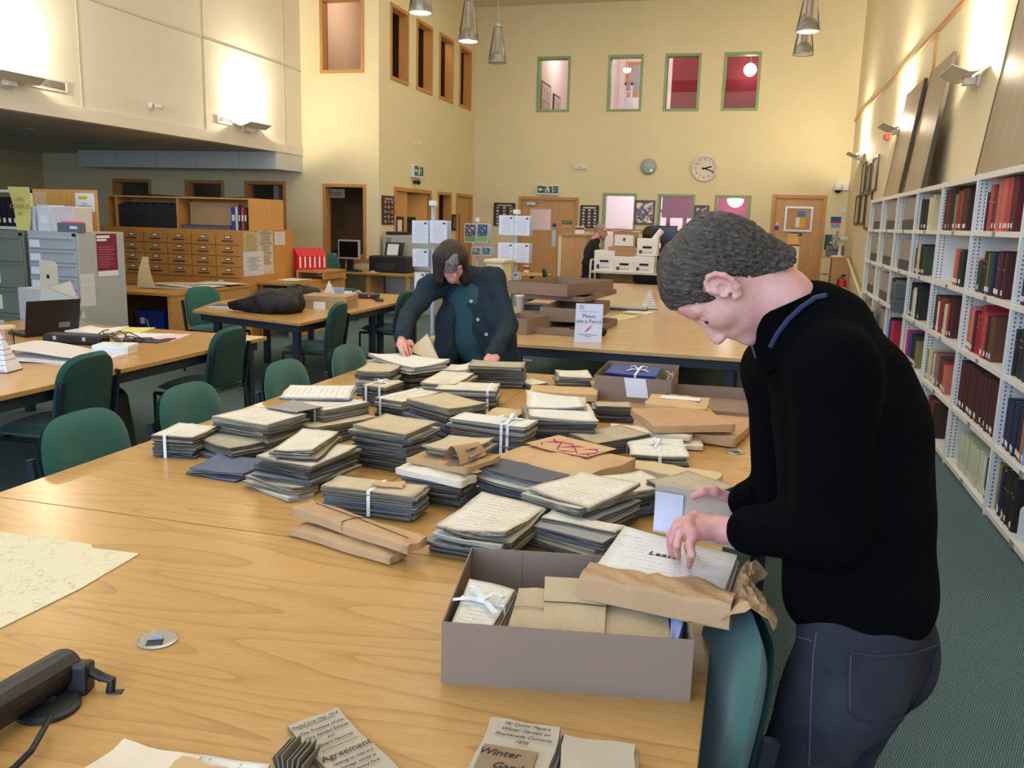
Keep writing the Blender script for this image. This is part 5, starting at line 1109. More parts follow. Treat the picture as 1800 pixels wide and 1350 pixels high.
lab = B().bx(-Wd*.44, Wd*.30, -Ln*.50, Ln*.11, .036, .0385, FR((0, 0, .001), ex, ey)).obj('brown_label', mat('brown_label_card', (140, 116, 88), .8, .1, 8), T2)
wr('Winter', .024, Ln*.02, .3, -Wd*.2, T2, .0405); wr('Garden', .024, -Ln*.13, .3, Wd*.06, T2, .0405)
B().bx(-Wd*.51, Wd*.51, -Ln*.30, -Ln*.30+.014, .0388, .0402, FR((0, 0, .001), ex, ey)).obj('white_tape', m_rib, T2)
stack('', [(1003, 1297), (1122, 1306), (1108, 1420), (960, 1410)], .034, ['aged', 'buff', 'plain'], tied=[], label='plain cream folded document at bottom right of table')
t = thing('slip_bundle', 'dark bundle of slips on edge at bottom of picture', 'document bundle', Zp(522, 1352, TZ))
for k in range(7): B().bx(-.0012, .0012, -.03, .03, 0, .035+.004*(k % 3), Matrix.Translation((.006*(k-3), 0, 0)) @ Matrix.Rotation(.10*(k-3), 4, 'Y')).obj('slip', P_['dark'], t)
# map
mm = NT('street_map'); co = mm.coord('Object', (1, 1, 1)); v1 = mm.node('ShaderNodeTexVoronoi', i_Scale=5.0, feature='DISTANCE_TO_EDGE'); v2 = mm.node('ShaderNodeTexNoise', i_Scale=7.0, i_Detail=4.0)
wp = mm.node('ShaderNodeVectorMath', operation='ADD'); mm.link(co, wp.inputs[0]); sc_ = mm.node('ShaderNodeVectorMath', operation='SCALE', i_Scale=.5); mm.link(v2.outputs[1], sc_.inputs[0]); mm.link(sc_.outputs[0], wp.inputs[1]); mm.link(wp.outputs[0], v1.inputs['Vector'])
ln = mm.math('LESS_THAN', v1.outputs[0], .012); ct = mm.math('LESS_THAN', mm.math('ABSOLUTE', mm.math('SUBTRACT', mm.math('FRACT', mm.math('MULTIPLY', v2.outputs[0], 9.0)), .5)), .03)
bs = mm.mix(mm.math('MULTIPLY', ct, .14), RGB((224, 212, 174)), RGB((120, 116, 110))); mm.link(mm.mix(mm.math('MULTIPLY', ln, .35), bs, RGB((110, 116, 126))), mm.p.inputs['Base Color']); mm.p.inputs['Roughness'].default_value = .7
pm = [(-2.28, .95), (-1.525, .95), (-1.532, 1.39), (-1.52, 1.62), (-1.535, 1.85), (-1.68, 1.842), (-1.70, 1.86), (-1.85, 1.872), (-1.86, 1.86), (-2.28, 1.85)]
tag(B().prism([(x+1.9, y-1.4) for x, y in pm], 0, .002).obj('street_map', mm.m, None, (-1.9, 1.4, TZ+.0008)), 'large cream map spread at left edge of table', 'map')
def grommet(label, px, r=.042, op=True):
    p = Zp(*px, TZ); t = thing('cable_grommet', label, 'grommet', p, .5)
    B().lathe([(.001, .001), (r, .001), (r, .003), (r*.9, .005), (r*.86, .0038), (.001, .0038)], 32, caps=False).obj('ring', m_steel, t, smooth=False)
    if op: box('slot', m_blk, -.020, .014, -.028, -.004, .0036, .0046, t); B().sheet(lambda u, v: (-.020+.034*u, -.004+.002*v, .0046+.012*v*math.sin(PI*u)**.5), 6, 2).obj('flap', m_steel, t)
grommet('silver cable grommet set in table near left edge', (277, 1126)); grommet('silver cable grommet beside the man\'s sweater', (1292, 795), .04)
# document-camera arm
ar = thing('boom_arm', 'black cylindrical boom arm with clip at lower left corner', 'arm', Zp(85, 1246, TZ)); lo = ar.location.copy()
B().lathe([(.001, 0), (.056, 0), (.056, .008), (.05, .012), (.001, .013)], 32, caps=False).obj('base_disc', mat('graphite_disc', (56, 58, 60), .35, .05, 20, metal=.6), ar, smooth=False)
A0, A1_ = Dp(-130, 1318, 1.38)-lo, Dp(122, 1168, 1.68)-lo; ax_ = (A1_-A0).normalized()
B().tube([A0, A0+(A1_-A0)*.96, A0+(A1_-A0)*.99, A1_], [.037, .037, .034, .022], 24).obj('barrel', mat('matt_black_barrel', (18, 18, 20), .4, .1, 10), ar, smooth=False)
Q = Dp(128, 1190, 1.66)-lo; F0 = FR(Q, RT, UP)
B().bx(-.012, -.006, -.05, .045, -.02, .02, F0).obj('clip_plate', m_steel, ar, bevel=.002); B().bx(-.006, .035, -.045, .03, -.022, .022, F0).obj('clip_body', m_blk, ar, bevel=.008)
B().tube([F0 @ Vector((.02, .02, 0)), F0 @ Vector((.055, .0, 0)), F0 @ Vector((.075, -.006, 0)), F0 @ Vector((.072, -.03, 0))], .009, 8).obj('clip_finger', m_blk, ar); B().tube([F0 @ Vector((.02, -.04, 0)), F0 @ Vector((.07, -.035, 0))], .006, 8).obj('clip_pin', m_steel, ar); B().bx(.072, .098, -.042, -.026, -.012, .012, F0).obj('clip_tip', m_blk, ar, bevel=.003)
B().cyl((0, 0, .012), A0+(A1_-A0)*.78-Vector((0, 0, .03)), .016).obj('neck', m_blk, ar)
tag(B().tube([Zp(88, 1262, .765), Zp(75, 1285, .77), Zp(55, 1320, .762), Zp(25, 1350, .748), Zp(-10, 1372, .745)], .0055, 8).obj('cable', m_blk), 'thick black cable leaving the boom arm base', 'cable')
# brown folder and white sheets at the bottom edge
packet('white sheets under a brown folder at bottom edge', [(255, 1306), (470, 1352), (420, 1420), (200, 1380)], .006, .005, 'white', 0, 'sheet', 'document')
packet('pinkish brown folder at bottom edge', [(150, 1362), (216, 1297), (345, 1335), (270, 1420)], .014, .007, 'ivory', 0, 'folder', 'folder').__class__
packet('dark stained brown sheet beside the bottom folder', [(280, 1360), (325, 1326), (385, 1350), (350, 1400)], .020, .004, 'tan', 0, 'sheet', 'document')
# ================================================================ people
from mathutils.bvhtree import BVHTree
def skin_mat(name, a, b):
    t = NT(name); p = t.p; co = t.coord('Object'); n = t.node('ShaderNodeTexNoise', i_Scale=18.0, i_Detail=5.0); t.link(co, n.inputs['Vector'])
    t.link(t.mix(t.math('MULTIPLY', t.math('SUBTRACT', n.outputs[0], .3), 2.2, clamp=True), RGB(a), RGB(b)), p.inputs['Base Color'])
    p.inputs['Roughness'].default_value = .5; p.inputs['Subsurface Weight'].default_value = .12; p.inputs['Subsurface Radius'].default_value = (.02, .008, .005); p.inputs['Subsurface Scale'].default_value = .3
    n2 = t.node('ShaderNodeTexNoise', i_Scale=160.0, i_Detail=3.0); t.link(co, n2.inputs['Vector']); t.bump(n2.outputs[0], .18, .003); return t.m
m_skin = skin_mat('pale_pink_skin', (220, 172, 158), (204, 136, 128)); m_skin2 = skin_mat('rosy_skin', (216, 160, 146), (196, 122, 116))
def hair_mat(name, a, b, scale=(60, 60, 14), rot=(0, 0, 0)):
    t = NT(name); p = t.p; co = t.coord('Object', scale, rot); n = t.node('ShaderNodeTexNoise', i_Scale=3.0, i_Detail=4.0, i_Distortion=.8); t.link(co, n.inputs['Vector'])
    t.link(t.mix(t.math('MULTIPLY', t.math('SUBTRACT', n.outputs[0], .32), 2.6, clamp=True), RGB(a), RGB(b)), p.inputs['Base Color']); p.inputs['Roughness'].default_value = .55; p.inputs['Specular IOR Level'].default_value = .35
    t.bump(n.outputs[0], .7, .008); return t.m
m_knit = mat('black_fine_knit', (7, 7, 9), 1.0, .18, 30, .35, spec=.04, bscale=420); m_rib_knit = mat('black_rib_knit', (6, 6, 8), 1.0, .15, 30, .4, spec=.04, bscale=300)
def denim():
    t = NT('washed_navy_denim'); p = t.p; co = t.coord('Object'); n = t.node('ShaderNodeTexNoise', i_Scale=5.0, i_Detail=4.0); t.link(co, n.inputs['Vector'])
    w = t.node('ShaderNodeTexNoise', i_Scale=700.0); t.link(co, w.inputs['Vector'])
    c = t.mix(t.math('MULTIPLY', t.math('SUBTRACT', n.outputs[0], .35), 2.4, clamp=True), RGB((34, 34, 42)), RGB((72, 70, 78)))
    t.link(t.mix(t.math('MULTIPLY', w.outputs[0], .35), c, RGB((30, 31, 40))), p.inputs['Base Color']); p.inputs['Roughness'].default_value = .9; p.inputs['Specular IOR Level'].default_value = .2
    t.bump(t.math('ADD', w.outputs[0], t.math('MULTIPLY', n.outputs[0], 2.0)), .5, .006); return t.m
m_jean = denim(); m_stitch = mat('pale_denim_seam', (72, 74, 84), .9, .2, 60); m_jdark = mat('dark_denim_seam', (26, 30, 46), .9, .2, 60)
def bas(f, k):
    f = Vector(f).normalized(); k = Vector(k); k = (k-f*k.dot(f)).normalized(); l = k.cross(f); return f, k, l
def Rm(f, k, l): return np.array([[f.x, k.x, l.x], [f.y, k.y, l.y], [f.z, k.z, l.z]])
def bvh_of(*objs):
    out = []
    for o in objs: out.append(BVHTree.FromPolygons([v.co for v in o.data.vertices], [p.vertices for p in o.data.polygons]))
    return out
def cast(trees, px, py, org=None):
    d = ray(px, py).normalized(); best = None
    for t in trees:
        h = t.ray_cast(CP, d)
        if h[0] is not None and (best is None or h[3] < best[3]): best = h
    return best
def decal(trees, pts, r, off=.0015, n=5, width=None):
    """thin cord following the surface under a polyline of view points"""
    out = []
    for i in range(len(pts)-1):
        for k in range(4 if i < len(pts)-2 else 5):
            f = k/4; h = cast(trees, pts[i][0]*(1-f)+pts[i+1][0]*f, pts[i][1]*(1-f)+pts[i+1][1]*f)
            if h: out.append(h[0]+h[1]*off)
    return B().tube(out, r, n) if len(out) > 1 else None
def hand_prims(w, kn, fingers, thumb, r=.0095, palm_r=.017):
    """w wrist, kn knuckle list, fingers list of joint lists, thumb joint list"""
    P = []; kn = [np.array(k) for k in kn]; w = np.array(w)
    for k in kn: P.append(('c', w*.85+k*.15, k, palm_r*1.12, r*1.35, .012))
    for i in range(len(kn)-1): P.append(('c', kn[i], kn[i+1], r*1.25, r*1.25, .008))
    for f in fingers:
        L = len(f)
        for i in range(L-1): P.append(('c', np.array(f[i]), np.array(f[i+1]), r*(1.12-.12*i), r*(1.0-.13*i), .004 if i else .006))
    for i in range(len(thumb)-1): P.append(('c', np.array(thumb[i]), np.array(thumb[i+1]), r*(1.5-.22*i), r*(1.22-.12*i), .008))
    return P

# ---------------------------------------------------------------- man in the foreground
man = thing('person', 'man in black sweater and jeans bending over the foreground box', 'person', (.24, 1.80, 0))
ORG = Vector((.24, 1.80, 0))
def pobj(name, me, m, parent):
    me.materials.append(m); me.transform(Matrix.Translation(-ORG)); o = mobj(name, me, parent); return o
h_ = Vector((-.862, .507, 0)); l_ = Vector((-.507, -.862, 0)); up_ = Vector((0, 0, 1))
th = math.radians(72); ps = math.radians(14)
f0 = RT*(-math.cos(th))-UP*math.sin(th); k0 = RT*(-math.sin(th))+UP*math.cos(th)
hf = f0*math.cos(ps)+FW*math.sin(ps); hl_ = -FW*math.cos(ps)+f0*math.sin(ps); hk = k0
EAR = Dp(1271, 506, 1.66); HC = EAR-hl_*.072
def H(F, K, L=0): return HC+hf*F+hk*K+hl_*L
HR = Rm(hf, hk, hl_)
N0, N1 = Dp(1400, 592, 1.76), H(-.055, -.035)
Ls, Le, Lw = Dp(1468, 655, 1.60), Dp(1455, 935, 1.63), Dp(1284, 934, 1.84)
Rs, Re, Rw = Dp(1368, 650, 1.98), Dp(1372, 880, 1.97), Dp(1300, 880, 1.99)
pr = [('e', H(-.028, .030), (.096, .076, .074), HR, .02), ('e', H(.030, -.005), (.056, .072, .060), HR, .03), ('e', H(.048, -.062), (.048, .048, .047), HR, .03), ('e', H(.078, -.098), (.022, .022, .024), HR, .02),
      ('c', H(.050, .055, -.02), H(.050, .055, .02), .022, .022, .03),
      ('c', H(.076, .006), H(.105, -.040), .009, .0125, .012), ('e', H(.097, -.045, .010), (.011, .008, .008), HR, .006), ('e', H(.097, -.045, -.010), (.011, .008, .008), HR, .006),
      ('c', H(.066, .026, .012), H(.056, .026, .046), .011, .010, .012), ('c', H(.066, .026, -.012), H(.056, .026, -.046), .011, .010, .012),
      ('e', H(.048, -.022, .040), (.026, .026, .022), HR, .02), ('e', H(.048, -.022, -.040), (.026, .026, .022), HR, .02),
      ('-e', H(.080, .008, .033), (.014, .010, .016), HR, .008), ('-e', H(.080, .008, -.033), (.014, .010, .016), HR, .008),
      ('e', H(.064, .006, .033), (.013, .012, .013), HR, .004), ('e', H(.064, .006, -.033), (.013, .012, .013), HR, .004),
      ('e', H(.086, -.064), (.011, .006, .020), HR, .006), ('e', H(.084, -.073), (.011, .006, .018), HR, .005),
      ('c', H(-.035, -.035), Dp(1374, 521, 1.725), .055, .052, .03), ('c', Dp(1374, 521, 1.725), Dp(1424, 562, 1.755), .052, .053, .03), ('c', H(.0, -.05), Dp(1400, 562, 1.75), .045, .050, .03)]
for s in (1, -1):
    ep = [(.012, .010), (.012, .026), (.002, .036), (-.012, .037), (-.022, .028), (-.025, .012), (-.021, -.006), (-.011, -.020), (.001, -.030), (.008, -.027)]
    for i in range(len(ep)-1):
        la, lb = [(.073+.020*max(0, -(q[0])/.025)+.004) for q in (ep[i], ep[i+1])]
        pr.append(('c', H(*ep[i], s*la), H(*ep[i+1], s*lb), .0052 if i < 7 else .007, .0052 if i < 6 else .0072, .003))
    pr.append(('e', H(-.006, .006, s*.078), (.017, .028, .005), HR, .006)); pr.append(('-e', H(.0, .0, s*.083), (.008, .012, .006), HR, .004)); pr.append(('c', H(.014, -.002, s*.076), H(.012, -.010, s*.077), .005, .005, .004))
head = pobj('head', sdf_mesh('head', pr, .0028, .02), m_skin, man)
m_hair = hair_mat('dark_brown_short_hair', (32, 27, 25), (92, 82, 73), (14, 70, 70))
def hcut(P):
    q = P-np.array(HC); F = q@np.array(hf); K = q@np.array(hk); L = np.abs(q@np.array(hl_))
    # scalp boundary: nape low at the back, over the ear, sideburn, straight forehead line
    bk = np.interp(F, [-.16, -.09, -.074, -.045, -.036, -.028, -.014, .018, .022, .036, .042, .06, .10], [-.120, -.118, -.112, -.072, -.055, -.015, .040, .040, -.006, -.004, .036, .060, .078])
    return (bk-K+.004*np.sin(F*900)*np.sin(L*700))*.7
ph_ = [('e', H(-.032, .032), (.104, .080, .081), HR, .02), ('e', H(.005, .055), (.070, .058, .070), HR, .04), ('e', H(-.062, -.010), (.062, .066, .066), HR, .03), ('c', H(-.02, .098, -.03), H(.015, .088, .03), .018, .02, .03), ('c', H(-.070, -.02), H(-.062, -.115), .056, .050, .03)]
hm = sdf_mesh('hair', ph_, .0032, .02, hcut)
hv = np.empty(len(hm.vertices)*3, np.float32); hm.vertices.foreach_get('co', hv); hv = hv.reshape(-1, 3); q = hv-np.array(HC); F_, K_, L_ = q@np.array(hf), q@np.array(hk), q@np.array(hl_)
hn = np.empty_like(hv).ravel(); hm.vertex_normals.foreach_get('vector', hn); hn = hn.reshape(-1, 3)
dsp = .0020*np.sin(F_*95+14*np.sin(K_*38+L_*22))*np.sin(K_*150+L_*120+6*np.sin(F_*60)) + .0012*np.sin(L_*260+K_*180+9*np.sin(F_*45))
hm.vertices.foreach_set('co', (hv+hn*dsp[:, None]).astype(np.float32).ravel()); hm.update(); pobj('hair', hm, m_hair, man)
m_brow = mat('eyebrow_hair', (62, 48, 40), .8, .2, 80); m_lash = mat('dark_lash', (30, 22, 22), .6)
for s in (1, -1):
    b = B().tube([H(.074, .026, s*.014)-ORG, H(.073, .031, s*.030)-ORG, H(.062, .030, s*.046)-ORG], [.003, .004, .002], 6).obj('eyebrow', m_brow, man)
    B().tube([H(.077, .002, s*.022)-ORG, H(.0785, -.003, s*.033)-ORG, H(.070, .000, s*.044)-ORG], [.0014, .0022, .0016], 6).obj('eyelashes', m_lash, man)
B().tube([H(.0955, -.0688, -.016)-ORG, H(.097, -.0688, 0)-ORG, H(.0945, -.0688, .016)-ORG], .0012, 5).obj('mouth_line', mat('lip_line', (140, 76, 72), .6), man)
# sweater
sp = (Dp(1440, 560, 1.76)-Dp(1515, 1080, 1.76)).normalized(); tf, tk, tl = bas(h_, sp); TR = Rm(tf, tk, tl)
sw = [('e', Dp(1484, 755, 1.765), (.128, .21, .172), TR, .06), ('e', Dp(1506, 930, 1.765), (.142, .20, .160), TR, .06), ('e', Dp(1512, 1035, 1.765), (.146, .13, .162), TR, .05),
      ('e', Dp(1525, 830, 1.765), (.105, .20, .160), TR, .06), ('c', Ls, Dp(1425, 590, 1.76), .080, .085, .07), ('c', Rs, Dp(1425, 590, 1.76), .080, .085, .07), ('c', Dp(1432, 592, 1.76), Dp(1500, 745, 1.77), .092, .12, .06),
      ('c', Ls, Le, .074, .062, .035), ('c', Le, Lw*.78+Le*.22, .062, .050, .03), ('c', Rs, Re, .072, .060, .035), ('c', Re, Rw*.75+Re*.25, .056, .047, .03)]
sm = sdf_mesh('sweater', sw, .0065)
def wrinkle(me, amp, fr, seed=0):
    v = np.empty(len(me.vertices)*3, np.float32); me.vertices.foreach_get('co', v); v = v.reshape(-1, 3); n = np.empty_like(v).ravel(); me.vertex_normals.foreach_get('vector', n); n = n.reshape(-1, 3)
    d = amp*(np.sin(v[:, 2]*fr+5*np.sin(v[:, 0]*fr*.31+seed)+3*np.sin(v[:, 1]*fr*.27))*np.sin(v[:, 0]*fr*.5+v[:, 1]*fr*.4+seed)); me.vertices.foreach_set('co', (v+n*d[:, None]).astype(np.float32).ravel()); me.update()
wrinkle(sm, .004, 26, 1); sweater = pobj('sweater', sm, m_knit, man)
ax = (Dp(1376, 538, 1.745)-Dp(1402, 596, 1.745)); axn = ax.normalized(); c0 = Dp(1402, 596, 1.745); c1_ = Dp(1376, 538, 1.745)
co_ = axn.orthogonal().normalized(); cu_ = axn.cross(co_); wd_ = RT*.89-UP*(-.455); wd_ = (wd_-axn*wd_.dot(axn)).normalized(); dp_ = axn.cross(wd_)
b = B(); nn = 40; ringp = [(c0-axn*.03, .110, .105), (c0, .092, .092), (c0+(c1_-c0)*.5, .084, .086), (c1_, .080, .083), (c1_+axn*.004, .077, .080), (c1_-axn*.002, .073, .076), (c0, .078, .080)]
vs_ = [p+wd_*(a*math.cos(2*PI*k/nn))+dp_*(bb*math.sin(2*PI*k/nn))-ORG for p, a, bb in ringp for k in range(nn)]
b.add(vs_, [(i*nn+k, i*nn+(k+1) % nn, (i+1)*nn+(k+1) % nn, (i+1)*nn+k) for i in range(len(ringp)-1) for k in range(nn)]); collar = b.obj('collar', m_rib_knit, man, smooth=True)
zp = [c1_-wd_*.083+axn*.002-ORG, c0-wd_*.092-ORG]; B().tube(zp, .003, 6).obj('zip', mat('dark_zip_teeth', (50, 50, 54), .4, .1, 20, metal=.5), collar)
# cuffs
for a, c in ((Le, Lw), (Re, Rw)):
    e0, e1_ = a+(c-a)*.70, a+(c-a)*.80; B().tube([e0-ORG, (e0+e1_)/2-ORG, e1_-ORG], [.051, .050, .048], 24).obj('cuff', m_rib_knit, man, smooth=True)
# jeans
PV = Dp(1512, 1145, 1.765); hipL, hipR = PV+l_*.095-Vector((0, 0, .05)), PV-l_*.095-Vector((0, 0, .05))
knL, knR = Vector((.13, 1.70, .47)), Vector((.27, 1.93, .47)); anL, anR = Vector((.17, 1.70, .09)), Vector((.33, 1.95, .09))
jn = [('e', PV+Vector((0, 0, .05)), (.122, .12, .156), Rm(h_, up_, l_), .04), ('e', PV-h_*.028+l_*.075-Vector((0, 0, .02)), (.098, .115, .090), Rm(h_, up_, l_), .04), ('e', PV-h_*.028-l_*.075-Vector((0, 0, .02)), (.098, .115, .090), Rm(h_, up_, l_), .04),
      ('c', hipL, knL, .102, .066, .04), ('c', hipR, knR, .102, .066, .04), ('c', knL, anL, .066, .052, .03), ('c', knR, anR, .066, .052, .03)]
jm = sdf_mesh('jeans', jn, .0075); wrinkle(jm, .003, 30, 4); jeans = pobj('jeans', jm, m_jean, man)
jt = [BVHTree.FromPolygons([v.co+ORG for v in jeans.data.vertices], [p.vertices for p in jeans.data.polygons])]
st_ = [BVHTree.FromPolygons([v.co+ORG for v in o.data.vertices], [p.vertices for p in o.data.polygons]) for o in (sweater, collar)]
def seam(name, pts, r, m, parent, trees):
    b = decal(trees, pts, r)
    if b: b.v = [tuple(Vector(v)-ORG) for v in b.v]; return b.obj(name, m, parent)
pk = [(1493, 1146), (1545, 1152), (1600, 1148), (1648, 1132), (1636, 1185), (1610, 1235), (1585, 1262), (1545, 1272), (1505, 1262), (1491, 1250), (1493, 1146)]
seam('back_pocket_seam', pk, .0022, m_jdark, jeans, jt); seam('back_pocket_hem', [(1496, 1147), (1545, 1153), (1600, 1149), (1646, 1134)], .0017, m_stitch, jeans, jt); seam('back_pocket_stitch', [(1496, 1150), (1494, 1200), (1494, 1248)], .0014, m_stitch, jeans, jt)
seam('side_seam', [(1436, 1112), (1430, 1160), (1427, 1220), (1425, 1275), (1422, 1345)], .0017, m_stitch, jeans, jt); seam('front_pocket_edge', [(1374, 1085), (1378, 1105), (1395, 1118), (1428, 1126)], .0017, m_stitch, jeans, jt); seam('yoke_seam', [(1590, 1115), (1630, 1106), (1655, 1090)], .0022, m_jdark, jeans, jt)
seam('lanyard', [(1452, 520), (1432, 524), (1408, 540), (1385, 562), (1366, 588), (1355, 610)], .0048, mat('navy_lanyard', (38, 50, 78), .7, .1, 40), man, st_)
for a, d_ in ((anL, 0), (anR, 0)):
    c = Vector((a.x, a.y, 0)); me = sdf_mesh('shoe', [('c', c-h_*.05+Vector((0, 0, .045)), c+h_*.16+Vector((0, 0, .038)), .045, .036, .02), ('c', c+Vector((0, 0, .05)), c+Vector((0, 0, .10)), .046, .044, .02)], .008, .02, lambda P: .004-P[..., 2]); pobj('shoe', me, m_blk, man)
# hands (each continues into the bare forearm)
def g(x, y, z): return Zp(x, y, z)
z0 = pz+.004
lk = [Dp(1222, 908, 1.86), Dp(1211, 917, 1.84), Dp(1211, 929, 1.815), Dp(1218, 941, 1.80)]
lf = [[lk[0], Dp(1192, 918, 1.875), Dp(1178, 940, 1.88), g(1177, 962, z0+.006)], [lk[1], Dp(1188, 927, 1.85), Dp(1181, 950, 1.85), g(1182, 976, z0+.006)], [lk[2], Dp(1194, 938, 1.825), Dp(1190, 958, 1.815), g(1192, 979, z0+.006)], [lk[3], Dp(1213, 957, 1.79), Dp(1216, 975, 1.775), g(1211, 995, z0+.006)]]
lt = [Dp(1262, 915, 1.88), Dp(1235, 925, 1.905), Dp(1218, 942, 1.91), g(1208, 962, z0+.008)]
wl = Dp(1272, 932, 1.835)
hp = hand_prims(wl, lk, lf, lt, .0093, .0175) + [('c', wl, Lw*.62+Le*.38, .026, .034, .02)]
hm2 = sdf_mesh('left_hand', hp, .0026, .015); lh = pobj('hand', hm2, m_skin2, man)
m_nail = mat('finger_nail', (226, 178, 170), .3, .03)
def nail(p, q, parent):
    p, q = Vector(p), Vector(q); d = (q-p).normalized(); M = FR(q-ORG+d*.001-FW*.0062, d, d.cross(FW).normalized()); B().lathe([(.0001, 0), (.0045, .0002), (.0050, .0012), (.003, .0018), (.0001, .002)], 12, M @ Matrix.Diagonal((1.3, .9, -1, 1)), caps=False).obj('nail', m_nail, parent, smooth=True)
nail(lf[3][2], lf[3][3], lh); nail(lf[1][2], lf[1][3], lh)
dq = dep-.035
rt_ = [Dp(1284, 876, dq+.01), Dp(1256, 864, dq-.005), Dp(1236, 864, dq-.008), Dp(1219, 873, dq-.006)]
rk = [Dp(1268, 872+12*i, dep+.035) for i in range(4)]
rf = [[k, k+Vector((-.03, .008, -.004)), k+Vector((-.052, .006, -.008)), k+Vector((-.070, .0, -.012))] for k in rk]
wr_ = Dp(1298, 888, dep+.0)
pobj('hand', sdf_mesh('right_hand', hand_prims(wr_, rk, rf, rt_, .0093, .0165) + [('c', wr_, Rw*.5+Re*.5, .026, .032, .02)], .003, .015), m_skin2, man)

# ---------------------------------------------------------------- woman across the table
wom = thing('person', 'woman with dark bobbed hair and grey cardigan sorting papers', 'person', (-1.62, 5.45, 0)); ORG = Vector((-1.62, 5.45, 0))
m_card2 = mat('charcoal_cable_knit', (38, 50, 58), .95, .28, 18, .5, spec=.15, bscale=60); m_teal = mat('teal_blouse', (22, 66, 76), .8, .15, 10, .2); m_trs = mat('black_trousers', (16, 18, 24), .9, .1, 10)
hd = 5.30
f2 = (RT*.28-UP*.62-FW*.74).normalized(); f2, k2, l2 = bas(f2, UP*.9-FW*.55+RT*.05)
WC = Dp(793, 462, hd)
def W(F, K, L=0): return WC+f2*F+k2*K+l2*L
WR = Rm(f2, k2, l2); N_ = Dp(812, 488, 5.45)
wp = [('e', W(0, .03), (.092, .095, .072), WR, .02), ('e', W(.045, -.02), (.050, .075, .056), WR, .03), ('e', W(.055, -.075), (.035, .035, .035), WR, .02), ('c', W(.085, .005), W(.108, -.035), .010, .013, .01), ('c', W(.088, .022, -.035), W(.088, .022, .035), .010, .010, .015),
      ('-e', W(.100, .0, .032), (.013, .010, .015), WR, .008), ('-e', W(.100, .0, -.032), (.013, .010, .015), WR, .008), ('e', W(.090, -.068), (.010, .006, .020), WR, .006), ('e', W(.05, -.03, .04), (.025, .028, .02), WR, .02), ('e', W(.05, -.03, -.04), (.025, .028, .02), WR, .02), ('c', W(-.02, -.06), N_, .05, .055, .03)]
pobj('head', sdf_mesh('head', wp, .0045, .02), m_skin2, wom)
m_hw = hair_mat('dark_brown_bob', (20, 15, 16), (62, 48, 44), (46, 46, 8)); m_hg = hair_mat('grey_fringe', (72, 66, 64), (150, 142, 138), (46, 46, 8))
def wcut(P):
    q = P-np.array(WC); F = q@np.array(f2); K = q@np.array(k2); L = q@np.array(l2)
    face = np.maximum.reduce([K-(.035), np.abs(L+.005)-.052, .02-F]); return -face
hair_p = [('e', W(-.008, .045), (.110, .100, .092), WR, .03), ('c', W(-.02, .03, .06), W(.03, -.125, .085), .055, .030, .03), ('c', W(-.02, .03, -.06), W(.035, -.120, -.085), .055, .030, .03), ('c', W(-.06, .02, 0), W(-.055, -.10, 0), .07, .05, .03), ('c', W(.02, .06, .05), W(.06, -.09, .085), .035, .024, .03), ('c', W(.02, .06, -.05), W(.06, -.08, -.080), .035, .024, .03)]
pobj('hair', sdf_mesh('hair', hair_p, .006, .02, wcut), m_hw, wom)
fr_p = []
for q in range(9):
    a = -.056+.0085*q; fr_p += [('c', W(.086, .098, a*.25+.006), W(.104-.35*abs(a+.01), .056, a*.8), .009, .011, .010), ('c', W(.104-.35*abs(a+.01), .056, a*.8), W(.110-.55*abs(a+.012), -.004-.3*abs(a+.01)+.006*(q % 2), a*1.05-.004), .011, .004, .008)]
pobj('fringe', sdf_mesh('fringe', fr_p, .0032, .015), m_hg, wom)
for s in (1, -1): B().tube([W(.103+.001*0, .004, s*.032+.016*math.cos(a))-ORG+k2*(.013*math.sin(a)) for a in np.linspace(0, 2*PI, 13)], .0013, 5).obj('spectacle_rim', m_steel, wom)
# torso, arms
S1, S2 = Dp(756, 505, 5.42), Dp(866, 492, 5.52)         # right and left shoulder (her right is left in view)
E1, E2 = Dp(718, 556, 5.26), Dp(893, 572, 5.40); W1, W2 = Dp(706, 592, 5.00), Dp(868, 622, 5.08)
bl = [('e', Dp(822, 560, 5.52), (.15, .11, .24), None, .05), ('e', Dp(818, 525, 5.53), (.13, .09, .12), None, .05), ('c', Dp(812, 495, 5.50), Dp(822, 600, 5.54), .070, .105, .05), ('c', Dp(822, 600, 5.54), Dp(838, 632, 5.52), .10, .07, .04)]
pobj('blouse', sdf_mesh('blouse', bl, .010), m_teal, wom)
jk = [('e', Dp(825, 565, 5.56), (.20, .15, .27), None, .06), ('e', Dp(872, 610, 5.60), (.13, .15, .20), None, .06), ('c', S1, Dp(812, 490, 5.52), .075, .08, .06), ('c', S2, Dp(818, 488, 5.52), .080, .08, .06), ('c', S1, E1, .072, .056, .04), ('c', E1, W1, .056, .046, .03), ('c', S2, E2, .078, .060, .04), ('c', E2, W2, .060, .046, .03),
      ('c', Dp(790, 560, 5.50), Dp(782, 660, 5.50), .09, .075, .05), ('c', Dp(868, 560, 5.50), Dp(893, 665, 5.52), .11, .105, .05),
      ('-e', Dp(806, 530, 5.4), (.030, .2, .11), None, .01), ('-e', Dp(811, 585, 5.4), (.055, .2, .14), None, .01), ('-e', Dp(820, 650, 5.4), (.10, .2, .16), None, .01), ('-c', W1*1.0, W1+(W1-E1)*.5, .02, .02, .004)]
me = sdf_mesh('cardigan', jk, .010); wrinkle(me, .006, 42, 2); cardi = pobj('cardigan', me, m_card2, wom)
ct_ = [BVHTree.FromPolygons([v.co+ORG for v in cardi.data.vertices], [p.vertices for p in cardi.data.polygons])]
m_but = mat('pewter_button', (176, 168, 154), .4, .1, 40)
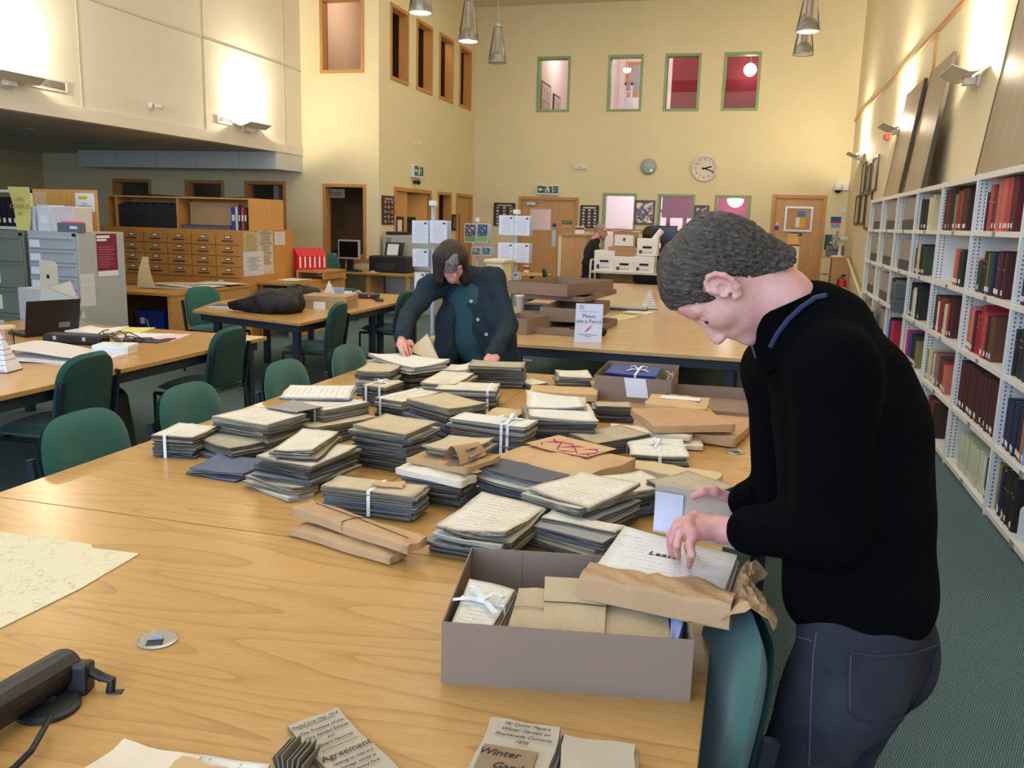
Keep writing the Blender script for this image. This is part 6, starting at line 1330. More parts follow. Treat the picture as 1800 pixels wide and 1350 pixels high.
for px in ((814.5, 498), (825, 530), (837, 562), (852, 588)):
    hh = cast(ct_, px[0]+3, px[1])
    if hh: M = FR(hh[0]-ORG+hh[1]*.003, hh[1].orthogonal(), hh[1].cross(hh[1].orthogonal())); B().lathe([(.0001, .004), (.009, .004), (.0115, .002), (.0115, 0)], 14, M, caps=False).obj('button', m_but, wom, smooth=True)
HP = Dp(842, 652, 5.62); hp1, hp2 = HP+Vector((-.09, 0, -.02)), HP+Vector((.09, 0, -.02))
tr = [('e', HP, (.16, .12, .16), None, .05), ('c', hp1, Vector((HP.x-.10, HP.y, .10)), .085, .055, .04), ('c', hp2, Vector((HP.x+.10, HP.y, .10)), .085, .055, .04)]
pobj('trousers', sdf_mesh('trousers', tr, .012), m_trs, wom)
for x in (HP.x-.10, HP.x+.10):
    c = Vector((x, HP.y-.02, 0)); pobj('shoe', sdf_mesh('shoe', [('c', c+Vector((0, .05, .04)), c+Vector((0, -.12, .035)), .045, .035, .02)], .01, .02, lambda P: .004-P[..., 2]), m_blk, wom)
# right hand on the papers: fingers pointing down towards the sheet
k1 = [Dp(700, 606, 4.95), Dp(706, 608, 4.93), Dp(712, 608, 4.94), Dp(717, 606, 4.97)]
fg = [[k1[0], Dp(704, 615, 4.90), Dp(709, 624, 4.88), Dp(712, 631, 4.88)], [k1[1], Dp(709, 618, 4.88), Dp(713, 628, 4.87), Dp(715, 636, 4.87)], [k1[2], Dp(715, 618, 4.90), Dp(718, 627, 4.89), Dp(719, 635, 4.89)], [k1[3], Dp(720, 614, 4.95), Dp(722, 621, 4.93), Dp(722, 628, 4.93)]]
pobj('hand', sdf_mesh('right_hand', hand_prims(W1, k1, fg, [Dp(714, 598, 5.0), Dp(722, 601, 4.98), Dp(726, 607, 4.96)], .0092, .017) + [('c', E1*.3+W1*.7, W1, .030, .027, .015)], .0042, .015), m_skin2, wom)
k3 = [Dp(860, 630, 5.02), Dp(865, 632, 5.01), Dp(870, 632, 5.01), Dp(875, 630, 5.02)]
fg = [[k, k+Vector((0, -.03, -.012)), k+Vector((0, -.05, -.02)), k+Vector((0, -.06, -.03))] for k in k3]
h2o = pobj('hand', sdf_mesh('left_hand', hand_prims(W2, k3, fg, [Dp(860, 624, 5.05), Dp(854, 630, 5.03), Dp(853, 634, 5.0)], .0092, .017) + [('c', E2*.3+W2*.7, W2, .030, .027, .015)], .0045, .015), m_skin2, wom)
B().tube([W2-ORG+(W2-E2).normalized()*-.012, W2-ORG+(W2-E2).normalized()*.006], .031, 16).obj('watch_strap', mat('brown_leather', (84, 40, 34), .6), wom); M = FR(Dp(864, 619, 5.045)-ORG, RT, UP); B().lathe([(.0001, .002), (.013, .002), (.014, -.004)], 18, M, caps=False).obj('watch_face', m_steel, wom)

# ---------------------------------------------------------------- older man at the counter (profile, looking right)
old = thing('person', 'grey-haired bearded man in dark jumper standing at reception', 'person', (-2.72, 15.0, 0)); ORG = Vector((-2.72, 15.0, 0)); dd = 15.02
oc = Dp(1056, 408, dd); of, ok_, ol = bas(RT*.93-UP*.25-FW*.15, UP); OR_ = Rm(of, ok_, ol)
def Oh(F, K, L=0): return oc+of*F+ok_*K+ol*L
pobj('head', sdf_mesh('head', [('e', Oh(0, .03), (.10, .10, .078), OR_, .02), ('e', Oh(.05, -.03), (.05, .08, .06), OR_, .03), ('c', Oh(.09, .02), Oh(.125, -.02), .011, .015, .01), ('c', Oh(-.03, -.05), Oh(-.07, -.17), .06, .07, .03), ('e', Oh(-.01, 0, -.08), (.02, .032, .01), OR_, .005), ('e', Oh(-.01, 0, .08), (.02, .032, .01), OR_, .005)], .008, .02), m_skin2, old)
m_gh = hair_mat('grey_hair', (104, 92, 80), (178, 166, 150), (30, 30, 12))
pobj('hair', sdf_mesh('hair', [('e', Oh(-.02, .045), (.105, .10, .086), OR_, .02), ('c', Oh(-.06, .02), Oh(-.08, -.06), .05, .035, .02)], .008, .02, lambda P: np.maximum((P-np.array(oc))@np.array(of)-.035-.4*((P-np.array(oc))@np.array(ok_)-.06), -(P-np.array(oc))@np.array(ok_)-.09)), m_gh, old)
pobj('beard', sdf_mesh('beard', [('c', Oh(.02, -.06, .05), Oh(.075, -.10, 0), .022, .03, .02), ('c', Oh(.02, -.06, -.05), Oh(.075, -.10, 0), .022, .03, .02), ('c', Oh(.105, -.055, -.02), Oh(.105, -.055, .02), .012, .012, .01)], .008, .02), m_gh, old)
B().tube([Oh(.10, .02, .05)-ORG, Oh(.105, .015, -.0)-ORG, Oh(.09, .02, -.07)-ORG, Oh(0, .02, -.086)-ORG], .004, 5).obj('spectacles', m_blk, old)
m_jump = mat('navy_black_jumper', (22, 24, 32), .95, .15, 12, .3)
oS = Dp(1040, 432, dd-.16); pobj('jumper', sdf_mesh('jumper', [('e', Dp(1041, 446, dd), (.15, .19, .20), None, .06), ('e', Dp(1038, 474, dd), (.15, .18, .22), None, .06), ('c', oS, Dp(1030, 462, dd-.2), .08, .065, .03), ('c', Dp(1030, 462, dd-.2), Dp(1050, 476, dd-.24), .065, .05, .03), ('c', Dp(1044, 428, dd), Dp(1048, 424, dd), .09, .07, .04)], .012), m_jump, old)
ha = Dp(1054, 478, dd-.24); kk = [ha+Vector((.05, .0, -.01+.015*i)) for i in range(3)]; pobj('hand', sdf_mesh('hand', hand_prims(ha, kk, [[k, k+Vector((.03, 0, -.01)), k+Vector((.05, 0, -.03))] for k in kk], [ha, ha+Vector((.03, .02, .02))], .0095), .006, .02), m_skin2, old)
a0 = Dp(1038, 490, dd); pobj('trousers', sdf_mesh('trousers', [('e', a0, (.17, .15, .16), None, .04), ('c', a0+Vector((-.02, -.08, -.05)), Vector((a0.x+.02, a0.y-.08, .08)), .10, .06, .04), ('c', a0+Vector((.02, .08, -.05)), Vector((a0.x+.08, a0.y+.08, .08)), .10, .06, .04)], .014), m_trs, old)
for dy in (-.08, .08): pobj('shoe', sdf_mesh('shoe', [('c', (a0.x, a0.y+dy, .045), (a0.x+.2, a0.y+dy, .04), .05, .04, .02)], .012, .02, lambda P: .004-P[..., 2]), m_blk, old)
# ---------------------------------------------------------------- seated person behind the trolley
ORG = Vector((-1.75, 15.9, 0)); sea = thing('person', 'seated dark-haired person at reception desk, head above boxes', 'person', ORG); sc2 = Dp(1140, 411, 15.9)
pobj('head', sdf_mesh('head', [('e', sc2, (.075, .095, .11), None, .02), ('c', sc2-Vector((0, 0, .08)), sc2-Vector((0, 0, .2)), .055, .06, .03)], .01, .02), m_skin2, sea)
pobj('hair', sdf_mesh('hair', [('e', sc2+Vector((0, -.005, .015)), (.105, .115, .125), None, .03), ('c', sc2+Vector((-.03, -.04, -.02)), sc2+Vector((-.05, -.05, -.17)), .075, .05, .03), ('c', sc2+Vector((.03, -.04, -.02)), sc2+Vector((.05, -.05, -.17)), .075, .05, .03)], .01, .02, lambda P: P[..., 1]-(sc2.y+.06)), hair_mat('chestnut_hair', (30, 18, 14), (78, 50, 38), (26, 26, 8)), sea)
tp = sc2-Vector((0, 0, .42)); pobj('top', sdf_mesh('top', [('e', tp, (.19, .13, .26), None, .05), ('c', tp+Vector((-.17, 0, .14)), tp+Vector((-.22, .15, -.14)), .065, .05, .03), ('c', tp+Vector((.17, 0, .14)), tp+Vector((.22, .15, -.14)), .065, .05, .03), ('c', tp+Vector((-.22, .15, -.14)), tp+Vector((-.12, .36, -.12)), .05, .04, .03), ('c', tp+Vector((.22, .15, -.14)), tp+Vector((.12, .36, -.12)), .05, .04, .03)], .014), mat('dark_olive_top', (46, 48, 40), .9, .1), sea)
hipz = .52; pobj('trousers', sdf_mesh('trousers', [('e', (tp.x, tp.y, hipz+.05), (.18, .15, .12), None, .05), ('c', (tp.x-.09, tp.y, hipz), (tp.x-.1, tp.y+.42, hipz), .08, .065, .04), ('c', (tp.x+.09, tp.y, hipz), (tp.x+.1, tp.y+.42, hipz), .08, .065, .04), ('c', (tp.x-.1, tp.y+.42, hipz), (tp.x-.1, tp.y+.40, .08), .065, .05, .03), ('c', (tp.x+.1, tp.y+.42, hipz), (tp.x+.1, tp.y+.40, .08), .065, .05, .03)], .014), m_trs, sea)
swivel('black swivel chair under the seated person behind trolley', tp.x, tp.y+.02, PI/2, m_bfab, m_blk)
# ================================================================ left bay: cabinets, card catalogue, desks
def fb(px0, py0, px1, py1, Y): a, b = Yp(px0, py0, Y), Yp(px1, py1, Y); return min(a.x, b.x), max(a.x, b.x), min(a.z, b.z), max(a.z, b.z)
m_gcab = mat('grey_steel_cabinet', (170, 174, 176), .45, .04, 5); m_gcab2 = mat('olive_grey_steel', (118, 122, 110), .45, .05, 5)
m_paper = mat('white_paper', (226, 226, 226), .7, .02, 8)
def cabinet(label, x0, x1, y0, y1, h, n, m, top=.05, lw=.12):
    t = thing('filing_cabinet', label, 'cabinet', ((x0+x1)/2, y0, 0)); w2 = (x1-x0)/2; d = y1-y0
    box('body', m, -w2, w2, .02, d, 0, h, t, .004); dh = (h-top-.06)/n
    for k in range(n):
        z1 = h-top-k*dh; o = box('drawer', m, -w2+.02, w2-.02, 0, .022, z1-dh+.012, z1, t, .004)
        box('pull_lip', m, -w2+.03, w2-.03, -.012, 0, z1-.02, z1-.006, o); box('label_card', m_paper, -w2+.04, -w2+.04+lw, -.003, 0, z1-dh*.80, z1-dh*.25, o)
    box('lock', m_blk, w2-.045, w2-.02, -.004, .02, h-.04, h-.012, t); return t
cabinet('pale grey multi-drawer filing cabinet with posters on its side', -6.93, -6.335, 7.0, 7.66, 1.42, 10, m_gcab)
cabinet('olive grey filing cabinet at left edge with white labels', -7.62, -6.975, 7.0, 7.66, 1.41, 5, m_gcab2, lw=.30)
def sheet_x(name, label, cat, X, px, m, th=.002):
    """flat sheet fixed on a plane of constant x"""
    a, b = Xp(px[0], px[1], X), Xp(px[2], px[3], X); y0, y1 = sorted((a.y, b.y)); z0, z1 = sorted((a.z, b.z))
    t = thing(name, label, cat, (X, (y0+y1)/2, z0)); w2 = (y1-y0)/2
    p = B().sheet(lambda u, v: (th, -w2+2*w2*u, (z1-z0)*v), 1, 1).obj('sheet', m, t); return t, w2, z1-z0, p
t, w2, h, p = sheet_x('poster', 'maroon poster with white bands on side of grey cabinet', 'poster', -6.335, (168, 411, 208, 484), mat('maroon_print', (122, 18, 52), .5, .06, 6), .003)
box('white_band', m_paper, .003, .004, -w2, w2, 0, h*.13, t); box('title_strip', m_paper, .003, .004, -w2*.95, w2*.3, h*.90, h*.96, t); box('title_strip', m_paper, .003, .004, -w2*.95, 0, h*.83, h*.88, t)
for k in range(9): box('text_line', mat('pale_maroon_text', (190, 120, 140), .6), .003, .0036, -w2*.85, w2*(.1+.08*((k*5) % 9)), h*(.22+.058*k), h*(.232+.058*k), t)
sheet_x('notice', 'white typed notice on side of grey cabinet, below poster', 'notice', -6.335, (140, 482, 169, 537), written('typed_notice', (214, 212, 210), (90, 88, 92), 16, .5, (205, 200, 196), blot=.03, strength=.7), .003)
# things standing on the cabinets
def upright(name, label, cat, px, Y, d, m, lean=0, z=1.42, parts=None):
    x0, x1, z0, z1 = fb(*px, Y); t = thing(name, label, cat, ((x0+x1)/2, Y, z)); t.rotation_euler = (lean, 0, 0); w2 = (x1-x0)/2
    box('body', m, -w2, w2, 0, d, 0, z1-z, t, .003); return t, w2, z1-z
m_box_w = mat('white_box_file', (206, 212, 220), .6, .03, 6)
t, w2, h = upright('box_file', 'white box file on cabinets, left one', 'box file', (38, 363, 63, 404), 7.1, .2, m_box_w); box('spine_label', m_paper, -w2*.6, w2*.6, -.002, 0, h*.3, h*.6, t)
t, w2, h = upright('box_file', 'white box file on cabinets, middle one', 'box file', (64, 360, 88, 404), 7.08, .2, m_box_w); box('spine_label', m_paper, -w2*.6, w2*.6, -.002, 0, h*.3, h*.6, t)
t, w2, h = upright('box_file', 'pinkish white box file on cabinets, widest', 'box file', (89, 364, 131, 404), 7.12, .25, mat('pinkish_box_file', (208, 198, 196), .6, .03)); box('lid', m_paper, -w2*.98, w2*.98, -.003, .25, h, h+.012, t)
t, w2, h = upright('card_box', 'small grey index box with pink cards on top', 'box', (100, 391, 138, 408), 7.02, .1, mat('slate_index_box', (96, 106, 120), .6, .05)); box('pink_cards', mat('neon_pink_card', (240, 92, 130), .7), -w2*.7, w2*.95, .01, .09, h, h+.012, t); box('label', m_paper, w2*.2, w2*.9, -.002, 0, h*.35, h*.65, t)
x0, x1, z0, z1 = fb(13, 328, 57, 405, 7.05); t = thing('yellow_sheet', 'tall yellow handwritten sheet leaning on cabinet top', 'notice', ((x0+x1)/2, 7.05, 1.42)); w2 = (x1-x0)/2
B().sheet(lambda u, v: (-w2*(.45+.55*v)+(w2*(.45+.55*v)+w2*(.75+.25*v))*u, .02*math.sin(PI*v), (z1-1.42)*v), 4, 6, .0).obj('sheet', mat('soft_yellow_paper', (208, 196, 110), .7, .05), t).modifiers.new('s', 'SOLIDIFY').thickness = .002
text('handwriting', '1901\nCENSUS\nIn', .065, mat('faint_pencil', (150, 140, 90), .8), t, FR((0, -.006, (z1-1.42)*.55), (1, 0, 0), (0, 0, 1)), .1)
# wooden screen with notice behind the cabinets
x0, x1, z0, z1 = fb(56, 332, 172, 406, 7.75); t = thing('wooden_screen', 'oak carrel screen carrying a yellow-headed notice', 'screen', ((x0+x1)/2, 7.75, 0)); w2 = (x1-x0)/2
m_oak2 = wood('golden_oak_panel', (208, 156, 90), (188, 132, 68), .45, 2, 2, 4); box('panel', m_oak2, -w2, w2, 0, .03, 0, z1, t, .003)
a0, a1, b0, b1 = fb(131, 339, 166, 373, 7.74); n_ = box('notice', m_paper, a0-t.location.x, a1-t.location.x, -.004, 0, b0, b1, t); cx = (a0+a1)/2-t.location.x; hh = b1-b0
box('yellow_strip', mat('bright_yellow', (240, 206, 30), .6), cx-.07, cx+.03, -.006, -.004, b0+hh*.66, b0+hh*.84, n_); text('lettering', 'Be Aware', .026, m_ink, n_, FR((cx-.02, -.0065, b0+hh*.75), (1, 0, 0), (0, 0, 1))); text('lettering', 'CCTV\nSecurity Cameras\nin Operation', .022, m_ink, n_, FR((cx, -.0065, b0+hh*.32), (1, 0, 0), (0, 0, 1)))
box('pinned_sheet', mat('buff_paper', (206, 172, 130), .7), -w2+.02, -w2+.18, -.004, 0, z1-.32, z1-.03, t)
# dark ledgers at left edge on a white shelf
t = thing('wall_shelf', 'white shelf unit at left edge holding dark ledgers', 'shelf', (-8.1, 7.9, 0)); box('top', m_bw, -.5, .28, 0, .3, 1.80, 1.83, t); box('shelf', m_bw, -.5, .28, 0, .3, 1.40, 1.43, t)
for x in (-.5, .25): box('side', m_bw, x, x+.03, 0, .3, 0, 1.83, t)
for k in range(6):
    x0 = -8.35+k*.075; o = box('ledger', mat('black_ledger', (24, 24, 34), .5, .1, 10), -.03, .03, 0, .22, 0, .32, None, .004, (x0, 7.94, 1.432)); o.rotation_euler = (0, math.radians(-9), 0)
    tag(o, 'tall black ledger on the left edge shelf, %s from left' % ordn(k), 'ledger', 'black ledgers at left edge'); box('spine_label', m_lab, -.018, .018, -.002, 0, .04, .09, o)
# card catalogue with bookshelf on top
m_cat = wood('catalogue_oak', (194, 140, 76), (170, 116, 56), .4, 2.5, 0, 4); CX0, CX1, CY = -8.70, -6.465, 10.0
t = thing('card_catalogue', 'oak card catalogue with rows of small labelled drawers', 'cabinet', ((CX0+CX1)/2, CY, 0)); W2 = (CX1-CX0)/2
box('carcass', m_cat, -W2, W2, .02, 1.35, 0, 1.42, t, .004); m_pl = mat('label_plate', (60, 66, 86), .4, .1, 20, metal=.4)
for r in range(4):
    for c in range(6):
        x = W2-.01-(c+1)*.370; z = 1.37-(r+1)*.142
        o = box('drawer', m_cat, x+.006, x+.364, 0, .022, z+.005, z+.137, t, .003); f = box('label_plate', m_pl, x+.14, x+.235, -.006, 0, z+.085, z+.122, o); box('label', m_lab, x+.15, x+.225, -.0075, -.006, z+.092, z+.115, o); B().cyl((x+.10, -.014, z+.055), (x+.27, -.014, z+.055), .006, n=6).obj('handle', m_jdark, o)
for r in range(5):
    z = .80-(r+1)*.105; o = box('drawer', m_cat, W2-.38, W2-.01, 0, .022, z+.004, z+.10, t, .003); box('label', m_lab, W2-.36, W2-.28, -.004, 0, z+.04, z+.075, o)
box('wide_drawer', m_cat, -W2+.02, W2-.40, 0, .022, .66, .79, t, .003)
for k in range(3): box('wide_drawer', m_cat, -W2+.02, W2-.40, 0, .022, .10+.185*k, .27+.185*k, t, .003)
m_dvol = mat('black_bound_volume', (30, 32, 36), .6, .2, 12)
t = thing('book_shelf', 'oak shelf on top of card catalogue full of black volumes', 'shelf', ((CX0+CX1)/2, 10.22, 1.42)); SW2 = 1.12
box('top', m_oak2, -SW2, SW2, 0, .85, .40, .42, t); box('back', m_oak2, -SW2, SW2, .33, .35, 0, .40, t)
for x in (-SW2, -.98, .0, SW2-.02): box('divider', m_oak2, x, x+.022, 0, .85 if x > 1 else .34, 0, .40, t)
for i, x in enumerate([-.94+.046*k for k in range(20)]):
    o = B().bx(-.021, .021, .0, .24, 0, .31+.012*((i*7) % 3)).obj('bound_volume', m_dvol, None, ((CX0+CX1)/2+x+.02, 10.24, 1.421), 0, .004); tag(o, 'black bound volume on catalogue shelf, %s from left' % ordn(i), 'book', 'black volumes on catalogue shelf'); box('title_band', m_pl, -.017, .017, -.001, 0, .22, .235, o)
sx = (CX0+CX1)/2
t = thing('folded_board', 'large folded beige board inside right half of catalogue shelf', 'board', (sx+.50, 10.30, 1.475)); B().sheet(lambda u, v: (-.40+.75*u, .08-.02*math.sin(PI*u), .30*v), 6, 2).obj('panel', mat('beige_card', (176, 146, 104), .8, .1, 4), t)
t = thing('flat_box', 'flat blue-grey box lying on catalogue shelf', 'box', (sx+.42, 10.26, 1.421)); box('base', P_['blue'], -.38, .38, 0, .26, 0, .035, t); box('lid', P_['slate'], -.382, .382, -.002, .262, .035, .052, t)
for i, (c_, w_) in enumerate((('blu', .07), ('wht', .03), ('nav', .03), ('rose', .04), ('mar', .04))):
    o = B().bx(-w_/2, w_/2, 0, .22, 0, .30).obj('ring_binder', mat('cloth_'+c_, CL[c_], .7), None, (sx+.86+.046*i, 10.24, 1.421), 0, .003); tag(o, '%s file at right end of catalogue shelf' % CN[c_], 'file'); box('label', m_lab, -w_*.3, w_*.3, -.002, 0, .12, .2, o)
t = thing('paper_sheets', 'long curling paper sheets lying on top of catalogue shelf', 'paper', (sx+.15, 10.25, 1.842)); B().sheet(lambda u, v: (-.9+1.75*u, .02+.4*v, .006+.012*math.sin(7*u)*(1-v)), 14, 3).obj('sheet', mat('straw_paper', (200, 184, 150), .8, .06, 4), t)
# maps pinned on the catalogue's end
m_map1 = written('engraved_map', (206, 192, 166), (96, 84, 90), 20, .62, (176, 156, 120), lw=.9, freq=16, margin=.14, strength=.55)
sheet_x('wall_map', 'tall engraved map pinned on end of card catalogue', 'map', CX1, (451, 366, 481, 481), m_map1, .004)
sheet_x('wall_map', 'small yellowed map on catalogue end, upper left', 'map', CX1, (426, 407, 455, 446), written('yellow_map', (190, 178, 126), (120, 110, 80), 18, .6, (170, 150, 100), lw=.9, freq=14, strength=.4), .003)
sheet_x('wall_map', 'white county map on catalogue end, lower left', 'map', CX1, (426, 443, 464, 483), written('white_map', (206, 206, 206), (110, 112, 130), 16, .6, (190, 186, 180), lw=.9, freq=14, margin=.22, strength=.5), .005)
sheet_x('notice', 'white notice with bold line on catalogue end, right', 'notice', CX1, (482, 407, 501, 430), written('bold_notice', (214, 206, 204), (60, 50, 60), 9, .55, (205, 200, 196), blot=.02, strength=.7), .003)
# desks in the left bay
def desk(label, x0, x1, y0, y1, z, m, panels):
    t = thing('desk', label, 'desk', ((x0+x1)/2, (y0+y1)/2, 0)); cx, cy = t.location.x, t.location.y
    box('top', m, x0-cx, x1-cx, y0-cy, y1-cy, z-.035, z, t, .003)
    for a0, a1, b0, b1 in panels: box('side_panel', m, a0-cx, a1-cx, b0-cy, b1-cy, 0, z-.035, t, .003)
    return t
m_dk = wood('honey_oak_desk', (190, 142, 78), (170, 122, 58), .4, 2, 0, 4)
desk('honey oak desk with blue bin beneath, beside grey cabinet', -7.35, -6.27, 8.28, 9.93, TZ, m_dk, [(-6.33, -6.28, 8.3, 9.9), (-7.34, -7.29, 8.3, 9.9), (-7.3, -6.33, 9.85, 9.9)])
desk('honey oak desk under the red magazine files', -6.46, -5.98, 10.35, 12.05, TZ, m_dk, [(-6.03, -5.98, 10.4, 12.0), (-6.45, -6.42, 10.4, 12.0), (-6.42, -6.03, 11.97, 12.0)])
desk('computer desk against the wall with monitor and printer', -7.6, -5.35, 13.1, 13.84, TZ, m_dk, [(-7.55, -7.5, 13.15, 13.8), (-5.45, -5.40, 13.12, 13.17), (-5.45, -5.40, 13.75, 13.8), (-6.2, -6.12, 13.2, 13.75)])
for i, (x, y, a, m, lb) in enumerate(((-6.75, 8.9, .2, P_['grey'], 'grey sheet'), (-6.6, 9.2, -.1, m_paper, 'white sheet'), (-6.95, 9.3, .3, P_['buff'], 'buff map'), (-6.55, 9.6, .05, P_['cream'], 'cream paper'))):
    tag(B().sheet(lambda u, v: (-.3+.6*u, -.2+.4*v, .003+.004*math.sin(5*u+v*3+i)), 6, 4, .002).obj('paper_sheet', m, None, (x, y, TZ+.004+.006*i), a), '%s spread on the honey oak desk beside grey cabinet' % lb, 'paper')
t = thing('rolled_map', 'white plan draped over the end of grey cabinet desk', 'plan', (-6.98, 8.75, TZ+.002)); B().sheet(lambda u, v: (-.10+.26*u*(1-.7*v), .12*v*v, .36*v), 6, 6).obj('sheet', mat('ivory_plan', (214, 204, 172), .7, .08, 5), t).modifiers.new('s', 'SOLIDIFY').thickness = .002
# blue recycling bin
x0, x1, z0, z1 = fb(245, 544, 297, 577, 8.55); t = thing('recycling_bin', 'blue plastic recycling bin with white emblem under desk', 'bin', ((x0+x1)/2, 8.6, 0)); w2 = (x1-x0)/2
m_bin = mat('royal_blue_plastic', (18, 50, 150), .4, .06, 6); b = B()
for s0, s1 in ((1.0, .82),):
    q0 = [(-w2*s1, -.12*s1), (w2*s1, -.12*s1), (w2*s1, .12*s1), (-w2*s1, .12*s1)]; q1 = [(-w2, -.13), (w2, -.13), (w2, .13), (-w2, .13)]
    b.add([(x, y, 0) for x, y in q0]+[(x, y, z1) for x, y in q1], [(3, 2, 1, 0)]+[(i, (i+1) % 4, 4+(i+1) % 4, 4+i) for i in range(4)])
o = b.obj('tub', m_bin, t); o.modifiers.new('s', 'SOLIDIFY').thickness = .006; box('rim', m_bin, -w2-.012, w2+.012, -.142, -.128, z1-.02, z1+.004, t)
B().tube([(-w2*.5, -.132, z1*.78), (-w2*.2, -.130, z1*.80), (w2*.05, -.124, z1*.45), (w2*.15, -.122, z1*.40)], .006, 5).obj('emblem', m_paper, t); box('emblem_plate', m_paper, -w2*.62, -w2*.32, -.136, -.132, z1*.70, z1*.84, t)
# red magazine files
m_redf = mat('scarlet_box_file', (206, 26, 36), .5, .05, 8)
for i in range(6):
    t = thing('magazine_file', 'scarlet magazine file with white stripe, %s from left' % ordn(i), 'magazine file', (-6.34+.042*i, 11.30+.066*i, TZ+.12), 1.0, 'scarlet magazine files on desk')
    b = B().prism([(0, 0), (.24, 0), (.24, .31), (.10, .31), (0, .20)], -.038, .038, Matrix.Rotation(PI/2, 4, 'X')); b.v = [(v[1]*0+v[1], v[0], v[2]) for v in b.v]; b.obj('case', m_redf, t, bevel=.002); box('white_stripe', m_paper, -.012, .012, -.003, -.0005, .03, .19, t)
t = thing('file_stand', 'small oak stand under the scarlet magazine files', 'stand', (-6.18, 11.5, TZ)); box('shelf', m_dk, -.2, .26, -.25, .42, .09, .12, t); box('support', m_dk, -.2, -.17, -.25, .42, 0, .09, t); box('support', m_dk, .22, .25, -.25, .42, 0, .09, t)
tag(B().sheet(lambda u, v: (-.22+.3*u, -.2+.42*v, .012+.012*abs(u-.5)), 4, 2, .008).obj('open_book', m_paper, None, (-6.12, 10.85, TZ)), 'open white booklet on desk near red files', 'book')
# computer set
x0, x1, z0, z1 = fb(594, 421, 631.5, 456, 13.4); t = thing('monitor', 'small silver framed monitor with black screen on computer desk', 'monitor', ((x0+x1)/2, 13.4, TZ)); w2 = (x1-x0)/2; m_silv = mat('silver_plastic', (176, 178, 182), .4, .04)
box('bezel', m_silv, -w2, w2, 0, .05, z0-TZ, z1-TZ, t, .006); box('screen', mat('black_screen', (10, 11, 13), .15, .05), -w2+.025, w2-.025, -.003, .001, z0-TZ+.03, z1-TZ-.025, t); box('stalk', m_blk, -.05, .05, .03, .09, .02, z0-TZ+.05, t); box('foot', m_blk, -.12, .12, -.06, .14, 0, .02, t, .006)
x0, x1, z0, z1 = fb(583, 440, 593, 473, 13.45); t = thing('computer_tower', 'slim black computer tower beside monitor', 'computer', ((x0+x1)/2, 13.45, TZ)); box('case', m_blk, -.05, .05, 0, .3, 0, z1-TZ, t, .004); box('drive_panel', m_silv, -.04, .04, -.003, 0, .2, .28, t)
t = thing('keyboard', 'black keyboard in front of small monitor', 'keyboard', (-6.5, 13.2, TZ)); box('base', m_blk, -.2, .2, -.06, .08, 0, .018, t, .004); box('keys', mat('key_grey', (52, 54, 58), .6, .3, 60), -.19, .19, -.05, .07, .018, .024, t)
x0, x1, z0, z1 = fb(648, 449, 716, 473, 13.3); t = thing('printer', 'black inkjet printer with white paper in its feed', 'printer', ((x0+x1)/2, 13.3, TZ)); w2 = (x1-x0)/2; h = z1-TZ
box('body', m_blk, -w2, w2, 0, .32, 0, h, t, .02); box('output_slot', mat('dark_grey_plastic', (44, 44, 48), .4), -w2*.6, w2*.3, -.004, .02, h*.2, h*.6, t)
B().bx(-.17, .17, -.008, .008, 0, .24, Matrix.Translation((-.02, .28, h-.01)) @ Matrix.Rotation(math.radians(-18), 4, 'X')).obj('paper_support', m_blk, t, bevel=.02); B().bx(-.10, .10, -.003, .003, .01, .20, Matrix.Translation((-.03, .24, h)) @ Matrix.Rotation(math.radians(-18), 4, 'X')).obj('paper', m_paper, t)
t = thing('computer_mouse', 'pale computer mouse and papers left of printer', 'mouse', (-6.1, 13.25, TZ)); B().lathe([(.0001, .03), (.03, .025), (.045, .008), (.045, 0)], 14, Matrix.Diagonal((1.2, .8, 1, 1)), caps=False).obj('shell', m_silv, t, smooth=True); box('mat', m_paper, -.1, .1, -.08, .08, -.0, .002, t)
# large grey microfilm reader with sweeping hood
t = thing('microfilm_reader', 'large grey reader machine with sweeping curved hood', 'machine', (-5.75, 13.95, 0)); m_mach = mat('light_grey_machine', (178, 178, 174), .5, .04, 5)
pf = [(-.46, TZ+.02), (.46, TZ+.02), (.46, 1.62)]+[(.40-.42*q, 1.62-.27*math.sin(q*PI/2)**.7) for q in np.linspace(0, 1, 8)]+[(-.46, 1.34)]
B().prism(pf, -.05, .55, Matrix.Rotation(PI/2, 4, 'X') @ Matrix.Scale(-1, 4, (0, 0, 1))).obj('housing', m_mach, t, bevel=.006); box('base', m_mach, -.44, .44, 0, .5, 0, TZ+.02, t); box('top_tray', m_blk, -.44, -.05, .05, .45, 1.345, 1.40, t); box('badge', m_tab, -.40, -.30, -.053, -.049, 1.22, 1.30, t)
t = struct(box('trim_7', m_oakh, -7.68, -6.28, YF-.02, YF, .86, .93))
tx = NT('frosted_window_sign'); MATS['frosted_window_sign'] = tx.m; tx.p.inputs['Base Color'].default_value = RGB((120, 122, 118)); tx.p.inputs['Roughness'].default_value = .5
a0, a1, b0, b1 = fb(580, 332, 606, 348, YF+.10); t = thing('window_sign', 'grey frosted sign in the window reading tion', 'sign', ((a0+a1)/2, YF+.10, b0)); box('panel', tx.m, -(a1-a0)/2, (a1-a0)/2, 0, .006, 0, b1-b0, t); text('lettering', 'tion', .15, m_ink, t, FR((-.02, -.003, (b1-b0)/2), (1, 0, 0), (0, 0, 1)))

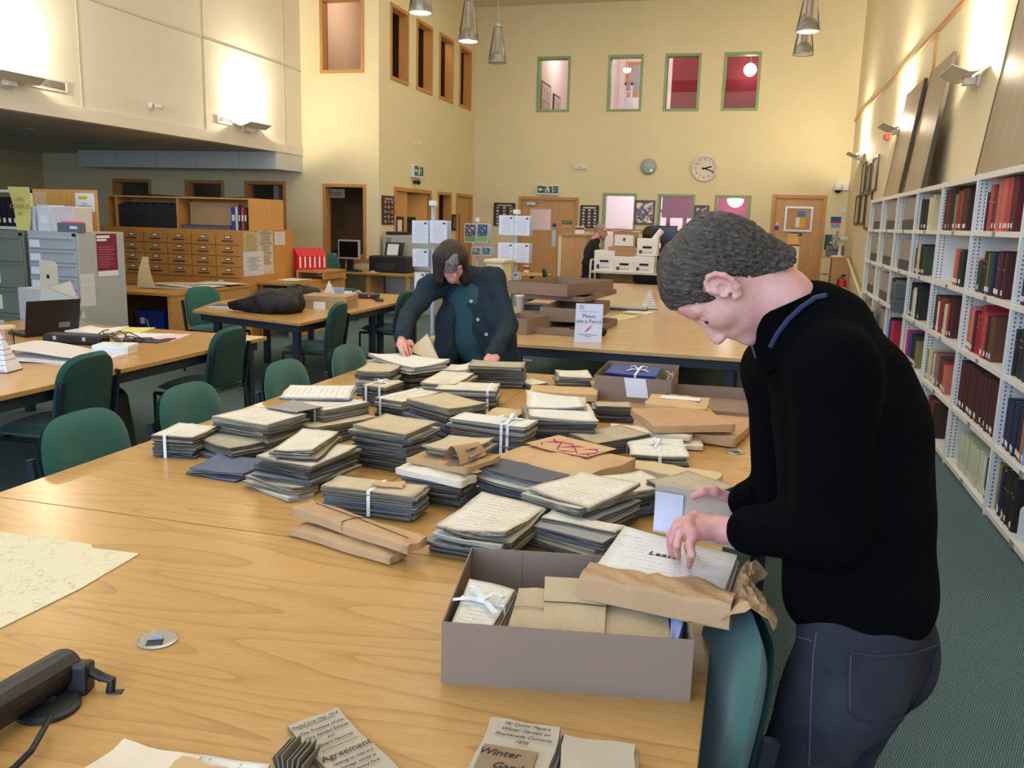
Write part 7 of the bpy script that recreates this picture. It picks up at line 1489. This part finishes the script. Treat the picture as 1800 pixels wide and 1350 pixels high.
# ================================================================ things on the left tables
# backpack and second bag
m_nyl = mat('black_nylon', (18, 18, 22), .7, .2, 20, .3)
bpk = thing('backpack', 'large black backpack lying on the table', 'backpack', Zp(462, 536, TZ)); bo = bpk.location.copy()
def lb(me, m, name, parent, o): me.materials.append(m); me.transform(Matrix.Translation(-o)); return mobj(name, me, parent)
q0, q1, q2 = Zp(415, 538, TZ+.05), Zp(470, 533, TZ+.09), Zp(512, 530, TZ+.10)
me = sdf_mesh('body', [('c', q0, q1, .05, .11, .06), ('c', q1, q2, .12, .13, .06), ('e', q1+Vector((.1, 0, .0)), (.22, .14, .10), None, .06)], .012, .03, lambda P: (TZ+.004)-P[..., 2]); wrinkle(me, .008, 34, 3); lb(me, m_nyl, 'body', bpk, bo)
for k in range(2): B().tube([Zp(405+8*k, 541, TZ+.03)-bo, Zp(402+6*k, 533, TZ+.08)-bo, Zp(418, 529, TZ+.12)-bo, Zp(450, 522, TZ+.16)-bo], .014, 8).obj('strap', m_nyl, bpk)
B().tube([Zp(470, 540, TZ+.012)-bo, Zp(490, 547, TZ+.006)-bo, Zp(500, 549, TZ+.004)-bo], .006, 6).obj('strap_end', m_nyl, bpk); B().tube([Zp(440, 523, TZ+.17)-bo, Zp(480, 515, TZ+.215)-bo, Zp(515, 522, TZ+.2)-bo], .004, 5).obj('zip', m_jdark, bpk)
bg = thing('shoulder_bag', 'black bag slumped behind the backpack', 'bag', Zp(530, 522, TZ)); bo = bg.location.copy(); q0, q1 = Zp(518, 518, TZ+.09), Zp(552, 516, TZ+.06)
me = sdf_mesh('body', [('c', q0, q1, .11, .07, .05)], .014, .03, lambda P: (TZ+.004)-P[..., 2]); wrinkle(me, .008, 30, 5); lb(me, m_nyl, 'body', bg, bo); B().tube([Zp(510, 512, TZ+.15)-bo, Zp(522, 500, TZ+.2)-bo, Zp(540, 506, TZ+.16)-bo], .008, 6).obj('handle', m_nyl, bg)
def closed_box(label, c, w, d, a, h, z, m, lidh=.05, lab=None):
    t = thing('lidded_box', label, 'box', (c[0], c[1], z), a); box('body', m, -w/2, w/2, -d/2, d/2, 0, h, t, .002); box('lid', m, -w/2-.004, w/2+.004, -d/2-.004, d/2+.004, h-lidh, h+.003, t, .002)
    if lab: B().bx(lab[0]*w, lab[1]*w, -d/2-.0065, -d/2-.0045, lab[2]*h, lab[3]*h).obj('label', m_paper, t)
    return t
m_brb = mat('tan_boxboard', (170, 138, 102), .75, .05, 5); closed_box('tan lidded archive box with white label on backpack table', (-4.08, 7.85), .46, .36, .12, .125, TZ, m_brb, .05, (-.22, .05, .0, .58))
t = thing('notebook', 'dark notebook with white edges at left end of table', 'notebook', Zp(401, 540, TZ), .05); box('pages', m_paper, -.15, .15, -.09, .09, .002, .016, t); box('cover', mat('slate_cover', (62, 70, 88), .5), -.152, .152, -.092, .092, .016, .019, t); box('cover', mat('slate_cover', (62, 70, 88)), -.152, .152, -.092, .092, 0, .002, t)
def tent(label, p, s, h, rz=0):
    t = thing('tent_card', label, 'tent card', p, rz); b = B().add([(-s, -s, 0), (s, -s, 0), (s, s, 0), (-s, s, 0), (0, 0, h)], [(3, 2, 1, 0), (0, 1, 4), (1, 2, 4), (2, 3, 4), (3, 0, 4)], uvs=[(0, 0), (1, 0), (1, 0), (0, 0), (.5, 1)]); b.obj('card', written('printed_tent_card', (222, 222, 226), (150, 70, 80), 8, .55, (216, 214, 214), blot=.02, strength=.8, margin=.05), t); box('base', m_blk, -s, s, -s, s, -.0, .006, t); return t
tent('white pyramid leaflet behind lidded box', Zp(579, 522, TZ), .06, .19); tent('white pyramid leaflet standing on the long table', Zp(1141, 543, TZ), .075, .20, .5)
t = thing('desk_phone_unit', 'black desk device with red light on backpack table', 'device', Zp(647, 524, TZ), .2); box('case', m_blk, -.12, .12, -.08, .08, 0, .05, t, .012); B().cyl((.03, -.082, .03), (.03, -.079, .03), .008, n=8).obj('led', mat('red_led', (255, 40, 30), .4, 0, 5, emit=5), t)
t = thing('computer_mouse', 'black wired mouse at end of backpack table', 'mouse', Zp(667, 530, TZ)); B().lathe([(.0001, .035), (.03, .03), (.045, .01), (.045, 0)], 14, caps=False).obj('shell', m_blk, t, smooth=True); B().tube([(-.04, .02, .01), (-.12, .10, .006), (-.05, .22, .006), (-.16, .26, .006)], .004, 5).obj('cable', m_blk, t)
t = thing('power_adapter', 'white plug and cable behind lidded box', 'adapter', Zp(612, 521, TZ)); box('plug', m_paper, -.04, .04, -.03, .03, 0, .06, t, .006); B().tube([(.04, 0, .03), (.12, .03, .07), (.2, .0, .02), (.22, -.04, .006)], .006, 6).obj('cable', m_paper, t); box('leaflet', mat('pale_blue_leaflet', (160, 176, 216), .6), -.2, -.05, .0, .004, 0, .10, t)
# laptop table
lp = thing('laptop', 'open black laptop seen from behind, at left', 'laptop', (-4.86, 5.08, TZ), math.radians(68)); box('base', m_blk, -.19, .19, -.0, .27, 0, .022, lp, .004)
B().bx(-.19, .19, -.008, .0, 0, .25, Matrix.Translation((0, .0, .02)) @ Matrix.Rotation(math.radians(14), 4, 'X')).obj('lid', m_blk, lp, bevel=.004); B().bx(.04, .12, -.0095, -.008, .04, .08, Matrix.Translation((0, 0, .02)) @ Matrix.Rotation(math.radians(14), 4, 'X')).obj('sticker', mat('grey_sticker', (120, 112, 100), .6), lp)
cs_ = thing('equipment_case', 'low black equipment case on laptop table', 'case', Zp(135, 604, TZ), .1); box('body', m_blk, -.22, .22, -.06, .06, 0, .07, cs_, .02); 
for s in (-.12, .1): box('latch', m_silv, s-.012, s+.012, -.064, -.058, .03, .055, cs_)
for k in range(4):
    random.seed(60+k); pts = [Zp(165+k*3, 590, TZ+.01)]+[Zp(175+13*i+random.uniform(-6, 6), 585+random.uniform(-8, 22), TZ+.006+(.10 if (i == 2 and k == 0) else random.uniform(0, .03))) for i in range(5)]+[Zp(262-6*k, 602-3*k, TZ+.006)]
    cu = []
    for i in range(len(pts)-1):
        for q in range(4):
            f = q/4; p0_, p1_, p2_, p3_ = pts[max(i-1, 0)], pts[i], pts[i+1], pts[min(i+2, len(pts)-1)]
            cu.append(.5*((2*p1_)+(p2_-p0_)*f+(2*p0_-5*p1_+4*p2_-p3_)*f*f+(3*p1_-p0_-3*p2_+p3_)*f**3))
    tag(B().tube(cu, .004, 5).obj('cable', m_blk), 'tangled black cable on laptop table, '+['looping highest', 'nearest the case', 'nearest the papers', 'farthest from camera'][k], 'cable', 'tangled cables on laptop table')
def flat(name, label, q, m, th=.004, z=TZ, cat='paper', curl=.003):
    c, w, d, a = rect(q, z+th); o = B().sheet(lambda u, v: ((u-.5)*w, (v-.5)*d, th+curl*math.sin(4*u)*math.sin(3*v+1)), 6, 4, th).obj(name, m, None, (c.x, c.y, z+.001), a); return tag(o, label, cat)
flat('legal_pad', 'yellow legal pad on laptop table', [(195, 580), (205, 573), (258, 577), (250, 585)], mat('legal_yellow', (220, 214, 110), .7), .008)
flat('paper_sheet', 'pink sheet at edge of laptop table', [(270, 596), (288, 585), (322, 588), (312, 599)], mat('pale_pink_paper', (226, 190, 206), .7)); flat('paper_sheet', 'white sheets beside the yellow pad', [(205, 592), (235, 583), (300, 588), (270, 598)], m_paper)
flat('booklet', 'dark blue booklet with white title under cables', [(232, 598), (245, 590), (298, 596), (275, 604)], mat('navy_booklet', (30, 36, 66), .5, .2, 30), .006); flat('crumpled_sheet', 'crumpled white tissue behind laptop', [(135, 580), (150, 572), (200, 575), (180, 590)], m_paper, .02, curl=.02)
t = thing('portfolio', 'open white portfolio of papers in front of chair', 'folder', Zp(110, 628, TZ)); 
B().sheet(lambda u, v: (-.30+.6*u, -.22+.40*v, .055+.018*math.sin(4*u+1)-.03*u*v), 8, 5, .003).obj('upper_cover', mat('pearl_grey_cover', (214, 208, 204), .6, .03), t); B().sheet(lambda u, v: (-.28+.62*u, -.24+.36*v, .02+.006*math.sin(6*u)), 8, 4, .018).obj('papers', m_paper, t); t.rotation_euler = (0, 0, .18)
closed_box('low white carton behind nearest chair at laptop table', (-3.93, 4.62), .22, .16, .3, .055, TZ, m_paper, .02)
t = thing('glass_jar', 'clear glass jar with pale lid at left edge', 'jar', Zp(12, 618, TZ)); B().lathe([(.045, .0), (.048, .01), (.048, .12), (.04, .135), (.04, .15)], 20, caps=False).obj('glass', m_clear, t, smooth=True); B().lathe([(.001, .165), (.06, .165), (.062, .15), (.05, .148)], 20, caps=False).obj('lid', mat('cream_lid', (206, 190, 160), .6), t); B().cyl((0, 0, .003), (0, 0, .06), .043).obj('contents', mat('label_white', (206, 200, 190), .7), t)
tent('white pyramid leaflet at left edge of laptop table', Zp(6, 652, TZ), .07, .22, .2)
m_gbx = mat('pale_grey_boxboard', (176, 178, 172), .75, .04, 5)
x0, x1, z0, z1 = fb(26, 447, 66, 530, 5.75); t = thing('archive_carton', 'tall pale grey archive carton with finger hole', 'box', (-5.45, 5.66, TZ), -.2); box('body', m_gbx, -.35, 0, 0, .12, 0, .26, t); B().prism([(-.05, .12), (.16, .10), (.16, .46), (.13, .49), (-.05, .50)], -.004, .004, Matrix.Rotation(PI/2, 4, 'X')).obj('open_lid', mat('cream_grey_board', (196, 186, 164), .75, .04), t); B().cyl((.05, -.006, .37), (.05, .006, .37), .018, n=16).obj('finger_hole', m_jdark, t)
t = thing('open_folder_box', 'open grey folder box propped behind laptop', 'box', Zp(95, 572, TZ), .25); B().bx(-.16, .16, -.004, .004, 0, .26, Matrix.Rotation(.35, 4, 'Y')).obj('panel', m_gbx, t); B().bx(-.02, .20, -.0, .006, .0, .30, Matrix.Translation((.05, .03, 0)) @ Matrix.Rotation(-.35, 4, 'Y')).obj('panel', mat('cream_grey_board', (196, 186, 164)), t); box('base', m_gbx, -.14, .2, .0, .1, 0, .03, t)
t = thing('black_rucksack', 'black bag on the floor under laptop table', 'bag', (-3.95, 4.55, 0)); me = sdf_mesh('body', [('c', (-3.95, 4.55, .12), (-3.98, 4.62, .42), .16, .10, .05)], .016, .03, lambda P: .004-P[..., 2]); lb(me, m_nyl, 'body', t, Vector((-3.95, 4.55, 0))); B().tube([(-.04, 0, .5), (0, .02, .58), (.05, .05, .5)], .012, 6).obj('handle', m_nyl, t)

# ================================================================ leaflet stands
m_acr = mat('clear_grey_acrylic', (190, 198, 214), .2, .03, 6); m_leaf = written('printed_leaflet', (214, 220, 236), (110, 116, 150), 18, .6, (210, 214, 230), blot=.02, lw=.35, freq=30, strength=.55, margin=.08)
def rack(label, base, top, panels, post=.02):
    t = thing('leaflet_stand', label, 'leaflet stand', (base.x, base.y, 0)); B().cyl((0, 0, .03), (0, 0, top), post, n=12).obj('post', mat('pale_blue_grey_post', (176, 186, 200), .4), t); B().cyl((0, 0, top), (0, 0, top+.05), post*2.2, n=12).obj('finial', m_wsign, t)
    for k in range(4): a = PI/4+k*PI/2; B().tube([(0, 0, .05), (.25*math.cos(a), .25*math.sin(a), .02)], .018, 6).obj('foot', m_wsign, t)
    for (x0, x1, z0, z1, m) in panels:
        o = box('holder', m_acr, x0, x1, -.06, -.045, z0, z1, t, .003); B().sheet(lambda u, v: (x0+.008+(x1-x0-.016)*u, -.0615, z0+.012+(z1-z0-.02)*v), 1, 1).obj('leaflet', m, o)
        box('logo', m_pl, x1-.05, x1-.02, -.0625, -.0615, z1-.04, z1-.02, o); box('holder_back', m_acr, x0, x1, .045, .06, z0, z1, t, .003)
    return t
def pan(px, Y, bx): a0, a1, b0, b1 = fb(*px, Y); return (a0-bx, a1-bx, b0, b1)
pA = Yp(760, 500, 8.7); rack('leaflet stand behind the woman, left', pA, 1.78, [pan(q, 8.64, pA.x)+(m_leaf,) for q in ((724, 387, 753, 429), (755, 387, 786, 429), (725, 437, 753, 470))]+[pan(q, 8.64, pA.x)+(P_['white'],) for q in ((728, 478, 748, 512), (792, 520, 812, 552))])
pB = Yp(905, 500, 9.6); rack('leaflet stand beside the stacked boxes, right', pB, 1.72, [pan(q, 9.54, pB.x)+(m_leaf,) for q in ((877, 378, 903, 414), (904, 379, 931, 415), (875, 426, 902, 462), (903, 427, 930, 463), (884, 477, 896, 512), (897, 478, 911, 513))])
def card_mat(name, a, b, c):
    t = NT(name); MATS[name] = t.m; u = t.coord('UV'); s = t.node('ShaderNodeSeparateXYZ'); t.link(u, s.inputs[0]); n = t.node('ShaderNodeTexNoise', i_Scale=7.0, i_Detail=3.0); t.link(u, n.inputs['Vector'])
    k = t.mix(t.math('GREATER_THAN', n.outputs[0], .58), RGB(a), RGB(b)); t.link(t.mix(t.math('LESS_THAN', s.outputs[1], .33), k, RGB(c)), t.p.inputs['Base Color']); t.p.inputs['Roughness'].default_value = .3; return t.m
pC = Yp(838, 480, 10.6); rack('postcard stand with picture cards behind the woman', pC, 1.62, [pan((815, 393, 835, 427), 10.5, pC.x)+(card_mat('night_card', (14, 14, 18), (206, 180, 140), (96, 120, 30)),), pan((837, 393, 856, 427), 10.5, pC.x)+(card_mat('blue_card', (24, 34, 66), (120, 130, 150), (110, 150, 50)),), pan((827, 434, 843, 450), 10.5, pC.x)+(card_mat('green_card', (90, 110, 70), (200, 210, 220), (60, 90, 40)),), pan((845, 434, 861, 450), 10.5, pC.x)+(card_mat('teal_card', (40, 80, 90), (180, 200, 200), (70, 110, 60)),)], .012)
x0, x1, z0, z1 = fb(855, 456, 886, 560, 9.1); t = thing('cream_cupboard', 'cream cupboard corner beside the leaflet stand', 'cupboard', ((x0+x1)/2, 9.1, 0)); w2 = (x1-x0)/2; m_crm = mat('cream_laminate', (222, 212, 178), .5, .03); box('body', m_crm, -w2, w2-.03, 0, .35, 0, z1-.03, t); box('top', m_crm, -w2-.02, w2, -.03, .38, z1-.03, z1, t, .004); box('door', m_crm, -w2+.02, w2-.05, -.012, 0, .08, z1-.06, t, .003)

# ================================================================ on the long table
t = thing('desk_sign', 'white sign asking readers to use a pencil', 'sign', Zp(1033, 602, TZ), .10); sw_, sh_ = .21, .298
B().bx(-sw_/2, sw_/2, -.002, .002, 0, sh_, Matrix.Rotation(math.radians(-8), 4, 'X')).obj('panel', mat('sign_white', (206, 212, 232), .35, .02), t); box('foot', m_acr, -sw_/2, sw_/2, -.01, .07, 0, .003, t)
SM = Matrix.Rotation(math.radians(-8), 4, 'X'); m_st = mat('sign_slate_text', (74, 76, 92), .6)
def st(s, size, z, x=0, m=m_st): text('lettering', s, size, m, t, SM @ FR((x, -.0035, z*sh_), (1, 0, 0), (0, 0, 1)))
st('Please', .042, .68); st('use a Pencil', .042, .545); st('Pencils available at Reception', .0125, .20); st('from 50p', .0125, .155); st('Devon Archives and Local Studies Service', .008, .80); st('N\\/', .030, .92, -.06); st('south west', .009, .865, -.06)
B().prism([(-.035, -.03), (.0, -.012), (.03, .03), (.006, .012)], -.001, .001, SM @ FR((0, -.004, .36*sh_), (1, 0, 0), (0, 0, 1))).obj('pencil_emblem', mat('coral_red', (190, 84, 84), .6), t)
t = thing('spectacle_case', 'black soft case lying behind the pencil sign', 'case', Zp(1035, 590, TZ), .15); me = sdf_mesh('body', [('c', (-.13, 0, .035), (.11, .02, .035), .034, .036, .02)], .008, .02); me.materials.append(m_nyl); mobj('body', me, t); box('zip_pull', m_steel, .14, .17, -.01, .0, .02, .028, t)
# stacked open trays and boxes
def tray_px(label, q, ztop, h, m=None, nm='archive_tray'):
    c, w, d, a = rect(q, TZ+ztop); return tray(nm, label, (c.x, c.y), w, d, a, h, TZ+ztop-h, .004, m)
tray_px('lowest lid in the stacked boxes on long table', [(957, 575), (1048, 583), (1072, 560), (985, 553)], .055, .053)
tray_px('second box in the stacked boxes on long table', [(957, 540), (1047, 545), (1066, 528), (985, 523)], .175, .118)
tray_px('third tray in the stacked boxes on long table', [(945, 516), (1042, 524), (1065, 508), (975, 502)], .225, .048)
tray_px('topmost open tray in the stacked boxes on long table', [(932, 494), (1010, 503), (1049, 491), (962, 484)], .34, .112)
tray_px('small open box on long table beside the woman', [(880, 556), (932, 562), (956, 554), (912, 549)], .13, .128)
t = thing('white_cup', 'white paper cup behind the small open box', 'cup', Zp(914, 548, TZ)); B().lathe([(.001, 0), (.035, 0), (.045, .15), (.052, .155), (.052, .165), (.04, .165)], 20, caps=False).obj('cup', m_paper, t, smooth=True); B().lathe([(.04, .165), (.04, .17), (.001, .17)], 20, caps=False).obj('lid', m_paper, t)
t = thing('black_folder', 'black box edge behind white cup', 'box', Zp(938, 545, TZ), .1); box('base', m_blk, -.12, .12, -.03, .18, 0, .05, t, .004); box('lid', mat('charcoal_lid', (50, 50, 52), .5), -.122, .122, -.032, .182, .05, .06, t)
t = thing('flat_tray', 'flat grey and black tray beside pyramid leaflet', 'tray', Zp(1100, 545, TZ), .05); box('base', m_blk, -.42, .22, -.06, .2, 0, .015, t); box('lid', mat('ash_grey_board', (168, 166, 158), .6), -.42, .22, -.05, .2, .015, .03, t)
flat('paper_sheet', 'buff slips beside stacked boxes on long table', [(1072, 562), (1078, 550), (1108, 556), (1098, 564)], mat('cream_slip', (226, 206, 160), .7)); flat('paper_sheet', 'pale sheet in front of pyramid leaflet', [(1095, 549), (1105, 545), (1150, 548), (1140, 554)], P_['cream'])

# ================================================================ reception end
m_rec = wood('pale_oak_counter', (196, 150, 88), (176, 130, 68), .4, 2, 2, 4)
x0, x1, z0, z1 = fb(985, 411, 1026, 500, 16.0); t = thing('reception_counter', 'tall oak reception counter with pale edge by the door', 'counter', ((x0+x1)/2, 16.0, 0)); w2 = (x1-x0)/2; box('body', m_rec, -w2+.03, w2, 0, .6, 0, z1-.03, t); box('top', m_rec, -w2, w2+.03, -.03, .63, z1-.03, z1, t, .004); box('edge_post', m_crm, -w2-.03, -w2+.03, -.01, .03, 0, z1-.03, t)
t = thing('low_counter', 'long low oak reception counter behind the trolley', 'counter', (-1.6, 16.6, 0)); box('body', m_rec, -1.6, 2.3, .5, .55, 0, .78, t); box('top', m_rec, -1.65, 2.35, .06, .6, .78, .82, t, .004); box('end_panel', m_rec, 2.28, 2.33, .05, .55, 0, .78, t); box('end_panel', m_rec, -1.6, -1.55, .08, .55, 0, .78, t)
t = thing('leaflet_box', 'leaflet box with red banner on tall counter', 'leaflet box', (Yp(1006, 405, 16.1).x, 16.1, Yp(1006, 411, 16.0).z)); box('holder', m_brb, -.16, .05, 0, .1, 0, .12, t); box('card', m_paper, .05, .22, .0, .05, .0, .14, t); box('red_banner', mat('dark_red_print', (150, 30, 40), .6), .05, .22, -.002, 0, .08, .12, t)
x0, x1, z0, z1 = fb(1017, 430, 1028, 460, 16.75); t = thing('notice_sign', 'white notice with symbols on counter end beside older man', 'notice', ((x0+x1)/2, 16.75, .82)); box('panel', m_paper, -.08, .08, 0, .006, 0, .42, t)
for z in (.08, .30): box('symbol', m_ink, -.02, .03, -.002, 0, z, z+.06, t)
x0, x1, z0, z1 = fb(1143, 396, 1189, 428, 16.9); t = thing('monitor', 'large dark monitor on the reception counter', 'monitor', ((x0+x1)/2, 16.9, .82)); w2 = (x1-x0)/2; box('bezel', m_blk, -w2, w2, 0, .04, z0-.82, z1-.82, t, .004); box('screen', mat('slate_screen', (36, 42, 48), .2, .05), -w2+.015, w2-.015, -.003, .001, z0-.80, z1-.84, t); box('stalk', m_blk, -.04, .04, .02, .06, .01, z0-.8, t); box('foot', m_blk, -.14, .14, -.08, .12, 0, .012, t)
t = thing('monitor_stand', 'dark printer unit under the reception monitor', 'device', (-.85, 16.8, .82)); box('body', m_blk, -.2, .2, 0, .3, 0, .12, t, .01); box('tray', mat('brown_tray', (96, 56, 40), .5), -.2, .2, -.02, .3, .12, .14, t)
# book trolley with cartons
tr = thing('book_trolley', 'grey metal trolley loaded with white cartons', 'trolley', (-2.0, 14.0, 0)); m_tro = mat('pale_grey_tube', (196, 192, 176), .4, .04)
for x in (-.55, .56):
    B().tube([(x, -.22, .06), (x, -.22, .95), (x, -.18, 1.06), (x, .18, 1.06), (x, .22, .95), (x, .22, .06)], .018, 8).obj('end_frame', m_tro, tr)
    for y in (-.22, .22): B().cyl((x-.012, y, .04), (x+.012, y, .04), .04, n=12).obj('castor', m_blk, tr)
for z in (.30, .86): box('shelf', m_tro, -.55, .56, -.24, .24, z, z+.03, tr)
m_wc = mat('white_carton', (236, 234, 228), .7, .03, 6)
def carton(label, px, Y, d, m, z0=None, hole=True, logo=True):
    a0, a1, b0, b1 = fb(*px, Y); z = b0 if z0 is None else z0; t = thing('carton', label, 'box', ((a0+a1)/2, Y, z)); w2 = (a1-a0)/2; h = b1-z
    box('body', m, -w2+.004, w2-.004, .003, d, 0, h, t); box('lid', m, -w2, w2, 0, d+.003, h*.62, h+.002, t, .002)
    if hole: B().cyl((-.07, -.002, h*.5), (.07, -.002, h*.5), .016, n=8).obj('hand_hole', m_jdark, t)
    if logo: box('logo', m_pl, -w2*.75, -w2*.45, -.003, .001, h*.12, h*.32, t); box('print_line', mat('faint_print', (160, 160, 170), .7), -w2*.35, w2*.5, -.002, .002, h*.18, h*.22, t)
    return t, w2, h
carton('white carton on trolley shelf, left of three', (1045, 440, 1079, 477), 13.80, .38, m_wc, .89); carton('white carton on trolley shelf, middle of three', (1080, 450, 1114, 478), 13.80, .38, m_wc, .89); carton('white carton on trolley shelf, right of three', (1115, 450, 1149, 478), 13.80, .38, m_wc, .89)
zt = Yp(1095, 450, 13.8).z+.004
closed_box('brown shoebox lying on the white cartons', (Yp(1095, 440, 13.8).x, 13.99), .46, .30, -.08, .13, zt, m_brb, .05); t2, w2, h = carton('brown carton with white label stacked on the shoebox', (1078, 407, 1117, 434), 13.86, .26, m_brb, zt+.134, False, False); box('label', m_paper, -w2*.85, w2*.8, -.004, .0, h*.08, h*.80, t2); box('emblem', mat('dark_red_print', (150, 30, 40)), -.02, .02, -.006, -.004, h*.4, h*.6, t2)
tag(B().sheet(lambda u, v: (-.2+.42*u, -.02+.26*v, .008+.006*math.sin(5*u+2*v)), 6, 4, .006).obj('paper_sheet', m_paper, None, (t2.location.x, 13.86, t2.location.z+h+.003)), 'loose papers on top of the brown carton', 'paper')
carton('tall white carton standing on trolley load, right', (1120, 419, 1155, 450), 13.82, .30, m_wc, Yp(1130, 450, 13.8).z+.004)
t = thing('paper_roll', 'white rolled plan sticking out of tall carton', 'paper roll', Yp(1140, 424, 13.95)); B().cyl((0, 0, -.1), (.20, .02, .18), .05, n=16).obj('roll', m_paper, t)
t = thing('standing_sign', 'white standing sign at end of long table near the man', 'sign', Zp(1172, 507, TZ)); box('panel', mat('sign_white', (206, 212, 232)), -.09, .11, 0, .005, 0, .33, t); box('foot', m_acr, -.09, .11, -.05, .06, 0, .004, t); box('print', mat('faint_print', (160, 160, 170)), -.05, .07, -.002, 0, .15, .18, t)
t = thing('round_table', 'small round oak table behind stacked boxes', 'table', Zp(935, 481, .72).xy.to_3d()); B().lathe([(.001, .72), (.36, .72), (.37, .705), (.36, .69), (.001, .69)], 32, caps=False).obj('top', m_rec, t); B().cyl((0, 0, .03), (0, 0, .69), .04).obj('pedestal', m_leg, t); B().lathe([(.001, .04), (.22, .02), (.24, 0), (.001, 0)], 24, caps=False).obj('base', m_leg, t)
t = thing('small_tin', 'red and white tin on the round table', 'tin', Zp(925, 479, .72)); B().cyl((0, 0, .002), (0, 0, .13), .05, n=16).obj('can', m_paper, t); B().cyl((0, 0, .05), (0, 0, .11), .051, n=16).obj('red_band', mat('red_print', (190, 44, 50)), t)
# fan, cabinet, extinguisher, handrail at far right
x0, x1, z0, z1 = fb(1446, 451, 1490, 520, 17.2); t = thing('wooden_cabinet', 'pale oak cabinet with open shelves under the fan', 'cabinet', ((x0+x1)/2, 17.2, 0)); w2 = (x1-x0)/2; box('body', m_rec, -w2*.3, w2, 0, .4, 0, z1-.02, t); box('top', m_rec, -w2, w2, -.01, .42, z1-.02, z1, t)
for z in (.05, .45, .8): box('shelf', m_rec, -w2, -w2*.3, .02, .4, z, z+.02, t)
box('side', m_crm, -w2, -w2+.02, 0, .4, 0, z1-.02, t)
ft = z1; t = thing('desk_fan', 'cream desk fan with round wire guard', 'fan', (1.47, 17.35, ft)); m_fan = mat('cream_fan_plastic', (222, 216, 198), .5, .03)
B().lathe([(.001, .03), (.11, .025), (.12, 0)], 20, Matrix.Diagonal((1.1, .8, 1, 1)), caps=False).obj('base', m_fan, t); B().cyl((.02, 0, .02), (.02, 0, .24), .035, .025).obj('stem', m_fan, t); FM = Matrix.Translation((-.01, 0, .33)) @ Matrix.Rotation(-PI/2, 4, 'Y') @ Matrix.Rotation(.25, 4, 'X')
B().lathe([(.045, -.14), (.055, -.10), (.055, -.02), (.04, .0)], 16, FM).obj('motor', m_fan, t)
for k in range(4): B().add([(.02, -.01, .04), (.14, -.05, .03), (.15, .05, .06), (.03, .02, .05)], [(0, 1, 2, 3)], FM @ Matrix.Rotation(k*PI/2, 4, 'Z')).obj('blade', mat('smoke_blade', (150, 150, 140), .3), t)
g_ = B()
for k in range(24): a = 2*PI*k/24; g_.tube([(.03*math.cos(a), .03*math.sin(a), .10), (.12*math.cos(a), .12*math.sin(a), .095), (.17*math.cos(a), .17*math.sin(a), .05), (.12*math.cos(a), .12*math.sin(a), .0)], .002, 4, FM)
for r_, z_ in ((.172, .05), (.12, .096), (.035, .10)): g_.tube([(r_*math.cos(a), r_*math.sin(a), z_) for a in np.linspace(0, 2*PI, 25)], .003, 5, FM)
tag(g_.obj('wire_guard', m_fan, t), kind='stuff')
t = thing('grey_device', 'dark grey box behind the desk fan', 'box', (1.36, 17.5, ft)); box('body', mat('mid_grey_plastic', (104, 106, 106), .5), -.1, .22, 0, .1, 0, .2, t, .01); box('slot', m_blk, -.06, .1, -.003, 0, .1, .12, t)
p = Xp(1493, 485, 1.45); m_ext = mat('extinguisher_red', (186, 28, 34), .35, .04)
t = thing('fire_extinguisher', 'red fire extinguisher by handrail at far right', 'extinguisher', (1.52, 16.6, .30)); box('plinth', m_leg, -.1, .1, -.1, .1, -.30, 0, t); B().lathe([(.001, 0), (.075, 0), (.08, .02), (.08, .40), (.06, .46), (.025, .49), (.025, .52)], 20, caps=False).obj('cylinder', m_ext, t, smooth=True); B().bx(-.03, .05, -.012, .012, .52, .56).obj('valve_handle', m_blk, t); B().tube([(.02, 0, .52), (-.08, -.03, .48), (-.09, -.03, .2)], .012, 6).obj('hose', m_blk, t)
t = thing('handrail', 'sloping cream handrail on right wall behind bookcase', 'handrail', (XR, 15.4, 0)); B().tube([(-.08, 2.6, 1.12), (-.08, 1.5, 1.10), (-.08, -.6, .70), (-.08, -1.2, .60)], .025, 10).obj('rail', m_crm, t)
for y, z in ((1.2, 1.04), (.2, .85), (-.8, .66)): B().tube([(0, y, z-.08), (-.06, y, z-.08), (-.08, y, z-.02)], .01, 6).obj('bracket', m_crm, t)
x0, x1, z0, z1 = fb(1386, 411, 1404, 445, 15.6); t = thing('lectern_stand', 'small white stand with oak sloping top beside the man\'s head', 'stand', ((x0+x1)/2, 15.6, 0)); w2 = (x1-x0)/2; box('body', m_crm, -w2, w2, 0, .4, 0, z0+.14, t); B().add([(-w2, 0, z0+.14), (w2, 0, z0+.14), (w2*.7, .45, z1), (-w2*.9, .45, z1), (-w2, 0, z0+.12), (w2, 0, z0+.12), (w2*.7, .45, z1-.02), (-w2*.9, .45, z1-.02)], [(0, 1, 2, 3), (7, 6, 5, 4), (0, 4, 5, 1), (1, 5, 6, 2), (2, 6, 7, 3), (3, 7, 4, 0)]).obj('sloping_top', m_rec, t)
# leaf propped up by the woman's hand
t = thing('propped_sheet', 'aged sheet propped upright by the woman\'s hand', 'document', Dp(748, 640, 4.98)); lo = t.location.copy(); a_, b_, c_, d_ = [Dp(*q)-lo for q in ((716, 616, 4.98), (776, 640, 4.95), (751, 586, 5.06), (722, 612, 5.04))]
B().sheet(lambda u, v: (a_*(1-u)+b_*u)*(1-v)+(d_*(1-u)*.6+c_*(u+.4*(1-u)))*v, 6, 6).obj('sheet', P_['buff'], t).modifiers.new('s', 'SOLIDIFY').thickness = .0015
